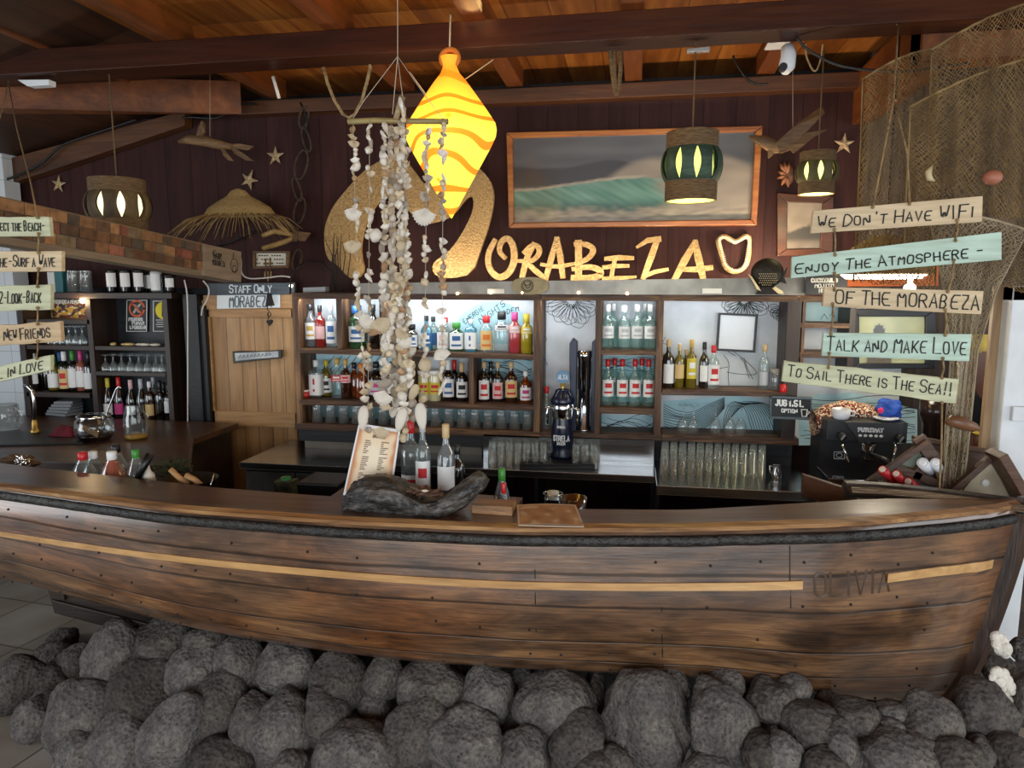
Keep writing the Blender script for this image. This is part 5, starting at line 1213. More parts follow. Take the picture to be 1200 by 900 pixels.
q = random.Random(4); sh = [(133, 404, 8), (150, 403, 16), (168, 403, 18), (182, 404, 12)]
for k, (px, py, w) in enumerate(sh):
    p = at(px, 406, 4.42); b = MB(); W = wpx(px, py, 4.42, w); p.z = wbase(406)+.012
    b.ball(p, (W/2, .03, .011), 14, 8) if k else b.ball(p, (.022, .022, .012), 12, 8)
    tag(build(b, 'shell', M['ivory'] if k < 2 else M['coral']), '%s shell lying under the posters, %s from the left' % (('small', 'long', 'long', 'broad')[k], ORD[k]), 'shell')
# folded napkins in the lower left cell
b = MB(); z0 = wbase(491)+.001; p = at(74, 470, 4.45)
for k in range(5): b.box((p.x+.01*k, 4.45, z0+.012+k*.022), (.20-.018*k, .14, .02), Matrix.Rotation(.12*k-.2, 3, 'Z'))
tag(build(b, 'napkin_stack', pm('8b8f94', .8), bevel=.004), 'stack of grey striped napkins in the lowest left cell of the dark shelving', 'napkins')
# brick clad board over the left end
TL, BLq = at(-25, 224, 2.45), at(-25, 281, 2.45); TR, BR = at(280, 295, 4.2), at(280, 331, 4.2)
bk = thing('clad_board', 'long overhead board clad with reddish wood blocks, running to the wall at left', 'board', (TL+BR)/2)
f = quad([TL, TR, BR, BLq]); nb = Vector((0.82, 0.57, 0)); dn = (TR-TL).cross(Vector((0, 0, 1))).normalized()
if dn.x < 0: dn = -dn
b = MB(); A = [f(0, 0), f(1, 0), f(1, 1), f(0, 1)]; b.hexa(A, [p-dn*.10 for p in A]); build(b, 'core_board', wood('grey_board', '6b5a48', '8b7964', 'a8967f', 'y', .6, 5, .2), bk)
b = MB(); cols = []; q = random.Random(9); pal = ['6a4b33', '7d5a3c', '8f6a48', '5c4535', '7d4a3a', '8c5a48', '74634c', '55483c', 'a07850']
rows = 3
for r in range(rows):
    u = -.001
    while u < .775:
        w = q.uniform(.022, .050)*(1.35-.4*u); u1_ = min(u+w, .782); v0, v1 = .16+r*.27, .16+(r+1)*.27
        o = dn*q.uniform(.006, .016); c4 = [f(u+.001, 1-v1+.01) if 0 else f(u+.0012, v0+.012), f(u1_-.0012, v0+.012), f(u1_-.0012, v1-.012), f(u+.0012, v1-.012)]
        n0 = len(b.v); b.hexa(c4, [p+o for p in c4]); c = hx(q.choice(pal))*q.uniform(1.0, 1.7); cols += [c]*(len(b.v)-n0); u = u1_
def cladm():
    m, nt, p, N, L = newmat('wood_block_cladding'); a = N('ShaderNodeVertexColor'); a.layer_name = 'paint'; tc = N('ShaderNodeTexCoord')
    n = N('ShaderNodeTexNoise'); n.inputs['Scale'].default_value = 28; n.inputs['Detail'].default_value = 6; L(tc.outputs['Object'], n.inputs[0])
    x = N('ShaderNodeMix'); x.data_type = 'RGBA'; x.blend_type = 'MULTIPLY'; x.inputs[0].default_value = .8; L(a.outputs[0], x.inputs[6]); L(ramp(nt, n.outputs[0], [(.3, (.45, .42, .4, 1)), (.6, (1, 1, 1, 1))]), x.inputs[7]); L(x.outputs[2], p.inputs[0])
    p.inputs['Roughness'].default_value = .7; b_ = N('ShaderNodeBump'); b_.inputs['Strength'].default_value = .5; b_.inputs['Distance'].default_value = .006; L(n.outputs[0], b_.inputs['Height']); L(b_.outputs[0], p.inputs['Normal']); return m
build(b, 'wood_block_cladding', cladm(), bk, cols=cols)
b = MB(); A = [f(.785, .02), f(1.0, 0), f(1.0, 1.0), f(.785, .98)]; b.hexa([p+dn*.018 for p in A], [p-dn*.002 for p in A]); build(b, 'end_board', wood('pale_sign_board', '7f6f5c', '9c8b76', 'b4a48e', 'y', .6, 5, .15), bk, bevel=.003)
b = MB(); g = lambda u0, u1_, v0, v1: (lambda u, v: f(u0+(u1_-u0)*u, v1+(v0-v1)*(1-v))+dn*.0185)
write(b, 'ENJOY', g(.835, .88, .60, .78), .005, dn); write(b, 'MORABEZA', g(.83, .90, .40, .56), .0045, dn)
for k in range(2): b.ribbon([f(.855+.018*math.cos(a)*(1+k*.4), .76-.10*math.sin(a))+dn*.0185 for a in [PI*s/8*(.9+.5*k) for s in range(9)]], .004, dn, .001)
b.ribbon([f(.955+.022*math.cos(a), .50-.22*math.sin(a))+dn*.0185 for a in [2*PI*s/20 for s in range(21)]], .004, dn, .001); b.ribbon([f(.955+.012*math.cos(a), .40-.10*math.sin(a))+dn*.0185 for a in [2*PI*s/14 for s in range(15)]], .004, dn, .001)
b.ribbon([f(.948, .74)+dn*.0185, f(.952, .9)+dn*.0185], .006, dn, .001); build(b, 'writing', M['letter'], bk)
b = MB(); A = [f(0, 1), f(1, 1)]; b.hexa([A[0], A[0]-dn*.22, A[0]-dn*.22+Vector((0, 0, -.018)), A[0]+Vector((0, 0, -.018))], [A[1], A[1]-dn*.22, A[1]-dn*.22+Vector((0, 0, -.018)), A[1]+Vector((0, 0, -.018))]); build(b, 'under_board', wood('under_board_wood', '6e5942', '8d7658', 'a98f6c', 'y', .6, 5, .2), bk)
# dark post between the shelving and the door, cables
b = MB(); b.span((at(222, 430, 4.45).x, 4.42, 0), (at(238, 430, 4.45).x, 4.6, at(230, 345, 4.45).z)); b.span((at(237, 430, 4.45).x, 4.44, 0), (at(244, 430, 4.45).x, 4.55, at(230, 358, 4.45).z)); struct(build(b, 'trim_3', M['dark']))
def cable(pts, Y, r, m, label):
    P = [(x, y) for x, y in pts]
    for _ in range(2): P = smooth_poly(P)
    b = MB(); b.tube([at(x, y, Y) for x, y in P], r, 6); o = build(b, 'cable', m); return tag(o, label, 'cable')
cable([(216, 328), (220, 345), (220, 400), (220, 512)], 4.33, .005, M['wcable'], 'white cable running down the right side of the dark shelving')
cable([(238, 329), (246, 338), (243, 352), (237, 360), (236, 370)], 4.40, .005, M['wcable'], 'short white cable looping beside the staff sign')
cable([(280, 296), (283, 306), (282, 320), (290, 327), (310, 326), (330, 323), (342, 325)], 4.40, .005, M['wcable'], 'white cable curling from the clad board end over the door')
cable([(250, 290), (275, 282), (300, 270)], 4.56, .006, M['cable'], 'black cable crossing the wall under the straw hat')
cable([(0, 213), (20, 206), (50, 192), (70, 170), (100, 160), (160, 140)], 4.45, .008, M['cable'], 'black cable following the sloping trim, upper left')
cable([(214, 138), (225, 137), (245, 139), (262, 137), (272, 123), (285, 121), (300, 122)], 4.45, .008, M['cable'], 'black cable under the wall beam above the flying fish')
cable([(934, 45), (945, 58), (975, 75), (1010, 82), (1060, 85), (1110, 77), (1137, 74)], 3.5, .006, M['cable'], 'black cable sagging from the camera across to the net')
cable([(855, 52), (860, 70), (872, 90), (885, 100), (900, 98)], 4.48, .006, M['cable'], 'black cable hanging from the beam near the white camera')
cable([(944, 52), (944, 66), (955, 88), (962, 70), (964, 52)], 3.5, .004, M['twine'], 'loose twine loop hanging from the beam beside the camera')

# back counter on the left with its things
b = MB(); T = [(-6.0, 3.05), (-2.22, 3.20), (-2.62, 3.83), (-2.62, 4.33), (-6.0, 4.33)]
lc = thing('back_counter', 'brown wooden back counter below the dark shelving', 'counter', (-4.0, 3.7, 0))
b.prism([(x, y, .86) for x, y in T], (0, 0, .04)); build(b, 'top', M['leftctr'], lc, bevel=.004)
b = MB(); b.prism([(x, y, 0) for x, y in [(-6.0, 3.62), (-2.72, 3.70), (-2.68, 3.83), (-2.68, 4.33), (-6.0, 4.33)]], (0, 0, .86)); build(b, 'body', M['dshelf'], lc)
b = MB(); A = [atz(-20, 508, .9), atz(92, 506, .9), atz(98, 521, .9), atz(-20, 524, .9)]; b.prism(A, (0, 0, .012)); tag(build(b, 'bar_mat', M['black'], bevel=.003), 'black rubber bar mat on the left back counter', 'mat')
def bowljar():
    p = atz(112, 516, .9); r = wpx(112, 505, p.y, 38)/2; h = at(112, 486, p.y).z-.9
    t = thing('round_jar', 'round glass jar of dark liquid on the left back counter', 'jar', p)
    b = MB(); b.lathe([(.001, .004), (r*.75, .004), (r*.98, h*.3), (r, h*.5), (r*.92, h*.8), (r*.78, h*.92), (r*.80, h)], 24, p); build(b, 'glass_body', M['clear'], t)
    b = MB(); b.lathe([(.001, .006), (r*.72, .006), (r*.9, h*.2), (r*.9, h*.28), (.001, h*.28)], 24, p); build(b, 'dark_liquid', pm('160b08', .2), t)
    b = MB(); b.lathe([(r*.84, h*.93), (r*.84, h*1.0), (r*.75, h*1.0)], 24, p); build(b, 'rim', M['chrome'], t)
    b = MB(); q = p+Vector((0, -r*.9, h*.55)); b.prism([q+Vector(v) for v in ((.02, -.01, .03), (.09, .02, -.02), (.08, .02, -.05), (.01, -.01, .0))], (0, .004, 0)); build(b, 'wooden_tag', M['carve'], t)
    l = thing('ladle', 'thin steel ladle with hooked handle standing in the round jar', 'ladle', p+Vector((.04, 0, .06)))
    b = MB(); b.tube([p+Vector((.03, 0, .06)), at(125, 485, p.y), at(136, 456, p.y), at(139, 453, p.y), at(142, 455, p.y)], .005, 8); build(b, 'handle', M['chrome'], l)
    b = MB(); b.lathe([(.001, 0), (.02, .004), (.028, .02)], 14, p+Vector((.025, 0, .04))); build(b, 'cup', M['chrome'], l)
bowljar()
p = atz(160, 514, .9); r = wpx(160, 505, p.y, 24)/2; h = at(160, 475, p.y).z-.9
t = thing('glass_carafe', 'glass carafe with yellow juice at the bottom, on the left back counter', 'carafe', p)
b = MB(); b.lathe([(.001, .003), (r*.92, .003), (r, h*.1), (r*.98, h*.6), (r*.8, h*.8), (r*.74, h)], 22, p); build(b, 'glass_body', M['clear'], t)
b = MB(); b.lathe([(.001, .005), (r*.88, .005), (r*.95, h*.12), (.001, h*.13)], 22, p); build(b, 'juice', pm('c08a2c', .3), t)
b = MB(); b.tube([p+Vector((r*.8, 0, h*.85)), p+Vector((r*1.3, 0, h*.75)), p+Vector((r*1.25, 0, h*.4)), p+Vector((r*.95, 0, h*.3))], .006, 8); build(b, 'handle', M['clear'], t)
b = MB(); q = atz(77, 510, .912); k = wpx(77, 508, q.y, 1)
b.grid(lambda u, v: q+Vector(((u-.5)*30*k, (v-.5)*.10, 12*k*math.sin(PI*u)**.6*math.sin(PI*v)**.6*(.8+.3*noise.noise(Vector((u*4, v*4, 1))))+.002)), 20, 12); tag(build(b, 'cloth', mat('crimson_cloth', '6e1a2a', .9, 0, '4a0f1a', 20)), 'crumpled crimson cloth on the black bar mat', 'cloth')
tp = thing('beer_tap', 'slim chrome beer tap with curved spout on the left back counter', 'tap', atz(42, 508, .9))
p = atz(42, 508, .9); b = MB(); b.lathe([(.03, 0), (.032, .02), (.022, .03), (.02, .07), (.012, .09)], 14, p); build(b, 'brass_base', pm('a98a4c', .3, .9), tp)
b = MB(); b.tube([p+Vector((0, 0, .08)), at(40, 470, p.y), at(38, 458, p.y), at(33, 453, p.y), at(28, 452, p.y)], .010, 10); build(b, 'spout', M['chrome'], tp)
p = atz(8, 504, .9); r = wpx(8, 490, p.y, 24)/2; h = at(8, 474, p.y).z-.9; t = thing('beer_mug', 'large clear glass mug at the far left end of the back counter', 'mug', p)
b = MB(); b.lathe([(.001, .004), (r*.9, .004), (r, h*.1), (r, h*.97), (r*.93, h), (r*.9, h*.15), (.001, h*.12)], 18, p); build(b, 'glass_body', M['tumbler'], t)
b = MB(); b.tube([p+Vector((r*.9, 0, h*.85)), p+Vector((r*1.6, 0, h*.75)), p+Vector((r*1.6, 0, h*.35)), p+Vector((r*.95, 0, h*.2))], .010, 8); build(b, 'handle', M['tumbler'], t)

# ------------------------------------------------------------------ steel back bar, glasses, beer tower
ZS = .78
sc = thing('steel_counter', 'stainless steel worktop in front of the bottle shelves, middle', 'counter', (-.5, 3.98, 0))
b = MB(); b.span((-1.62, 3.865, ZS-.04), (.128, 4.32, ZS)); build(b, 'worktop', M['steel'], sc, bevel=.003)
for x_ in (-1.62, -.55, .108): b = MB(); b.span((x_, 3.95, 0), (x_+.02, 4.30, ZS-.04)); build(b, 'side_panel', M['dark'], sc)
b = MB(); b.span((-1.6, 3.95, .35), (.11, 4.30, .37)); build(b, 'lower_shelf', M['dark'], sc)
b = MB(); b.span((X(566), 4.10, ZS), (X(668), 4.115, Z(511, 620))); b.span((X(668), 4.10, ZS), (X(769), 4.115, Z(514, 720))); build(b, 'splash_plates', M['chrome'] if 0 else M['steel'], sc)
sl = thing('steel_cabinet', 'steel under-counter cabinet beside the pine door', 'cabinet', (-1.95, 4.0, 0))
b = MB(); b.span((-2.29, 3.77, ZS-.04), (-1.622, 4.42, ZS)); build(b, 'worktop', M['steel'], sl, bevel=.003)
for x0, x1 in ((-2.27, -1.96), (-1.95, -1.64)):
    b = MB(); b.span((x0, 3.80, .12), (x1, 3.82, ZS-.06)); d = build(b, 'door', mat('dull_steel', '6c6a66', .4, .8, '5a5854', 9), sl, bevel=.003)
    b = MB(); b.span((x1-.05, 3.785, .45), (x1-.03, 3.80, .62)); build(b, 'handle', M['chrome'], d)
b = MB(); b.span((-2.28, 3.82, .05), (-1.63, 4.40, ZS-.04)); build(b, 'body', M['dark'], sl)
sr = thing('steel_counter', 'stainless steel worktop with rows of tall glasses, below the sea mural', 'counter', (.6, 3.95, 0))
b = MB(); b.span((.13, 3.68, ZS-.05), (.93, 4.33, ZS)); build(b, 'worktop', M['steel'], sr, bevel=.003)
for x_ in (.13, .91): b = MB(); b.span((x_, 3.76, 0), (x_+.02, 4.30, ZS-.05)); build(b, 'side_panel', M['dark'], sr)
b = MB(); b.span((.15, 3.78, .3), (.91, 3.80, .6)); build(b, 'front_panel', M['dark'], sr)
cb = thing('coffee_counter', 'dark counter carrying the coffee machine behind the bow', 'counter', (1.5, 3.7, 0))
b = MB(); b.span((.94, 3.5, 0), (2.6, 4.3, .62)); build(b, 'body', M['dark'], cb); b = MB(); b.span((.94, 3.48, .62), (2.6, 4.3, .66)); build(b, 'top', M['dshelf'], cb)
b = MB(); b.span((X(345), 4.12, Z(521, 450)), (X(566), 4.14, Z(502, 450))); b.span((X(700), 4.24, ZS), (X(940), 4.26, Z(514, 820))); struct(build(b, 'trim_4', M['slate']))
b = MB(); b.span((X(345), 4.20, ZS), (X(560), 4.22, Z(519, 450))); struct(build(b, 'trim_5', mat('beige_tiles', '8d8478', .4, 0, '7a7166', 6)))
its = []
for k in range(7):
    for yy in (3.99, 4.05): its.append((at(577+k*10.0, 540, yy).x, yy, ZS+.001))
for k in range(3):
    for yy in (3.99, 4.05): its.append((at(675+k*10.5, 540, yy).x, yy, ZS+.001))
rows_of('tumbler', 'tumblers on the steel counter round the beer tower', 'clear tumbler upside down in rows on the steel counter beside the dark beer tower', its, .125, .026)
its = []
for k in range(12):
    for yy in (3.93, 4.02, 4.11): its.append((at(779+k*10.3, 540, yy).x, yy, ZS+.001))
rows_of('tall_glass', 'tall glasses under the sea mural', 'tall clear glass upside down in rows on the steel counter under the sea mural', its, .15, .026)
cg = [(790, 470, 14), (803, 474, 12), (812, 480, 10), (843, 478, 13), (868, 474, 13), (760, 490, 10)]
its = [(at(px, 505, 4.2).x, 4.2, at(px, lin(px, 776, 509, 936, 514), YF).z+.001) for px in (800, 812, 838, 855, 868)]
rows_of('cocktail_glass', 'cocktail glasses before the sea mural', 'clear stemmed cocktail glass standing before the blue sea mural', its, .16, .035, True)
# drip tray and tower
dt = thing('drip_tray', 'black grooved drip tray under the beer tower', 'tray', atz(653, 545, ZS))
A = [atz(611, 541, ZS), atz(694, 541, ZS), atz(697, 550, ZS), atz(609, 549.5, ZS)]; b = MB(); b.prism(A, (0, 0, .03)); build(b, 'tray', M['black'], dt, bevel=.003)
b = MB(); f = quad([p+Vector((0, 0, .03)) for p in A])
for k in range(20): u = .04+k*.0485; b.box(f(u, .5), (.006, .14, .006))
build(b, 'grid_bars', pm('2c2c30', .35, .6), dt)
bt = thing('beer_tower', 'dark navy beer tower with round badge standing on the drip tray', 'beer tower', atz(658, 543, ZS)+Vector((0, .03, .03)))
P = LOC[bt.name]; k = wpx(658, 500, P.y, 1)
b = MB(); b.lathe([(.001, 0), (13.5*k, 0), (13.5*k, 4*k), (11*k, 8*k), (12.5*k, 18*k), (13*k, 28*k), (11.5*k, 40*k), (10.5*k, 47*k)], 26, P); build(b, 'body', mat('navy_enamel', '111a33', .25), bt)
b = MB(); b.lathe([(11*k, 47*k), (12*k, 49*k), (12*k, 56*k), (12.8*k, 62*k), (11*k, 65*k)], 26, P); build(b, 'chrome_band', M['chrome'], bt)
b = MB(); b.lathe([(13*k, 64*k), (14*k, 68*k), (11*k, 73*k), (8*k, 80*k), (4*k, 82*k), (.001, 82*k)], 26, P); build(b, 'cap', bpy.data.materials['navy_enamel'], bt)
for s in (-1, 1):
    b = MB(); b.tube([P+Vector((s*12*k, 0, 60*k)), P+Vector((s*18*k, -.01, 58*k)), P+Vector((s*17*k, -.02, 40*k))], [.010, .012, .006], 8); build(b, 'side_spout', M['chrome'], bt)
b = MB(); b.lathe([(2.5*k, 81*k), (3*k, 88*k), (.001, 88*k)], 12, P); build(b, 'brass_neck', pm('b39a52', .3, .8), bt)
b = MB(); c = P+Vector((0, -.005, 95*k)); b.disc(c, 8*k, 'y', 24); n0 = list(b.v); b.v = []; b.f = []; b.m = []; b.sm = []; b.hexa([v+Vector((0, .012, 0)) for v in n0], n0); bd_ = build(b, 'round_badge', pm('5b86ad', .4), bt)
b = MB(); f = quad([c+Vector(v)*k+Vector((0, -.001, 0)) for v in ((-5.5, 0, 2.5), (5.5, 0, 2.5), (5.5, 0, -2.5), (-5.5, 0, -2.5))]); write(b, 'alta', f, .005, small=1); build(b, 'badge_lettering', pm('e8eef2', .5), bd_)
b = MB(); 
def ontower(z0, z1, wd): return lambda u, v: P+Vector((13.2*k*math.sin((u-.5)*wd), -13.2*k*math.cos((u-.5)*wd), (z0+(z1-z0)*v)*k))
write(b, 'STRELA', ontower(22, 28, 1.5), .006); write(b, 'BEER', ontower(17.5, 20.5, .7), .004); write(b, 'SPECIAL', lambda u, v: P+Vector((12*k*math.sin((u-.5)*.8), -12*k*math.cos((u-.5)*.8), (37+2.2*v)*k)), .0035); build(b, 'lettering', pm('dfe4ea', .5), bt)
tw = thing('beer_column', 'tall polished steel beer column between two navy side blades', 'beer column', (at(684, 505, 4.18).x, 4.18, at(684, 507.5, YF).z))
P = LOC[tw.name]; k = wpx(684, 450, P.y, 1); H = at(684, 398, P.y).z-P.z
b = MB(); b.lathe([(.001, 0), (9*k, 0), (9*k, .01), (6.5*k, .02), (6.5*k, H*.45), (7.5*k, H*.47), (7.5*k, H*.80), (8.2*k, H*.82), (8.2*k, H*.88), (.001, H*.88)], 22, P); build(b, 'steel_cylinder', M['chrome'], tw)
for s in (-1, 1):
    x = s*11.5; b = MB(); b.prism([P+Vector(((x+dx)*k, -.03, z*H)) for dx, z in ((s*2, 0), (s*4, .3), (s*6, .8), (s*6, .96), (s*2, 1.02), (-s*3, .98), (-s*2.5, .5), (-s*3, .0))], (0, .06, 0)); build(b, 'navy_blade', mat('navy_blade_%d' % (s+1), '17223f', .4), tw, bevel=.004)
# jug things in the gap
p = atz(910, 560, ZS); k = wpx(910, 555, p.y, 1); t = thing('milk_jug', 'small steel milk jug at the end of the steel worktop by the coffee machine', 'jug', p)
b = MB(); b.lathe([(.001, .002), (5.5*k, .002), (6*k, 5*k), (4.5*k, 12*k), (5*k, 16*k)], 18, p); build(b, 'body', M['chrome'], t); b = MB(); b.tube([p+Vector((-4.5*k, 0, 14*k)), p+Vector((-9*k, 0, 15*k)), p+Vector((-8*k, 0, 7*k)), p+Vector((-5.5*k, 0, 5*k))], .004, 6); build(b, 'handle', M['chrome'], t)

# ------------------------------------------------------------------ coffee machine and what lies on it
YK = 3.60
def kz(py, px=1015, Y=YK): return at(px, py, Y).z
def kx(px, py=530, Y=YK): return at(px, py, Y).x
cm = thing('coffee_machine', 'black espresso machine with chrome group behind the bow of the boat', 'coffee machine', (kx(1015), YK+.2, .66))
x0, x1 = kx(967), kx(1062); BK = mat('graphite_enamel', '24262a', .35)
b = MB(); b.span((x0, YK, kz(518)), (x1, YK+.34, kz(494))); build(b, 'head', BK, cm, bevel=.006)
b = MB(); b.prism([at(x, y, YK-.012) for x, y in ((990, 494.5), (1060, 496), (1058, 519), (1007, 518.5))], (0, .012, 0)); build(b, 'fascia', mat('grey_fascia', '3c3e42', .4, .3), cm, bevel=.003)
b = MB(); b.span((x0+.01, YK+.14, .70), (x1-.01, YK+.34, kz(518))); build(b, 'back_body', BK, cm)
b = MB(); b.span((x0-.01, YK-.10, .66), (x1+.01, YK+.34, .74)); build(b, 'base', BK, cm, bevel=.006)
b = MB(); b.span((x0, YK-.09, kz(563)-.01), (x1, YK+.14, kz(557))); build(b, 'drip_grid', M['chrome'], cm, bevel=.002)
b = MB(); f = quad([at(x, y, YK-.0125) for x, y in ((1006, 501.5), (1035, 502.5), (1034.5, 506.5), (1006, 505.5))]); write(b, 'FUTURMAT', f, .006); build(b, 'lettering', pm('e6e8ea', .4), cm)
for s in range(5): b = MB(); p = at(1008+s*6.2, 510.4+s*.2, YK-.012); b.ball(p, (.009, .005, .007), 10, 6); build(b, 'button', pm('eef0f2', .3), cm)
for px, py in ((986, 511), (1054, 513.5)):
    b = MB(); p = at(px, py, YK-.03); b.lathe([(.001, .028), (.017, .026), (.019, 0), (.015, -.03)], 14, p, R=Matrix.Rotation(PI/2, 3, 'X')); kn = build(b, 'steam_knob', M['black'], cm)
    b = MB(); b.box(p+Vector((0, -.03, 0)), (.008, .006, .03), Matrix.Rotation(.6, 3, 'Y')); build(b, 'knob_mark', pm('8a8c90', .4), kn)
b = MB(); p = at(1018, 519, YK-.01); b.lathe([(.034, 0), (.034, -.02), (.028, -.035), (.03, -.05), (.001, -.05)], 18, p); build(b, 'group_head', M['chrome'], cm)
b = MB(); b.tube([p+Vector((0, -.03, -.045)), p+Vector((.05, -.09, -.06)), p+Vector((.075, -.12, -.085))], [.010, .013, .015], 8); b.lathe([(.032, -.03), (.032, -.055), (.02, -.075), (.001, -.08)], 16, p+Vector((0, 0, -.012))); build(b, 'portafilter', M['black'], cm)
for px, a in ((986, .03), (1050, -.02)):
    b = MB(); q = at(px, 518, YK-.03); b.tube([q, q+Vector((a*.4, -.02, -.04)), q+Vector((a, -.03, -.09))], .005, 8); build(b, 'steam_wand', M['chrome'], cm)
b = MB(); b.prism([at(x, y, YK+.135) for x, y in ((977, 529), (990, 529), (990, 538), (977, 538))], (0, .006, 0)); bg = build(b, 'badge', pm('17181b', .4), cm)
b = MB(); b.ribbon([at(x, y, YK+.134) for x, y in ((977.5, 529.5), (989.5, 529.5), (989.5, 537.5), (977.5, 537.5), (977.5, 529.5))], .004, (0, -1, 0), .001); b.ribbon([at(983.5+3.4*math.cos(2*PI*s/16), 533.5-2.6*math.sin(2*PI*s/16), YK+.134) for s in range(17)], .0035, (0, -1, 0), .001); build(b, 'badge_mark', pm('d8dade', .4), bg)
zt = kz(494)+.001
def mug(px, w, h, Y, label, m):
    p = at(px, 494, Y); p.z = zt; k = wpx(px, 490, Y, 1); t = thing('coffee_cup', label, 'cup', p)
    b = MB(); b.lathe([(.001, .001), (w*.40*k, .001), (w*.48*k, h*.3*k), (w*.5*k, h*k), (w*.45*k, h*k), (w*.42*k, .01), (.001, .008)], 20, p); build(b, 'bowl', m, t)
    b = MB(); b.tube([p+Vector((w*.47*k, 0, h*.8*k)), p+Vector((w*.7*k, -.01, h*.75*k)), p+Vector((w*.68*k, -.01, h*.4*k)), p+Vector((w*.45*k, 0, h*.3*k))], .005, 8); build(b, 'handle', m, t)
mug(985, 22, 13, YK+.05, 'white coffee cup upside down at the left of the machine top', pm('e4e6ea', .2))
def scarfm():
    m, nt, p, N, L = newmat('knitted_scarf'); tc = N('ShaderNodeTexCoord'); v = N('ShaderNodeTexVoronoi'); v.inputs['Scale'].default_value = 150; L(tc.outputs['Object'], v.inputs[0])
    s = N('ShaderNodeSeparateColor'); L(v.outputs['Color'], s.inputs[0]); L(ramp(nt, s.outputs[0], [(0, S('4a1512')), (.35, S('8a2a22')), (.36, S('d9cdb4')), (.7, S('b8a888')), (.71, S('3a1a16')), (1, S('6b211b'))]), p.inputs[0]); p.inputs['Roughness'].default_value = .9
    nt.nodes[-1]; return m
b = MB(); c = at(995, 482, YK+.17)
def scarf(u, v):
    px = 953+88*u; top = 483-13*math.sin(PI*min(1, u*1.1))**.7; base = 494+ (16*ss(.28, .0, u))
    ph = 2*PI*v; d = .09; cx = at(px, (top+base)/2, YK+.19); hz = (at(px, top, YK+.19).z-at(px, base, YK+.19).z)/2
    return cx+Vector((0, d*math.cos(ph), hz*math.sin(ph)*(1+.18*noise.noise(Vector((u*9, v*5, 1))))))
b.grid(scarf, 40, 20); b.f += [[j*41 for j in range(20)][::-1], [j*41+40 for j in range(20)]]; b.m += [0, 0]; b.sm += [True, True]
tag(build(b, 'knitted_scarf', scarfm()), 'red and cream knitted scarf heaped on top of the coffee machine', 'scarf')
b = MB(); c = at(1041, 485, YK+.12); c.z = zt+.045; q = [Vector((noise.noise(v*2.2+Vector((3, 1, 2))), 0, 0)).x for v in ICO_V[:1]]
b.add([c+Vector((v.x*.062, v.y*.06, v.z*.048))*(1+.35*noise.noise(v*1.6+Vector((5, 2, 9)))) for v in ICO_V], ICO_F, 0, True); tag(build(b, 'blue_cloth', mat('blue_cloth', '2453b8', .8, 0, '173c8c', 14)), 'crumpled bright blue cloth on the right of the coffee machine top', 'cloth')
p = at(1038, 494, YK+.04); p.z = zt; b = MB(); b.lathe([(.001, .002), (.03, .002), (.058, .014), (.056, .016), (.03, .007), (.001, .006)], 22, p); tag(build(b, 'saucer', pm('dfe2e6', .2)), 'white saucer in front of the blue cloth on the coffee machine', 'saucer')
b = MB(); b.add([at(1032, 481, YK+.05)+Vector((v.x*.014, v.y*.014, v.z*.014))*(1+.2*noise.noise(v*2)) for v in ICO_V], ICO_F, 0, True); tag(build(b, 'pink_pompom', pm('d8326a', .8)), 'small pink pompom between scarf and blue cloth', 'pompom')
gr = thing('coffee_grinder', 'black coffee grinder with dark hopper right of the espresso machine', 'grinder', (kx(1094, 530, 3.75), 3.75, .66))
P = LOC[gr.name]; k = wpx(1094, 500, 3.75, 1)
b = MB(); b.box(P+Vector((0, 0, .14)), (.15, .18, .28)); build(b, 'body', M['black'], gr, bevel=.01)
zh = at(1094, 497, 3.75).z; b = MB(); b.lathe([(.05, P.z+.28-P.z), (.06, zh-P.z), (20*k, zh+.05-P.z), (20*k, zh+.12-P.z), (.001, zh+.13-P.z)], 20, P); build(b, 'hopper', mat('smoky_hopper', '2a1f1c', .15), gr)
b = MB(); b.tube([P+Vector((0, -.09, .2)), P+Vector((0, -.13, .19)), P+Vector((0, -.13, .14))], .016, 10); build(b, 'spout', M['chrome'], gr)
# chalkboards
cbd = thing('chalkboard', 'small framed chalkboard reading JUG 1.5 L OPTION beside the coffee machine', 'sign', at(926, 492, 4.04))
A = [(902, 464), (951.5, 466), (951, 492), (902, 490)]; b = MB(); b.prism([at(x, y, 4.04) for x, y in A], (0, .012, 0)); build(b, 'slate', pm('22272c', .6), cbd)
b = MB(); b.ribbon([at(x, y, 4.038) for x, y in ((903, 465), (950.5, 467), (950, 491), (903, 489), (903, 465))], .010, (0, -1, 0), .004); build(b, 'frame', pm('55646e', .6), cbd)
b = MB(); f = quad([at(x, y, 4.036) for x, y in ((909, 468.5), (941, 470), (941, 476.5), (909, 475))]); write(b, 'JUG 1.5 L', f, .008); f = quad([at(x, y, 4.036) for x, y in ((916, 479), (934, 480), (934, 484), (916, 483))]); write(b, 'OPTION', f, .005)
b.ribbon([at(x, y, 4.036) for x, y in ((939, 480), (940, 488), (945, 488), (946, 480), (939, 480))], .005, (0, -1, 0), .001); b.ribbon([at(x, y, 4.036) for x, y in ((946, 481.5), (949, 483), (946, 486))], .004, (0, -1, 0), .001); build(b, 'chalk_writing', pm('e4e8ea', .7), cbd)
ck = thing('cocktail_board', 'black cocktail board half hidden behind the enjoy the atmosphere sign', 'sign', at(966, 346, 4.02))
b = MB(); b.prism([at(x, y, 4.02) for x, y in ((944, 316), (993, 316), (993, 345.5), (944, 345.5))], (0, .012, 0)); build(b, 'board', pm('16171a', .5), ck)
b = MB()
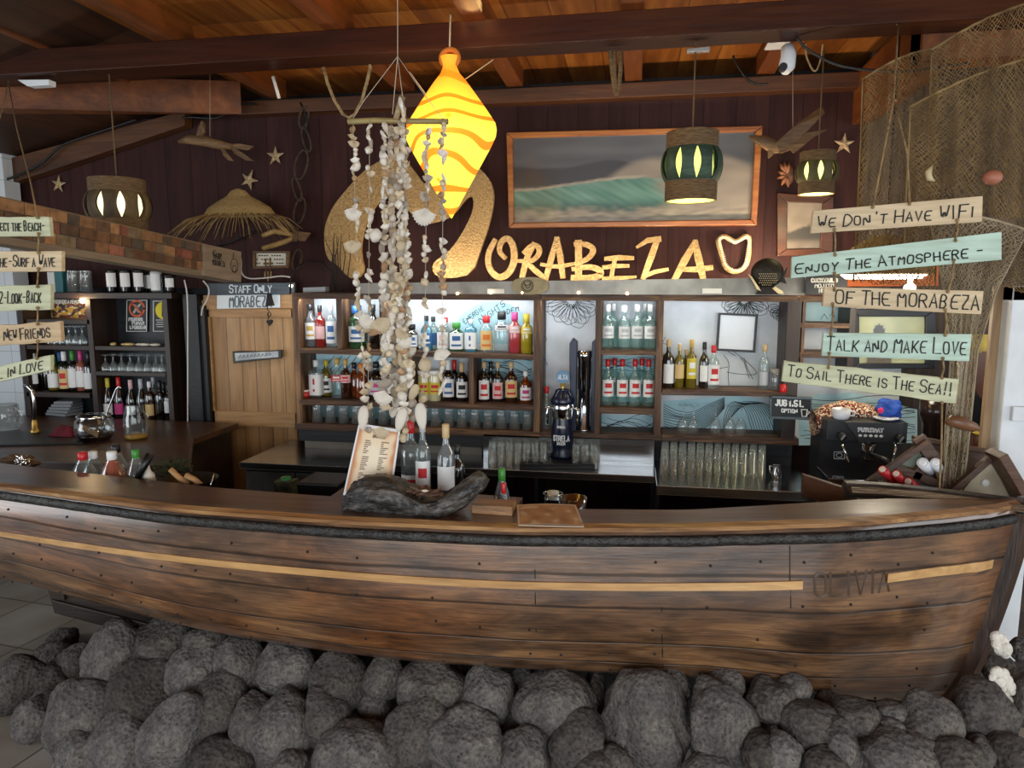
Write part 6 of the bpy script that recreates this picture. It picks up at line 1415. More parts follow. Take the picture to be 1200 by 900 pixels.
for t_, a_, c_, y0 in (('COCKTAILS', 951, 981, 326.5), ('MOJITO', 955, 977, 333), ('HERE', 960, 972, 338.5)):
    f = quad([at(x, y, 4.018) for x, y in ((a_, y0), (c_, y0), (c_, y0+4), (a_, y0+4))]); write(b, t_, f, .007 if y0 < 330 else .004)
build(b, 'lettering', pm('d8d4c8', .6), ck)
# ------------------------------------------------------------------ hanging plank signs
SIGNC = {}
def signmat(c, v):
    k = 'sign_'+c
    if k not in SIGNC: SIGNC[k] = wood(k, v, c, c, 'x', .65, 7, .15)
    return SIGNC[k]
def sign(c4, Y, txt, tw, m, label, pw=.006, th=.018, ropes=(), seed=1, small=.74, rag=0.0, group=None):
    # tw = (u0, u1, v0, v1): where the writing stands on the board
    C = [at(x, y, Y) for x, y in c4]; t = thing('hanging_sign', label, 'sign', (C[3]+C[2])/2, group)
    f = quad(C); b = MB(); n = 16; q = random.Random(seed); top = []; bot = []
    for i in range(n+1):
        u = i/n; j = rag*noise.noise(Vector((u*6, seed, 1))); top.append(f(u, 1+j)); bot.append(f(u, 0+rag*noise.noise(Vector((u*5, seed, 4)))))
    b.hexa(bot+top[::-1], [p+Vector((0, th, 0)) for p in bot+top[::-1]]); build(b, 'board', m, t, bevel=.002)
    b = MB(); g = lambda u, v: f(tw[0]+(tw[1]-tw[0])*u, tw[2]+(tw[3]-tw[2])*v)+Vector((0, -.0005, 0))
    write(b, txt, g, pw, jit=.05, seed=seed, small=small); build(b, 'lettering', M['letter'], t)
    for pts in ropes:
        b = MB(); P = [at(q_[0], q_[1], (Y-.006) if len(q_) == 2 else q_[2]) for q_ in pts]; b.tube([p+Vector((.003*math.sin(i*2), -.002*(i % 2), 0)) for i, p in enumerate(P)], .0034*Y/2.75, 6); b.ball(P[-1], .006, 8, 5); b.ball(P[0], .006, 8, 5); build(b, 'rope', M['twine'], t)
    return t
YS = 2.75
CREAM, MINT, LIME, TAN = signmat('d6c09c', 'b89c78'), signmat('bdd6c6', 'a0bfae'), signmat('c8caa8', 'a8ac88'), signmat('c9ae88', 'a48960')
GS = 'hanging plank signs on the right'
sign([(953, 247), (1152, 229.5), (1151, 260), (950, 273.5)], YS, "We Don't Have WIFi", (.04, .95, .22, .72), CREAM, "cream plank sign reading we don't have wifi, topmost right before the net", .0045,
     ropes=([(1023, 243), (1036, 170), (1048, 118, 2.85), (1051, 60, 3.15), (1052, 28, 3.42)], [(1066, 239), (1062, 180), (1049, 118, 2.85)], [(978, 269), (978, 284), (979, 299)], [(1122, 258), (1121, 270), (1120, 282)]), seed=3)
sign([(928, 301), (1174, 271.5), (1174, 304.5), (927, 326)], YS, 'Enjoy The Atmosphere -', (.02, .92, .18, .62), MINT, 'mint green plank sign reading enjoy the atmosphere', .0048,
     ropes=([(978, 320), (978, 330), (978, 340)], [(1118, 305), (1115, 325), (1111, 342)]), seed=5)
sign([(966, 336), (1153, 341), (1150, 368.5), (964, 359)], YS, 'Of The Morabeza', (.08, .98, .2, .86), CREAM, 'cream plank sign reading of the morabeza', .0048, ropes=([(976, 356), (975, 374), (974, 392)], [(1108, 363), (1108, 380), (1108, 393)]), seed=7, small=.9)
sign([(965, 390), (1139, 391.5), (1136, 423.5), (963, 417)], YS, 'Talk and Make Love', (.03, .97, .25, .85), MINT, 'pale mint plank sign reading talk and make love', .0044, ropes=([(972, 414), (971, 424), (971, 431)], [(1105, 420), (1105, 432), (1104, 443)]), seed=9)
sign([(919, 422.5), (1124, 444.5), (1120, 473), (916, 447)], YS, 'To Sail There is The Sea!!', (.03, .97, .3, .82), LIME, 'yellow green plank sign reading to sail there is the sea, lowest on the right', .0042, ropes=([(1104, 472), (1102, 530), (1101, 585)],), seed=11, rag=.05)
YS2 = 2.2
sign([(-50, 254), (57, 254), (59, 277), (-50, 277)], YS2, 'ect the Beach-', (.475, .95, .28, .8), LIME, 'pale green plank sign ending in the beach, topmost of the left chain', .0036, ropes=([(44, 255), (36, 215, 2.5), (20, 150, 3.0), (10, 96, 3.42)], [(10, 96, 3.42), (2, 130, 3.3), (-3, 150, 3.2)], [(45, 274), (45, 285), (45, 296)]), seed=13, rag=.05)
sign([(-50, 295), (72, 294), (72, 318), (-50, 319)], YS2, 'he-Surf a Wave', (.42, .94, .25, .8), CREAM, 'cream plank sign ending in surf a wave, second of the left chain', .0036, ropes=([(45, 315), (44, 326), (44, 336)],), seed=15, rag=.04)
sign([(-50, 337), (59, 333), (59, 363), (-50, 366)], YS2, '2-Look-Back', (.46, .9, .3, .76), LIME, 'pale green plank sign reading look back, middle of the left chain', .0038, ropes=([(44, 361), (44, 371), (44, 380)],), seed=17, rag=.04, small=.8)
sign([(-50, 385), (70, 376), (72, 400), (-50, 409)], YS2, 'New Friends', (.46, .9, .25, .78), TAN, 'tan plank sign reading new friends, fourth of the left chain', .0038, ropes=([(44, 400), (44, 410), (43, 420)],), seed=19, rag=.06, small=.85)
sign([(-50, 440), (59, 416), (59, 434), (-50, 459)], YS2, 'L in Love', (.44, .92, .2, .82), LIME, 'pale green plank sign ending in love, lowest of the left chain', .0038, seed=21, rag=.07, small=.85)

# ------------------------------------------------------------------ rope lanterns
def lantern(px, y0, y1, w, Y, light, light_st, top_py, label, stave_m, nst=10, power=3):
    k = wpx(px, (y0+y1)/2, Y, 1); zt, zb = at(px, y0, Y).z, at(px, y1, Y).z; H = zt-zb; c = at(px, (y0+y1)/2, Y); R = w/2*k
    t = thing('rope_lantern', label, 'lantern', (c.x, Y, zb), 'rope lanterns hung from the beam'); P = Vector((c.x, Y, zb))
    rr = R*.84
    def collar(z0, z1, nm):
        b = MB(); pr = []; n = 9
        for i in range(n):
            za = z0+(z1-z0)*i/n; zc = z0+(z1-z0)*(i+1)/n; e = (zc-za)/2
            pr += [(rr, za), (rr+e*.8, za+e*.5), (rr+e*.8, za+e*1.5)]
        pr += [(rr, z1), (rr-.006, z1), (rr-.006, z0), (rr, z0)]
        b.lathe(pr, 30, P); build(b, nm, M['rope'], t)
    collar(0.0, H*.30, 'lower_rope_winding'); collar(H*.74, H, 'upper_rope_winding')
    for s in range(nst):
        a0 = 2*PI*s/nst+.12; b = MB()
        def st(u, v):
            hw = PI/nst*(1-.40*math.sin(PI*v)); an = a0+(u-.5)*2*hw; r = rr+.004+(R-rr)*math.sin(PI*v)**.7; return P+Vector((r*math.cos(an), r*math.sin(an), H*(.28+.48*v)))
        b.grid(st, 4, 12)
        n0 = len(b.v); b.add([P+(v-P).lerp(Vector((0, 0, (v-P).z)), .07) for v in b.v[:n0]], [f[::-1] for f in b.f], 0, True)
        build(b, 'stave', stave_m, t)
    b = MB(); b.lathe([(rr*.93, .004), (rr*.80, H*.3), (rr*.86, H*.5), (rr*.80, H*.75), (.001, H*.9)], 24, P); b.lathe([(.001, .006), (rr*.92, .004)], 24, P); build(b, 'glowing_liner', light, t)
    b = MB(); zc = at(px, top_py, Y).z; b.tube([P+Vector((0, 0, H*.9)), Vector((P.x, Y, max(zc, 2.91)))], .004, 6); b.lathe([(rr*.9, H*.985), (.001, H*.985)], 24, P); build(b, 'cord', M['rope'], t)
    point('lantern_light', P+Vector((0, 0, -.10)), power, light_st, .05); return t
lantern(139, 210, 276, 63, 3.48, emit('cream_glow', 'ffefc0', 1.6), (1, .86, .58), 90, 'brown rope lantern with cream glowing slits hanging far left before the clad board', wood('brown_stave', '3f3322', '5f4d31', '7d6944', 'z', .7, 12, .4), 10, 2.0)
lantern(810.5, 155, 236, 71, 3.48, emit('lime_glow', 'e6ea7c', 1.5), (.95, 1, .5), 55, 'green slatted rope lantern glowing lime in front of the wave picture', wood('green_stave', '23372c', '30483a', '46604c', 'x', .6, 25, .4), 10, 2.5)
lantern(957.5, 178, 228, 49, 4.02, emit('lime_glow_bright', 'eef08a', 2.2), (1, .95, .55), 60, 'small rope lantern with bright lime slits hanging beside the net', wood('olive_stave', '3f3a22', '5d5632', '7a7044', 'z', .7, 12, .4), 9, 2.5)

# ------------------------------------------------------------------ big paper lantern
def paperm():
    m, nt, p, N, L = newmat('dyed_paper_glow'); tc = N('ShaderNodeTexCoord')
    mp = N('ShaderNodeMapping'); L(tc.outputs['Object'], mp.inputs[0]); mp.inputs['Scale'].default_value = (1, 1, 1.0)
    w = N('ShaderNodeTexWave'); w.bands_direction = 'Z'; w.inputs['Scale'].default_value = 3.1; w.inputs['Distortion'].default_value = 5.5; w.inputs['Detail'].default_value = 0.0; w.inputs['Detail Scale'].default_value = 1.3; L(mp.outputs[0], w.inputs[0])
    w.inputs['Phase Offset'].default_value = 1.5
    sx = N('ShaderNodeSeparateXYZ'); L(tc.outputs['Object'], sx.inputs[0])
    mr = N('ShaderNodeMapRange'); L(sx.outputs[2], mr.inputs[0]); mr.inputs[1].default_value = .30; mr.inputs[2].default_value = .66
    base = ramp(nt, mr.outputs[0], [(0, S('ffe04a')), (.45, S('ffd23c')), (1, S('f08a1e'))])
    x = N('ShaderNodeMix'); x.data_type = 'RGBA'; L(ramp(nt, w.outputs[0], [(.80, (0, 0, 0, 1)), (.88, (1, 1, 1, 1))]), x.inputs[0]); L(base, x.inputs[6]); x.inputs[7].default_value = S('ee7c12')
    v = N('ShaderNodeTexVoronoi'); v.inputs['Scale'].default_value = 9; L(tc.outputs['Object'], v.inputs[0])
    y = N('ShaderNodeMix'); y.data_type = 'RGBA'; L(ramp(nt, v.outputs[0], [(.10, (1, 1, 1, 1)), (.14, (0, 0, 0, 1))]), y.inputs[0]); L(x.outputs[2], y.inputs[6]); y.inputs[7].default_value = S('f29a1c')
    L(y.outputs[2], p.inputs[0]); L(y.outputs[2], p.inputs['Emission Color']); p.inputs['Emission Strength'].default_value = 1.15; p.inputs['Roughness'].default_value = .7; return m
YP = 3.30
pz = [(256, 0), (250, 4), (238, 11), (215, 24), (190, 38), (172, 48), (162, 52.5), (154, 53.5), (146, 52), (130, 42), (112, 30), (96, 19), (86, 11), (78, 8), (70, 10), (66, 11)]
c = at(528, 160, YP); k = wpx(528, 160, YP, 1); P = Vector((c.x, YP, at(524, 256, YP).z))
pl = thing('paper_lantern', 'big glowing yellow and orange diamond paper lantern with wavy pattern', 'lantern', P)
b = MB()
pr = [(max(r, .3)*k, at(528, y, YP).z-P.z) for y, r in pz]; 
pr2 = []
for (r0, z0), (r1, z1) in zip(pr, pr[1:]):
    for s in range(3): pr2.append((r0+(r1-r0)*s/3, z0+(z1-z0)*s/3))
pr2.append(pr[-1])
b.lathe(pr2, 40, P, pw=1.55, sy=.8); build(b, 'paper_shade', paperm(), pl)
b = MB(); zt = at(528, 68, YP).z; ring = P+Vector((0, 0, zt-P.z)); b.tube([ring+Vector((10*k*math.cos(2*PI*i/20), 0, 9*k*math.sin(2*PI*i/20))) for i in range(20)], .012, 8, closed=True); build(b, 'hanging_ring', mat('amber_fabric', 'b06a1c', .7), pl)
b = MB(); b.tube([ring+Vector((0, 0, 8*k)), Vector((P.x, YP+.02, 3.03))], .004, 6); b.tube([at(538, 98, YP), at(578, 70, YP)], .0025, 5); b.tube([at(500, 112, YP), at(480, 84, YP)], .0025, 5); build(b, 'strings', M['thread'], pl)
point('paper_lantern_light', P+Vector((0, -.45, .38)), 9, (1, .62, .22), .2)
point('paper_lantern_up', P+Vector((.1, .05, .95)), 7, (1, .60, .22), .1)

# ------------------------------------------------------------------ shell mobile
YMB = 2.40
mo = thing('shell_mobile', 'long mobile of white sea shells on threads hanging from a bamboo stick', 'mobile', at(465, 520, YMB))
kk = wpx(465, 300, YMB, 1)
b = MB(); b.tube([at(408, 142.5, YMB), at(440, 141, YMB), at(480, 142, YMB), at(525, 142.5, YMB)], [3.3*kk, 3.0*kk, 3.0*kk, 3.0*kk], 10); build(b, 'bamboo_stick', wood('bamboo', '6f5f3e', '93804f', 'b09c68', 'x', .5, 12, .2), mo)
b = MB(); b.tube([at(466, 12, YMB)+Vector((0, 0, .3)), at(466, 12, YMB), at(466, 66, YMB), at(460, 134, YMB)], .0015, 5); b.tube([at(466, 66, YMB), at(425, 120, YMB), at(413, 140, YMB)], .0013, 5); b.tube([at(466, 66, YMB), at(470, 100, YMB), at(476, 138, YMB)], .0013, 5); b.tube([at(466, 66, YMB), at(498, 112, YMB), at(520, 140, YMB)], .0013, 5); build(b, 'hanging_threads', M['thread'], mo)
b = MB(); b.tube([at(x, y, YMB+.01) for x, y in ((379, 79), (384, 98), (392, 118), (402, 134), (409, 138), (416, 134), (424, 118), (430, 96), (434, 78), (433, 76))], .0055, 6); build(b, 'rope_loop', M['twine'], mo)
b = MB(); b.tube([at(464, 140, YMB-.02), at(468, 124, YMB-.02), at(472, 113, YMB-.02)], [3.2*kk, 3.4*kk, 3.8*kk], 8); build(b, 'drift_peg', M['drift'], mo)
SM = [mat('shell_white', 'e6dfd2', .5, 0, 'c3b6a2', 60, .3, 120), mat('shell_cream', 'd8c7a8', .5, 0, 'ad9672', 50, .4, 110), mat('shell_grey', 'b5a898', .55, 0, '877a6c', 50, .4, 110), mat('shell_tan', 'b58f66', .5, 0, '7f5f40', 40, .4, 90)]
def shell_mesh(kind):
    b = MB()
    if kind == 'scallop':
        def f(u, v):
            a = PI*(u-.5)*.80; r = v**.8; rib = 1+.05*math.cos(u*PI*22)*v
            return Vector((r*math.sin(a)*.95*rib, -.34*math.sin(PI*min(.999, v*.9))*(1-.5*abs(u-.5))*rib, .55-r*math.cos(a)*1.25*rib))
        b.grid(f, 44, 8)
        n = len(b.v); b.add([v+Vector((0, .06, 0)) for v in b.v], [q[::-1] for q in b.f], 0, True)
    elif kind == 'cone':
        pts = []; rad = []
        pr = []
        for i in range(22):
            t = i/21; r = .42*max(0.0, math.sin(PI*(t**.6)))**.8*(1-.15*t)+.02; pr.append((r*(1+.12*math.sin(t*32)), 1-2*t))
        b.lathe(pr, 14)
    elif kind == 'long':
        b.ball((0, 0, 0), (.42, .2, 1.0), 16, 10); b.v = [Vector((v.x*(1+.25*v.z), v.y-.12*(1-v.z*v.z), v.z)) for v in b.v]
    else:
        b.ball((0, 0, 0), (.6, .5, .62), 14, 9); b.v = [v*(1+.22*noise.noise(v*2.5+Vector((1, 5, 3)))) for v in b.v]
    return b
PROTO = {}
def shell_proto(kind, mi):
    if (kind, mi) in PROTO: return PROTO[(kind, mi)]
    b = shell_mesh(kind); me = bpy.data.meshes.new('shell'); me.from_pydata([tuple(v) for v in b.v], [], b.f); me.materials.append(SM[mi]); me.polygons.foreach_set('use_smooth', [True]*len(b.f)); me.update(); PROTO[(kind, mi)] = (me, b); return PROTO[(kind, mi)]
STR = [ # x, y start, y end, dx at bottom, Y offset, mean size, gap probability
 (414, 148, 470, 14, .0, 8.0, .30), (433, 146, 500, -2, -.01, 8.5, .30), (450, 146, 470, 0, -.03, 8, .04), (459, 148, 478, 4, .02, 9, .02), (467, 148, 510, 6, -.05, 9, .02), (471, 112, 490, 12, -.02, 8.5, .03), (457, 150, 440, 10, .05, 8, .05), (476, 150, 452, -4, .04, 7.5, .08), (462, 330, 460, -14, -.07, 9.5, .02), (468, 340, 455, 16, -.06, 9.5, .02),
 (500, 150, 492, -4, .01, 8.0, .28), (519, 146, 455, -1, -.01, 7.5, .30)]
q = random.Random(17); SH = []
for (x, ya, yb, dx, oy, sz, gp) in STR:
    y = ya; prev = None
    P = [at(x+dx*max(0, (yy-ya)/(yb-ya))**1.5, yy, YMB+oy) for yy in range(int(ya)-6, int(yb)+1, 10)]
    b = MB(); b.tube(P, .0011, 4); build(b, 'thread', M['thread'], mo)
    while y < yb:
        grow = 1+.30*(y-ya)/(yb-ya) if gp < .2 else 1.0
        s = sz*q.uniform(.65, 1.25)*grow; kind = q.choices(['scallop', 'cone', 'long', 'lump'], [4, 2, 1.2, 3])[0]; mi = q.choices([0, 1, 2, 3], [5, 3, 2, .5])[0]
        xx = x+dx*max(0, (y-ya)/(yb-ya))**1.5+q.uniform(-2.4, 2.4)
        SH.append((at(xx, y+s*.5, YMB+oy+q.uniform(-.02, .02)), s*kk*.62, kind, mi, (q.uniform(-.5, .5), q.uniform(-.7, .7), q.uniform(-.9, .9)+ (PI if q.random() < .15 else 0)), s))
        y += s*(.80 if gp < .2 else .95)
        if q.random() < gp: y += q.uniform(9, 20)
# named shells of the photo: the large scallops and the long ones at the ends
for (x, y, s, kind, mi, rot) in ((497, 253, 13, 'scallop', 0, .1), (446, 380, 13, 'scallop', 1, -.4), (430, 376, 11, 'scallop', 0, .3), (414, 250, 10, 'scallop', 0, .1), (413, 288, 10, 'scallop', 1, 0), (426, 490, 13, 'long', 0, .1), (494, 488, 14, 'long', 0, -.1), (447, 506, 10, 'scallop', 1, 0), (470, 492, 13, 'long', 0, .3), (449, 465, 12, 'scallop', 0, .2), (440, 276, 10, 'lump', 0, .5), (518, 416, 10, 'scallop', 0, 2.8), (498, 428, 11, 'lump', 1, 0), (443, 386, 11, 'long', 3, 1.0)):
    SH.append((at(x, y, YMB-.08), s*kk*.9, kind, mi, (0, rot, 0), s*2))
SH.sort(key=lambda s: -s[5]); big, rest = SH[:92], SH[92:]
base = LOC[mo.name]
for (p, s, kind, mi, rot, _) in big:
    me, _b = shell_proto(kind, mi); o = bpy.data.objects.new('shell', me); COL.objects.link(o); o.parent = mo; o.location = p-base; o.rotation_euler = rot; o.scale = (s*1.25,)*3
b = MB()
for (p, s, kind, mi, rot, _) in rest:
    me, pb = shell_proto(kind, mi); R = Euler(rot).to_matrix(); n0 = len(b.v); b.add([p+R @ (v*s*1.25) for v in pb.v], pb.f, mi, True)
o = build(b, 'small_shells', SM, mo); o['kind'] = 'stuff'

# ------------------------------------------------------------------ fishing net in three falls
def net(name, left, right, nu, nv, Y, fold, label, seed, r=.0017, jit=.35):
    q = random.Random(seed); b = MB()
    def pl(L, v):
        n = len(L)-1; i = min(int(v*n), n-1); t = v*n-i; return (L[i][0]+(L[i+1][0]-L[i][0])*t, L[i][1]+(L[i+1][1]-L[i][1])*t)
    def pt(u, v):
        a, c = pl(left, v), pl(right, v); x = a[0]+(c[0]-a[0])*u; y = a[1]+(c[1]-a[1])*u-6*math.sin(PI*u)*(1-v)
        x += 3*noise.noise(Vector((u*14, v*5, seed)))*(.4+v); y += 4*noise.noise(Vector((u*9, v*6, seed+3)))*v
        d = fold*(math.sin(u*23+seed+2*v)*.6+math.sin(u*41+1.3*seed)*.4)*(.35+.65*v)+.03*noise.noise(Vector((u*5, v*4, seed+7)))
        return at(x, y, Y+d)
    m = max(nu, nv)
    for s in (-1, 1):
        for k in range(-nv if s > 0 else 0, nu if s > 0 else nu+nv):
            pts = []
            for j in range(nv+1):
                i = k+s*j
                if 0 <= i <= nu: pts.append(pt(min(max((i+q.uniform(-jit, jit))/nu, 0), 1), min(max((j+q.uniform(-jit, jit))/nv, 0), 1)))
            if len(pts) > 2: b.tube(pts, r, 3, cap=False)
    for L in (left, right):
        b.tube([at(pl(L, j/20)[0], pl(L, j/20)[1], Y) for j in range(21)], r*2.2, 4)
    b.tube([pt(i/30, 0) for i in range(31)], r*3, 5)
    o = build(b, name, M['net'] if nv < 60 else mat('pale_net', 'a8987c', .9, 0, '84745a', 8)); return tag(o, label, 'net', 'fishing nets draped at the right end')
net('fishing_net', [(1011, 93), (1009, 160), (1005, 240), (1000, 330)], [(1096, 56), (1100, 130), (1098, 240), (1096, 340)], 24, 46, 3.30, .07, 'brown fishing net falling behind the wifi sign, left end of the drapery', 2)
net('fishing_net', [(1092, 58), (1090, 120), (1088, 180), (1086, 240)], [(1215, 0), (1215, 90), (1215, 180), (1215, 260)], 26, 40, 3.22, .07, 'brown fishing net rising to the roof at the upper right corner', 4)
net('fishing_net', [(1067, 125), (1065, 170), (1062, 225), (1060, 300)], [(1212, 66), (1212, 180), (1212, 290), (1206, 345)], 30, 44, 3.05, .07, 'brown fishing net with straight hem hanging in front of the other nets', 6)
net('fishing_net', [(1088, 250), (1106, 340), (1114, 420), (1108, 500), (1104, 578)], [(1205, 270), (1168, 340), (1146, 410), (1137, 500), (1128, 578)], 24, 70, 2.98, .025, 'bunched fishing net twisting down to the bow of the boat', 8, .0017, .5)
for k, (px, py, s, c) in enumerate(((1090, 202, 7, 'c9b88f'), (1163, 208, 7, 'a86a52'))):
    if k == 0:
        b = MB(); b.tube([at(1092, 194, 3.0), at(1088, 202, 2.99), at(1089, 209, 2.99), at(1095, 212, 3.0)], [.004, .012, .012, .003], 8)
    else:
        b = MB(); b.ball(at(px, py, 3.02), (.035, .03, .028), 14, 8)
    tag(build(b, 'net_float' if k else 'tusk', pm(c, .5)), ('pale curved tusk caught in the net', 'reddish float caught in the net, upper right')[k], ('tusk', 'float')[k])

# ------------------------------------------------------------------ roof fittings
sc_ = thing('security_camera', 'white security camera with round head under the roof beam', 'camera', at(915, 60, 3.62))
b = MB(); b.span(at(900, 48, 3.62), at(921, 58, 3.72)); build(b, 'mount_box', pm('dfe2e4', .4), sc_, bevel=.004)
b = MB(); b.tube([at(923, 56, 3.6), at(924, 66, 3.58), at(922, 78, 3.55), at(920, 85, 3.54)], [.030, .034, .036, .018], 16); build(b, 'camera_head', pm('e4e6e8', .35), sc_)
b = MB(); b.disc(at(918, 78, 3.50), .018, 'y', 16); b.v = b.v; n0 = list(b.v); b.f = []; b.v = []; b.m = []; b.sm = []; b.hexa([v+Vector((0, .03, 0)) for v in n0], n0); build(b, 'lens', M['black'], sc_)
plate('light_fitting', [(20, 93.5), (57, 93), (57, 99.5), (32, 101)], 3.45, .05, pm('e4e8ea', .4), 'small white light fitting under the front beam at the far left', 'light fitting')
b = MB(); b.tube([at(320, 90, 3.6), at(324, 104, 3.6), at(327, 115, 3.6)], .009, 8); tag(build(b, 'bone_stick', pm('d8d4cc', .5)), 'small white stick hanging under the beam left of the shell mobile', 'stick')
rp = thing('rope_knot', 'looped hemp rope hanging from the front beam above the wave picture', 'rope', at(721, 62, 3.5))
for k, P in enumerate(([(715, 60), (717, 80), (720, 104), (722, 111)], [(727, 60), (727, 84), (725, 104), (722, 111)], [(720, 60), (720, 86), (722, 108)])):
    b = MB(); b.tube([at(x, y, 3.5) for x, y in P], .010, 8); build(b, 'strand', M['rope'], rp)
plate('steel_plate', [(805, 57), (832, 54), (832, 59.5), (805, 61)], 3.47, .03, pm('9a9894', .4, .7), 'small steel plate under the beam where the green lantern hangs', 'plate')
ld = thing('dome_lamp', 'large tan woven dome lamp glowing beneath, behind the right plank signs', 'lamp', at(1035, 318, 3.75))
P = at(1035, 322, 3.75); k = wpx(1035, 318, 3.75, 1); b = MB(); b.lathe([(1*k, 50*k), (18*k, 46*k), (38*k, 34*k), (52*k, 16*k), (58*k, 2*k), (57*k, 0), (50*k, 14*k), (36*k, 31*k), (1*k, 46*k)], 36, P, sy=.8); build(b, 'woven_dome', M['straw'], ld)
b = MB(); b.lathe([(.001, 6*k), (44*k, 5*k), (50*k, 0), (44*k, -5*k), (.001, -6*k)], 30, P, sy=.7); build(b, 'glowing_diffuser', emit('lamp_white', 'fff4dc', 6), ld)
b = MB(); b.tube([P+Vector((0, 0, 50*k)), Vector((P.x, 3.75, 3.03))], .004, 6); build(b, 'cord', M['cable'], ld)
p = at(1066, 338, 3.9); b = MB(); b.ball(p, .028, 14, 9); b.lathe([(.012, .02), (.012, .06), (.001, .06)], 10, p); tag(build(b, 'light_bulb', emit('bright_bulb', 'ffe9c4', 16)), 'bare bright bulb between the atmosphere and morabeza signs', 'light bulb')
b = MB(); b.tube([p+Vector((0, 0, .05)), Vector((p.x, 3.9, 3.03))], .003, 5); tag(build(b, 'lamp_cord', M['cable']), 'thin black cord of the bare bulb behind the signs', 'cord')
point('dome_light', P+Vector((0, -.1, -.2)), 7, (1, .9, .72), .1)
plate('orange_panel', [(990, 312), (1100, 308), (1100, 335), (990, 336)], 4.525, .02, pm('c0622a', .6), 'orange panel on the wall behind the dome lamp', 'panel')
# framed head picture and cabinet behind the signs
def headpic(u, v):
    c = mix(hx('bfc49a'), hx('a9b08a'), .5+noise.noise(Vector((u*4, v*4, 8)))); d = ((u-.30)/.10)**2+((v-.42)/.26)**2
    c = mix(c, hx('3a3a40'), 1 if d < 1 else 0); return mix(c, hx('6d6456'), 1 if ((u-.30)/.2)**2+((v-1.0)/.35)**2 < 1 else 0)
hp = thing('head_picture', 'dark framed picture of a capped head silhouette behind the morabeza sign', 'picture', at(1045, 430, 4.25))
o_ = [(999, 362), (1097, 362), (1097, 432), (999, 432)]; i_ = [(1007, 371), (1085, 371), (1085, 426), (1007, 426)]
b = MB()
for k in range(4):
    l = (k+1) % 4; b.prism([at(x, y, 4.24) for x, y in (o_[k], o_[l], i_[l], i_[k])], (0, .04, 0))
build(b, 'frame', pm('20242b', .4), hp, bevel=.004); picture('picture_sheet', i_, 4.26, 40, 30, headpic, hp, PA)
def scarfwoman(u, v):
    c = hx('101114'); 
    if ((u-.55)/.52)**2+((v-.36)/.42)**2 < 1: c = hx('5a3626')
    if v < .30-.12*math.sin(u*5): c = mix(hx('c9ae2a'), hx('8a741c'), .5+noise.noise(Vector((u*8, v*8, 1))))
    if ((u-.5)/.13)**2+((v-.38)/.035)**2 < 1: c = hx('e0d8cc')
    if ((u-.5)/.06)**2+((v-.38)/.033)**2 < 1: c = hx('120d0b')
    if abs(v-.325-.05*(u-.5)) < .012 and .3 < u < .72: c = hx('1a100c')
    if ((u-.55)/.14)**2+((v-.60)/.03)**2 < 1: c = hx('8a4a40')
    if v > .66 and ((u-.5)/.6)**2+((v-.62)/.12)**2 > 1: c = hx('15161a')
    return c
wpz = thing('portrait_poster', 'poster of a face in a yellow headscarf on the wall beside the window', 'poster', at(1160, 500, 3.9))
picture('sheet', [(1136, 392), (1196, 392), (1196, 500), (1136, 500)], 3.9, 50, 80, scarfwoman, wpz, PA)
b = MB(); A = [at(x, y, 3.905) for x, y in ((1136, 392), (1196, 392), (1196, 500), (1136, 500))]; b.prism(A, (0, .02, 0)); build(b, 'backing_board', M['black'], wpz)
b = MB(); p = at(1160, 545, 3.55); k = wpx(1160, 520, 3.55, 1); b.lathe([(.001, 0), (22*k, 0), (23*k, 20*k), (22*k, 42*k), (.001, 42*k)], 26, p); d = thing('drum', 'brown drum standing behind the bow under the portrait', 'drum', p); build(b, 'shell', wood('drum_wood', '2c170d', '45261a', '5f3825', 'z', .4, 7, .2), d)
b = MB(); b.lathe([(22.5*k, 40*k), (24*k, 42*k), (23*k, 45*k), (20*k, 44*k)], 26, p); build(b, 'yellow_rim', pm('c9b04a', .5), d)
b = MB(); b.lathe([(.07, 0), (.08, .04)], 12, (p.x, p.y, .66)); 
b = MB(); b.span((p.x-.09, 3.47, .66), (p.x+.09, 3.63, p.z)); build(b, 'stand', M['dshelf'], d)
b = MB(); x = at(1128, 450, 3.4).x; b.span((x-.02, 3.39, 0), (x+.012, 3.43, at(1128, 396, 3.4).z)); tag(build(b, 'white_post', wood('peeling_white', '8f8a82', 'cfcdc8', 'e4e2de', 'z', .7, 10, .4)), 'peeling white post standing behind the bunched net', 'post')
b = MB(); b.span((x+.014, 3.40, 0), (x+.026, 3.43, at(1134, 400, 3.4).z)); tag(build(b, 'red_batten', pm('a83a2a', .6)), 'narrow red batten beside the peeling white post', 'batten')
b = MB(); b.tube([at(1107, 495, 2.93), at(1114, 493, 2.92), at(1128, 496, 2.92), at(1142, 501, 2.93), at(1149, 503, 2.93)], [.004, .022, .026, .018, .003], 12); tag(build(b, 'wooden_pod', wood('pod_wood', '5a3a26', '7d5638', '9c7350', 'x', .4, 9, .2)), 'brown wooden pod hanging against the bunched net', 'pod')
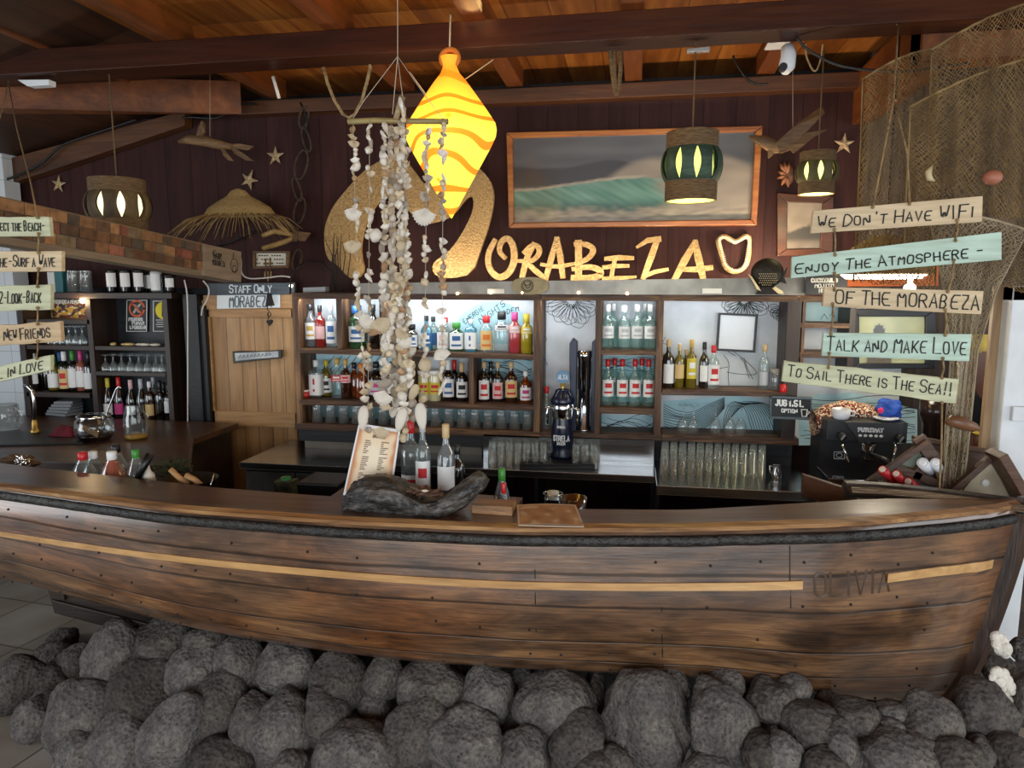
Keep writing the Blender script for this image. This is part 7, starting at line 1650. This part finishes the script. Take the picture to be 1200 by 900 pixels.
# ------------------------------------------------------------------ house-shaped wooden crate with pods at the bow
YBX = 2.98
cr = thing('house_crate', 'gabled wooden crate with pale end and open pod rack at the bow', 'crate', at(1090, 588, YBX))
WD = wood('crate_wood', '2f1d12', '4d3120', '6d4a31', 'x', .5, 9, .4); PALE = mat('pale_crate_panel', 'bdb39a', .7, 0, '9c9078', 12)
def bar(pts, w, Y, nm, m=WD, th=.03):
    b = MB(); b.ribbon([at(x, y, Y) for x, y in pts], w, (0, -1, 0), th); return build(b, nm, m, cr, bevel=.003)
zb = 1.04
b = MB(); b.prism([at(x, y, YBX+.05) for x, y in ((1008, 574), (1080, 519), (1104, 550), (1096, 590), (1010, 588))], (0, .02, 0)); build(b, 'rack_back', mat('grey_green_panel', '98a292', .7, 0, '7c8678', 14), cr)
b = MB(); b.prism([at(x, y, YBX-.02) for x, y in ((1158, 538), (1190, 588), (1117, 590))], (0, .02, 0)); build(b, 'pale_gable', PALE, cr)
b = MB(); p = at(1155, 566, YBX-.025); b.lathe([(.001, .006), (.012, .004), (.015, 0)], 14, p, R=Matrix.Rotation(PI/2, 3, 'X')); build(b, 'gable_button', pm('d8d6d0', .5), cr)
bar([(1002, 574), (1044, 545), (1082, 518)], .024, YBX, 'left_rail'); bar([(1078, 517), (1098, 546), (1104, 560)], .05, YBX+.02, 'inner_rail'); bar([(1160, 530), (1178, 560), (1196, 594)], .034, YBX-.03, 'right_rail', th=.12); bar([(1162, 532), (1130, 560), (1116, 572)], .024, YBX-.03, 'gable_rail')
bar([(1070, 512), (1110, 519), (1162, 529)], .016, YBX+.10, 'ridge_rail', th=.05)
for k, P in enumerate(([(1024, 566), (1060, 574), (1094, 584)], [(1052, 548), (1074, 556), (1098, 566)], [(1072, 556), (1080, 542), (1092, 530)])): bar(P, .034, YBX+.025, 'rack_slat')
b = MB(); b.hexa([at(x, y, YBX+.10) for x, y in ((1010, 592), (1195, 596), (1160, 532), (1082, 519))], [at(x, y, YBX+.12) for x, y in ((1010, 592), (1195, 596), (1160, 532), (1082, 519))]); build(b, 'rear_panel', WD, cr)
b = MB(); b.span((at(1006, 590, YBX).x, YBX-.03, at(1090, 597, YBX).z-.1), (at(1192, 590, YBX).x, YBX+.12, at(1090, 590, YBX).z)); build(b, 'crate_floor', WD, cr)
for k, (x0, y0, x1, y1, r, c, nm) in enumerate(((1034, 550, 1046, 564, 5.4, 'b3232a', 'first'), (1050, 555, 1060, 568, 5.4, 'b3232a', 'second'), (1064, 564, 1076, 572, 5.4, 'b3232a', 'third'), (1081, 542, 1089, 552, 6.6, 'd9dbe0', 'first'), (1096, 542, 1101, 552, 6.0, 'd9dbe0', 'second'))):
    p, q_ = at(x0, y0, YBX-.045), at(x1, y1, YBX+.01); kk_ = wpx(1060, 560, YBX, 1)
    col = 'red' if c == 'b3232a' else 'white'; t = thing('pod_tube', '%s pod tube in the gabled crate, %s %s one from the left' % (col, nm, col), 'pod tube', q_)
    b = MB(); b.tube([p, q_], r*kk_, 14); build(b, 'tube', pm(c, .35), t)
    b = MB(); d = (p-q_).normalized(); b.tube([p, p+d*.004], [r*kk_*.8, r*kk_*.6], 14); build(b, 'tube_end', pm('d8c8b8', .5) if col == 'red' else pm('f0f2f4', .4), t)

# ------------------------------------------------------------------ on the counter
# hollowed log of dark driftwood
lg = thing('driftwood_log', 'dark hollowed driftwood log lying on the counter, bark bits inside', 'driftwood', (at(485, 608, 2.30).x, 2.33, 1.02))
b = MB(); NX, NR = 120, 60
topl = [(401, 592), (404, 578), (412, 564), (426, 556), (442, 553), (458, 553.5), (472, 557), (486, 563), (500, 570), (515, 569), (530, 561), (546, 555), (558, 551), (566, 554), (571, 562)]
botl = [(401, 606), (404, 608), (412, 609), (426, 609.5), (442, 610), (458, 610.5), (472, 611), (486, 611.5), (500, 612), (515, 611), (530, 606), (546, 596), (558, 586), (566, 578), (571, 570)]
def lp(L, u):
    n = len(L)-1; i = min(int(u*n), n-1); t = u*n-i; return (L[i][0]+(L[i+1][0]-L[i][0])*t, L[i][1]+(L[i+1][1]-L[i][1])*t)
vs = []
for i in range(NX+1):
    u = i/NX; a, c = lp(topl, u), lp(botl, u); Yc = 2.335+.02*math.sin(u*5)
    A, C = at(a[0], a[1], Yc+.02), at(c[0], c[1], Yc-.05); mid = (A+C)/2; h = max((A.z-C.z)/2, .004); d = .085*math.sin(PI*min(max(u, .03), .97))**.5
    for k in range(NR):
        th = 2*PI*k/NR; hol = 0
        ct, st_ = math.cos(th), math.sin(th)
        p = Vector((mid.x, Yc-d*ct, mid.z+h*st_))
        dip = math.exp(-((u-.60)/.16)**2)*max(0, st_)**1.2*h*.95
        p.z -= dip*(1 if abs(ct) < .75 else .5)
        nn = noise.noise(Vector((u*11, th*1.1, 2)))*.012+noise.noise(Vector((u*34, th*3.2, 5)))*.007+noise.noise(Vector((u*16, th*7, 3)))*.006+noise.noise(Vector((u*5, th*3.5, 9)))*.008
        vs.append(p+Vector((0, -ct*nn, st_*nn*.7)))
b.add(vs, [(i*NR+k, (i+1)*NR+k, (i+1)*NR+(k+1) % NR, i*NR+(k+1) % NR) for i in range(NX) for k in range(NR)], 0, True); b.f += [list(range(NR)), [NX*NR+k for k in range(NR)][::-1]]; b.m += [0, 0]; b.sm += [True, True]
build(b, 'log', M['log'], lg)
b = MB(); q = random.Random(6)
for k in range(26):
    c = at(q.uniform(462, 520), q.uniform(573, 580), 2.33+q.uniform(-.03, .03)); b.box(c, (q.uniform(.015, .05), .010, .005), Euler((q.uniform(-.5, .5), q.uniform(-.5, .5), q.uniform(-.8, .8))).to_matrix())
o = build(b, 'bark_bits', mat('bark_bits', '6b4a38', .7, 0, '3f2a20', 30), lg); o['kind'] = 'stuff'
b = MB(); c = at(498, 575, 2.29); b.ball(c, (.014, .008, .004), 8, 5); build(b, 'pale_chip', pm('d8cbb8', .6), lg)
b = MB(); b.hexa([Vector((at(557, 600, 2.4).x, 2.34, 1.02)), Vector((at(557, 600, 2.4).x, 2.42, 1.02)), Vector((at(557, 600, 2.4).x, 2.42, 1.05)), Vector((at(557, 600, 2.4).x, 2.34, 1.05))], [Vector((at(604, 600, 2.4).x, 2.33, 1.02)), Vector((at(604, 600, 2.4).x, 2.42, 1.02)), Vector((at(604, 600, 2.4).x, 2.42, 1.055)), Vector((at(604, 600, 2.4).x, 2.33, 1.055))])
tag(build(b, 'wood_block', M['edge'], bevel=.003), 'short wooden block on the counter at the right end of the driftwood log', 'block')
# menu card standing behind the log
def menupic(u, v):
    e = min(u, 1-u, v, 1-v); n = noise.noise(Vector((u*5, v*6, 2)))
    c = mix(hx('e9c9a0'), hx('f3e3c8'), ss(.0, .4, e+.1*n)); c = mix(hx('c9875c'), c, ss(.05, .16, e+.06*n))
    return mix(hx('eceef0'), c, 1 if e > .045 else 0)
mn = thing('menu_card', 'tall drinks menu card with burnt paper print behind the driftwood log', 'menu', at(428, 580, 2.46))
A = [(420, 496), (468, 505), (462, 556), (401, 580)]; A = [(420.5, 496), (469, 503.5), (458, 578), (402, 578)]
PM = [at(420.5, 496, 2.52), at(469, 503.5, 2.52), at(458, 580, 2.43), at(402, 580, 2.43)]
f = quad(PM); b = MB(); cols = []; b.grid(lambda u, v: f(u, v), 40, 56, 0, False); cols = [menupic(i/40, 1-j/56) for j in range(57) for i in range(41)]
build(b, 'sheet', painted('laminated_menu', .3, .4), mn, cols=cols)
b = MB(); b.hexa([p+Vector((0, .002, -.001)) for p in PM], [p+Vector((0, .005, -.001)) for p in PM]); build(b, 'backing', pm('e8eaec', .4), mn)
b = MB(); nr = (PM[1]-PM[0]).cross(PM[3]-PM[0]).normalized()
if nr.y > 0: nr = -nr
write(b, 'DRINKS', lambda u, v: f(.40+.28*u, .83+.035*v)+nr*.001, .003, nr, .0005); q = random.Random(12)
for col in (.24, .62):
    for r in range(24):
        if r in (7, 15): continue
        y = .77-r*.029; w = q.uniform(.08, .20)
        for s in range(int(w/.03)): b.ribbon([f(col+s*.03, y)+nr*.001, f(col+s*.03+.012, y+.010)+nr*.001, f(col+s*.03+.02, y)+nr*.001], .0018, nr, .0004)
build(b, 'print', pm('5a4636', .7), mn)
# card lying on the counter
b = MB(); cz = 1.0275; A = [atz(606, 592.5, cz), atz(674.5, 592.5, cz), atz(684.5, 618, cz), atz(607.5, 616, cz)]
ct_ = thing('menu_card', 'small brown menu card lying flat on the counter edge', 'menu', (A[0]+A[2])/2)
f2 = quad(A); b.grid(lambda u, v: f2(u, v)+Vector((0, 0, .004*math.sin(PI*u)+.003)), 30, 16, 0, False)
cols = [mix(mix(hx('8a5a34'), hx('b98a5c'), .5+noise.noise(Vector((i/6, j/5, 4)))), hx('d9c6b4'), 1 if min(i, 30-i) < 1 or min(j, 16-j) < 1 else ss(.2, .5, noise.noise(Vector((i/5, j/3, 9))))*.5) for j in range(17) for i in range(31)]
build(b, 'sheet', painted('matt_menu', .5), ct_, cols=cols); b = MB(); b.hexa(A, [p+Vector((0, 0, .002)) for p in A]); build(b, 'backing', pm('cfc0ac', .5), ct_)
# rum bottles behind the log
def cbottle(px, top, w, zb, Y, kind, g, cap, lab, label, lz, pr=None, group='bottles behind the driftwood log'):
    pos = at(px, 560, Y); pos.z = zb+.001; h = at(px, top, Y).z-zb; r = wpx(px, 540, Y, w)/2
    return bottle('bottle', pos, h, r, kind, gm(*GLS[g]), pm(CC[cap], .35), pm(CC[lab], .6) if lab else None, label, group, lz=lz, labcol2=pm(CC[pr], .6) if pr else None)
cbottle(482, 493, 23, .966, 2.66, 'round', 'clear', 'r', 'w', 'large clear bottle with red cap standing behind the menu card', (.05, .32), 'r')
cbottle(496, 490, 18, .966, 2.58, 'round', 'clear', 's', 'w', 'clear bottle with white and red label behind the driftwood log', (.12, .52), 'r')
cbottle(523, 497, 21, .966, 2.58, 'flask', 'grey', 'c', 'w', 'clear rum bottle with pale cork cap behind the driftwood log', (.22, .50), None)
cbottle(536, 522, 17, .966, 2.66, 'round', 'dark', 'k', None, 'short dark bottle behind the cork capped rum bottle', (.2, .4))
cbottle(588, 549, 24, .82, 2.62, 'soda', 'grey', 'g', None, 'large clear soda bottle with green cap right of the log', (.2, .4), group='soda bottles behind the counter')
cbottle(590, 566, 16, .84, 2.52, 'soda', 'clear', 'r', None, 'small clear soda bottle with red cap right of the log', (.2, .4), group='soda bottles behind the counter')
b = MB(); b.span((at(560, 600, 2.6).x, 2.47, .60), (at(612, 600, 2.6).x, 2.72, .82)); tag(build(b, 'ice_chest', M['dark'], bevel=.004), 'dark chest under the counter carrying the soda bottles', 'chest')
# syrup bottles at the left
zl = .866
for px, top, w, cap, Y, g, lb in ((99, 530, 23, 'r', 2.72, 'clear', 'clear squat bottle with red cap, leftmost behind the counter'), (111, 529, 22, 'w', 2.78, 'clear', 'clear squat bottle with white cap beside the red capped one'), (133, 529, 24, 'w', 2.70, 'rose', 'clear bottle with white cap and pink contents behind the counter'), (138, 521, 22, 'k', 2.82, 'clear', 'clear bottle with dark cap behind the pink one'), (161, 527, 20, 'g', 2.74, 'clear', 'clear bottle with green cap beside the white squeeze bottle')):
    cbottle(px, top, w*1.15, zl, Y, 'soda', g, cap, None, lb, (.2, .4), group='soft drink bottles behind the counter, left')
p = at(174, 566, 2.64); p.z = zl; k = wpx(174, 560, 2.64, 1); h = at(176, 540, 2.64).z-zl
t = thing('squeeze_bottle', 'white plastic squeeze bottle with nozzle behind the counter', 'squeeze bottle', p); b = MB(); b.lathe([(.001, .001), (8*k, .002), (8*k, h*.55), (6.5*k, h*.66)], 18, p); build(b, 'body', pm('d8d4c8', .4), t)
b = MB(); b.lathe([(6.8*k, h*.64), (6.8*k, h*.70), (3*k, h*.8), (1.4*k, h), (.001, h)], 16, p); build(b, 'nozzle', pm('e2ded2', .4), t)
b = MB(); b.tube([at(160, 563, 2.60), at(168, 547, 2.60), at(176, 532, 2.62)], [.014, .016, .017], 10); b.tube([at(160, 563, 2.60), at(152, 580, 2.58)], .010, 8); tag(build(b, 'handle_tool', M['black']), 'black handled bar tool leaning before the white squeeze bottle', 'bar tool')
p = at(221, 562, 2.62); p.z = zl; r = wpx(221, 560, 2.62, 60)/2; zt = at(221, 561, 2.62).z
t = thing('metal_bucket', 'round metal bucket with wire handle holding wooden pestles', 'bucket', p)
b = MB(); b.lathe([(.001, 0), (r*.86, 0), (r, zt-zl), (r*1.02, zt-zl), (r*.97, zt-zl), (r*.84, .005), (.001, .005)], 30, p); build(b, 'pail', mat('dark_pail', '54504a', .35, .8, '3a3632', 12), t)
b = MB(); b.tube([p+Vector((r, 0, zt-zl)), p+Vector((r*1.1, -.02, zt-zl+.03)), p+Vector((r*1.06, -.05, zt-zl-.03))], .004, 6); build(b, 'wire_handle', M['chrome'], t)
for P, lb in (([(200, 550), (208, 558), (220, 568)], 'long pale wooden pestle leaning in the metal bucket'), ([(218, 557), (228, 562), (236, 570)], 'short thick wooden pestle lying in the metal bucket')):
    b = MB(); b.tube([at(x, y, 2.60) for x, y in P], [.013, .012, .015], 10); tag(build(b, 'wooden_pestle', M['pinex']), lb, 'pestle')
p = at(203, 556, 2.90); p.z = zl; t = thing('potted_mint', 'green mint plant in a dark pot behind the metal bucket', 'plant', p); k = wpx(203, 556, 2.9, 1); hp_ = at(203, 552, 2.9).z-zl
b = MB(); b.lathe([(.001, 0), (14*k, 0), (19*k, hp_), (17*k, hp_), (.001, hp_*.9)], 20, p); build(b, 'pot', pm('2b2620', .5), t)
b = MB(); q = random.Random(3)
for i in range(150):
    c = p+Vector((q.gauss(0, 10)*k, q.gauss(0, 10)*k, hp_+abs(q.gauss(0, 6))*k)); a = q.uniform(0, 6.3); d = Vector((math.cos(a), math.sin(a), q.uniform(-.3, .6)))*3.4*k; s = d.cross(Vector((0, 0, 1)))*.5
    b.add([c-d, c+s, c+d, c-s], [(0, 1, 2, 3)])
for i in range(6): b.tube([p+Vector((0, 0, hp_)), p+Vector((q.uniform(-8, 8)*k, q.uniform(-8, 8)*k, hp_+q.uniform(4, 9)*k)), p+Vector((q.uniform(-20, 20)*k, q.uniform(-8, 8)*k, hp_+q.uniform(8, 15)*k))], .002, 4)
o = build(b, 'leaves', mat('mint_leaf', '3d5229', .7, 0, '25361a', 30), t)
b = MB(); b.span((-2.62, 2.62, .84), (-1.9, 2.96, .8655)); 
# odd driftwood chunk with foil at the far left
b = MB(); c = atz(22, 546, 1.0); b.add([at(22, 541, 2.85)+Vector((v.x*.095, v.y*.05, v.z*.035))*(1+.3*noise.noise(v*2+Vector((3, 3, 3)))) for v in ICO_V], ICO_F, 0, True); t = tag(build(b, 'coconut_husk', M['carve']), 'brown husk chunk at the far left behind the counter', 'husk')
b = MB(); b.add([at(27, 541, 2.78)+Vector((v.x*.03, v.y*.03, v.z*.03))*(1+.4*noise.noise(v*3)) for v in ICO_V], ICO_F, 0, False); tag(build(b, 'foil_lump', M['chrome']), 'crumpled foil lump on the brown husk, far left', 'foil')
# green capped can, dark bin, jar and bowl behind the counter
p = at(336, 580, 3.0); p.z = .80; k = wpx(336, 570, 3.0, 1); h = at(336, 559, 3.0).z-.80
t = thing('drinks_carton', 'dark drinks carton with green screw cap behind the counter left of the menu', 'carton', p); b = MB(); b.box(p+Vector((0, 0, h*.45)), (20*k, 16*k, h*.9)); build(b, 'box', mat('carton_print', '1d2a22', .5, 0, '5a5a3c', 40), t, bevel=.003)
b = MB(); b.lathe([(5.5*k, h*.88), (5.5*k, h), (.001, h)], 16, p); build(b, 'cap', pm('2f8a50', .4), t)
b = MB(); p = at(383, 582, 2.9); p.z = .80; h = at(383, 560, 2.9).z-.80; k = wpx(383, 570, 2.9, 1)
b.hexa([p+Vector(v) for v in ((-20*k, -.08, 0), (20*k, -.08, 0), (20*k, .08, 0), (-20*k, .08, 0))], [p+Vector(v) for v in ((-24*k, -.10, h), (24*k, -.10, h), (24*k, .10, h), (-24*k, .10, h))]); tag(build(b, 'bin', M['black'], bevel=.008), 'black plastic bin behind the counter left of the menu', 'bin')
p = at(648, 590, 2.95); p.z = .76; k = wpx(648, 580, 2.95, 1); h = at(648, 575, 2.95).z-.76
t = thing('lidded_jar', 'glass clip jar with white lid behind the counter right of centre', 'jar', p); b = MB(); b.lathe([(.001, 0), (11*k, 0), (11.5*k, h*.8), (9*k, h*.9)], 20, p); build(b, 'glass_body', M['clear'], t); b = MB(); b.lathe([(7*k, h*.80), (7*k, h*.98), (.001, h)], 18, p); build(b, 'lid', pm('dcdad2', .4), t)
b = MB(); b.tube([p+Vector((11*k*math.cos(2*PI*i/24), 11*k*math.sin(2*PI*i/24), h*.93)) for i in range(24)], .003, 6, closed=True); build(b, 'clip_ring', M['chrome'], t)
p = at(672, 590, 2.98); p.z = .76; k = wpx(672, 580, 2.98, 1); h = at(672, 583, 2.98).z-.76
b = MB(); b.lathe([(.001, 0), (10*k, 0), (16*k, h), (15*k, h), (9*k, .01), (.001, .01)], 24, p); tag(build(b, 'glass_bowl', gm('b08860', .3, '8a5f38')), 'brown glass bowl behind the counter beside the clip jar', 'bowl')
bs = thing('speed_bench', 'low dark work bench under the counter behind the bar', 'bench', (-.6, 3.0, 0)); b = MB(); b.span((-1.9, 2.82, .72), (.3, 3.10, .757)); build(b, 'top', M['dark'], bs)
for x in (-1.85, -.8, .25):
    b = MB(); b.span((x-.02, 2.84, 0), (x+.02, 2.88, .72)); build(b, 'leg', M['dark'], bs)
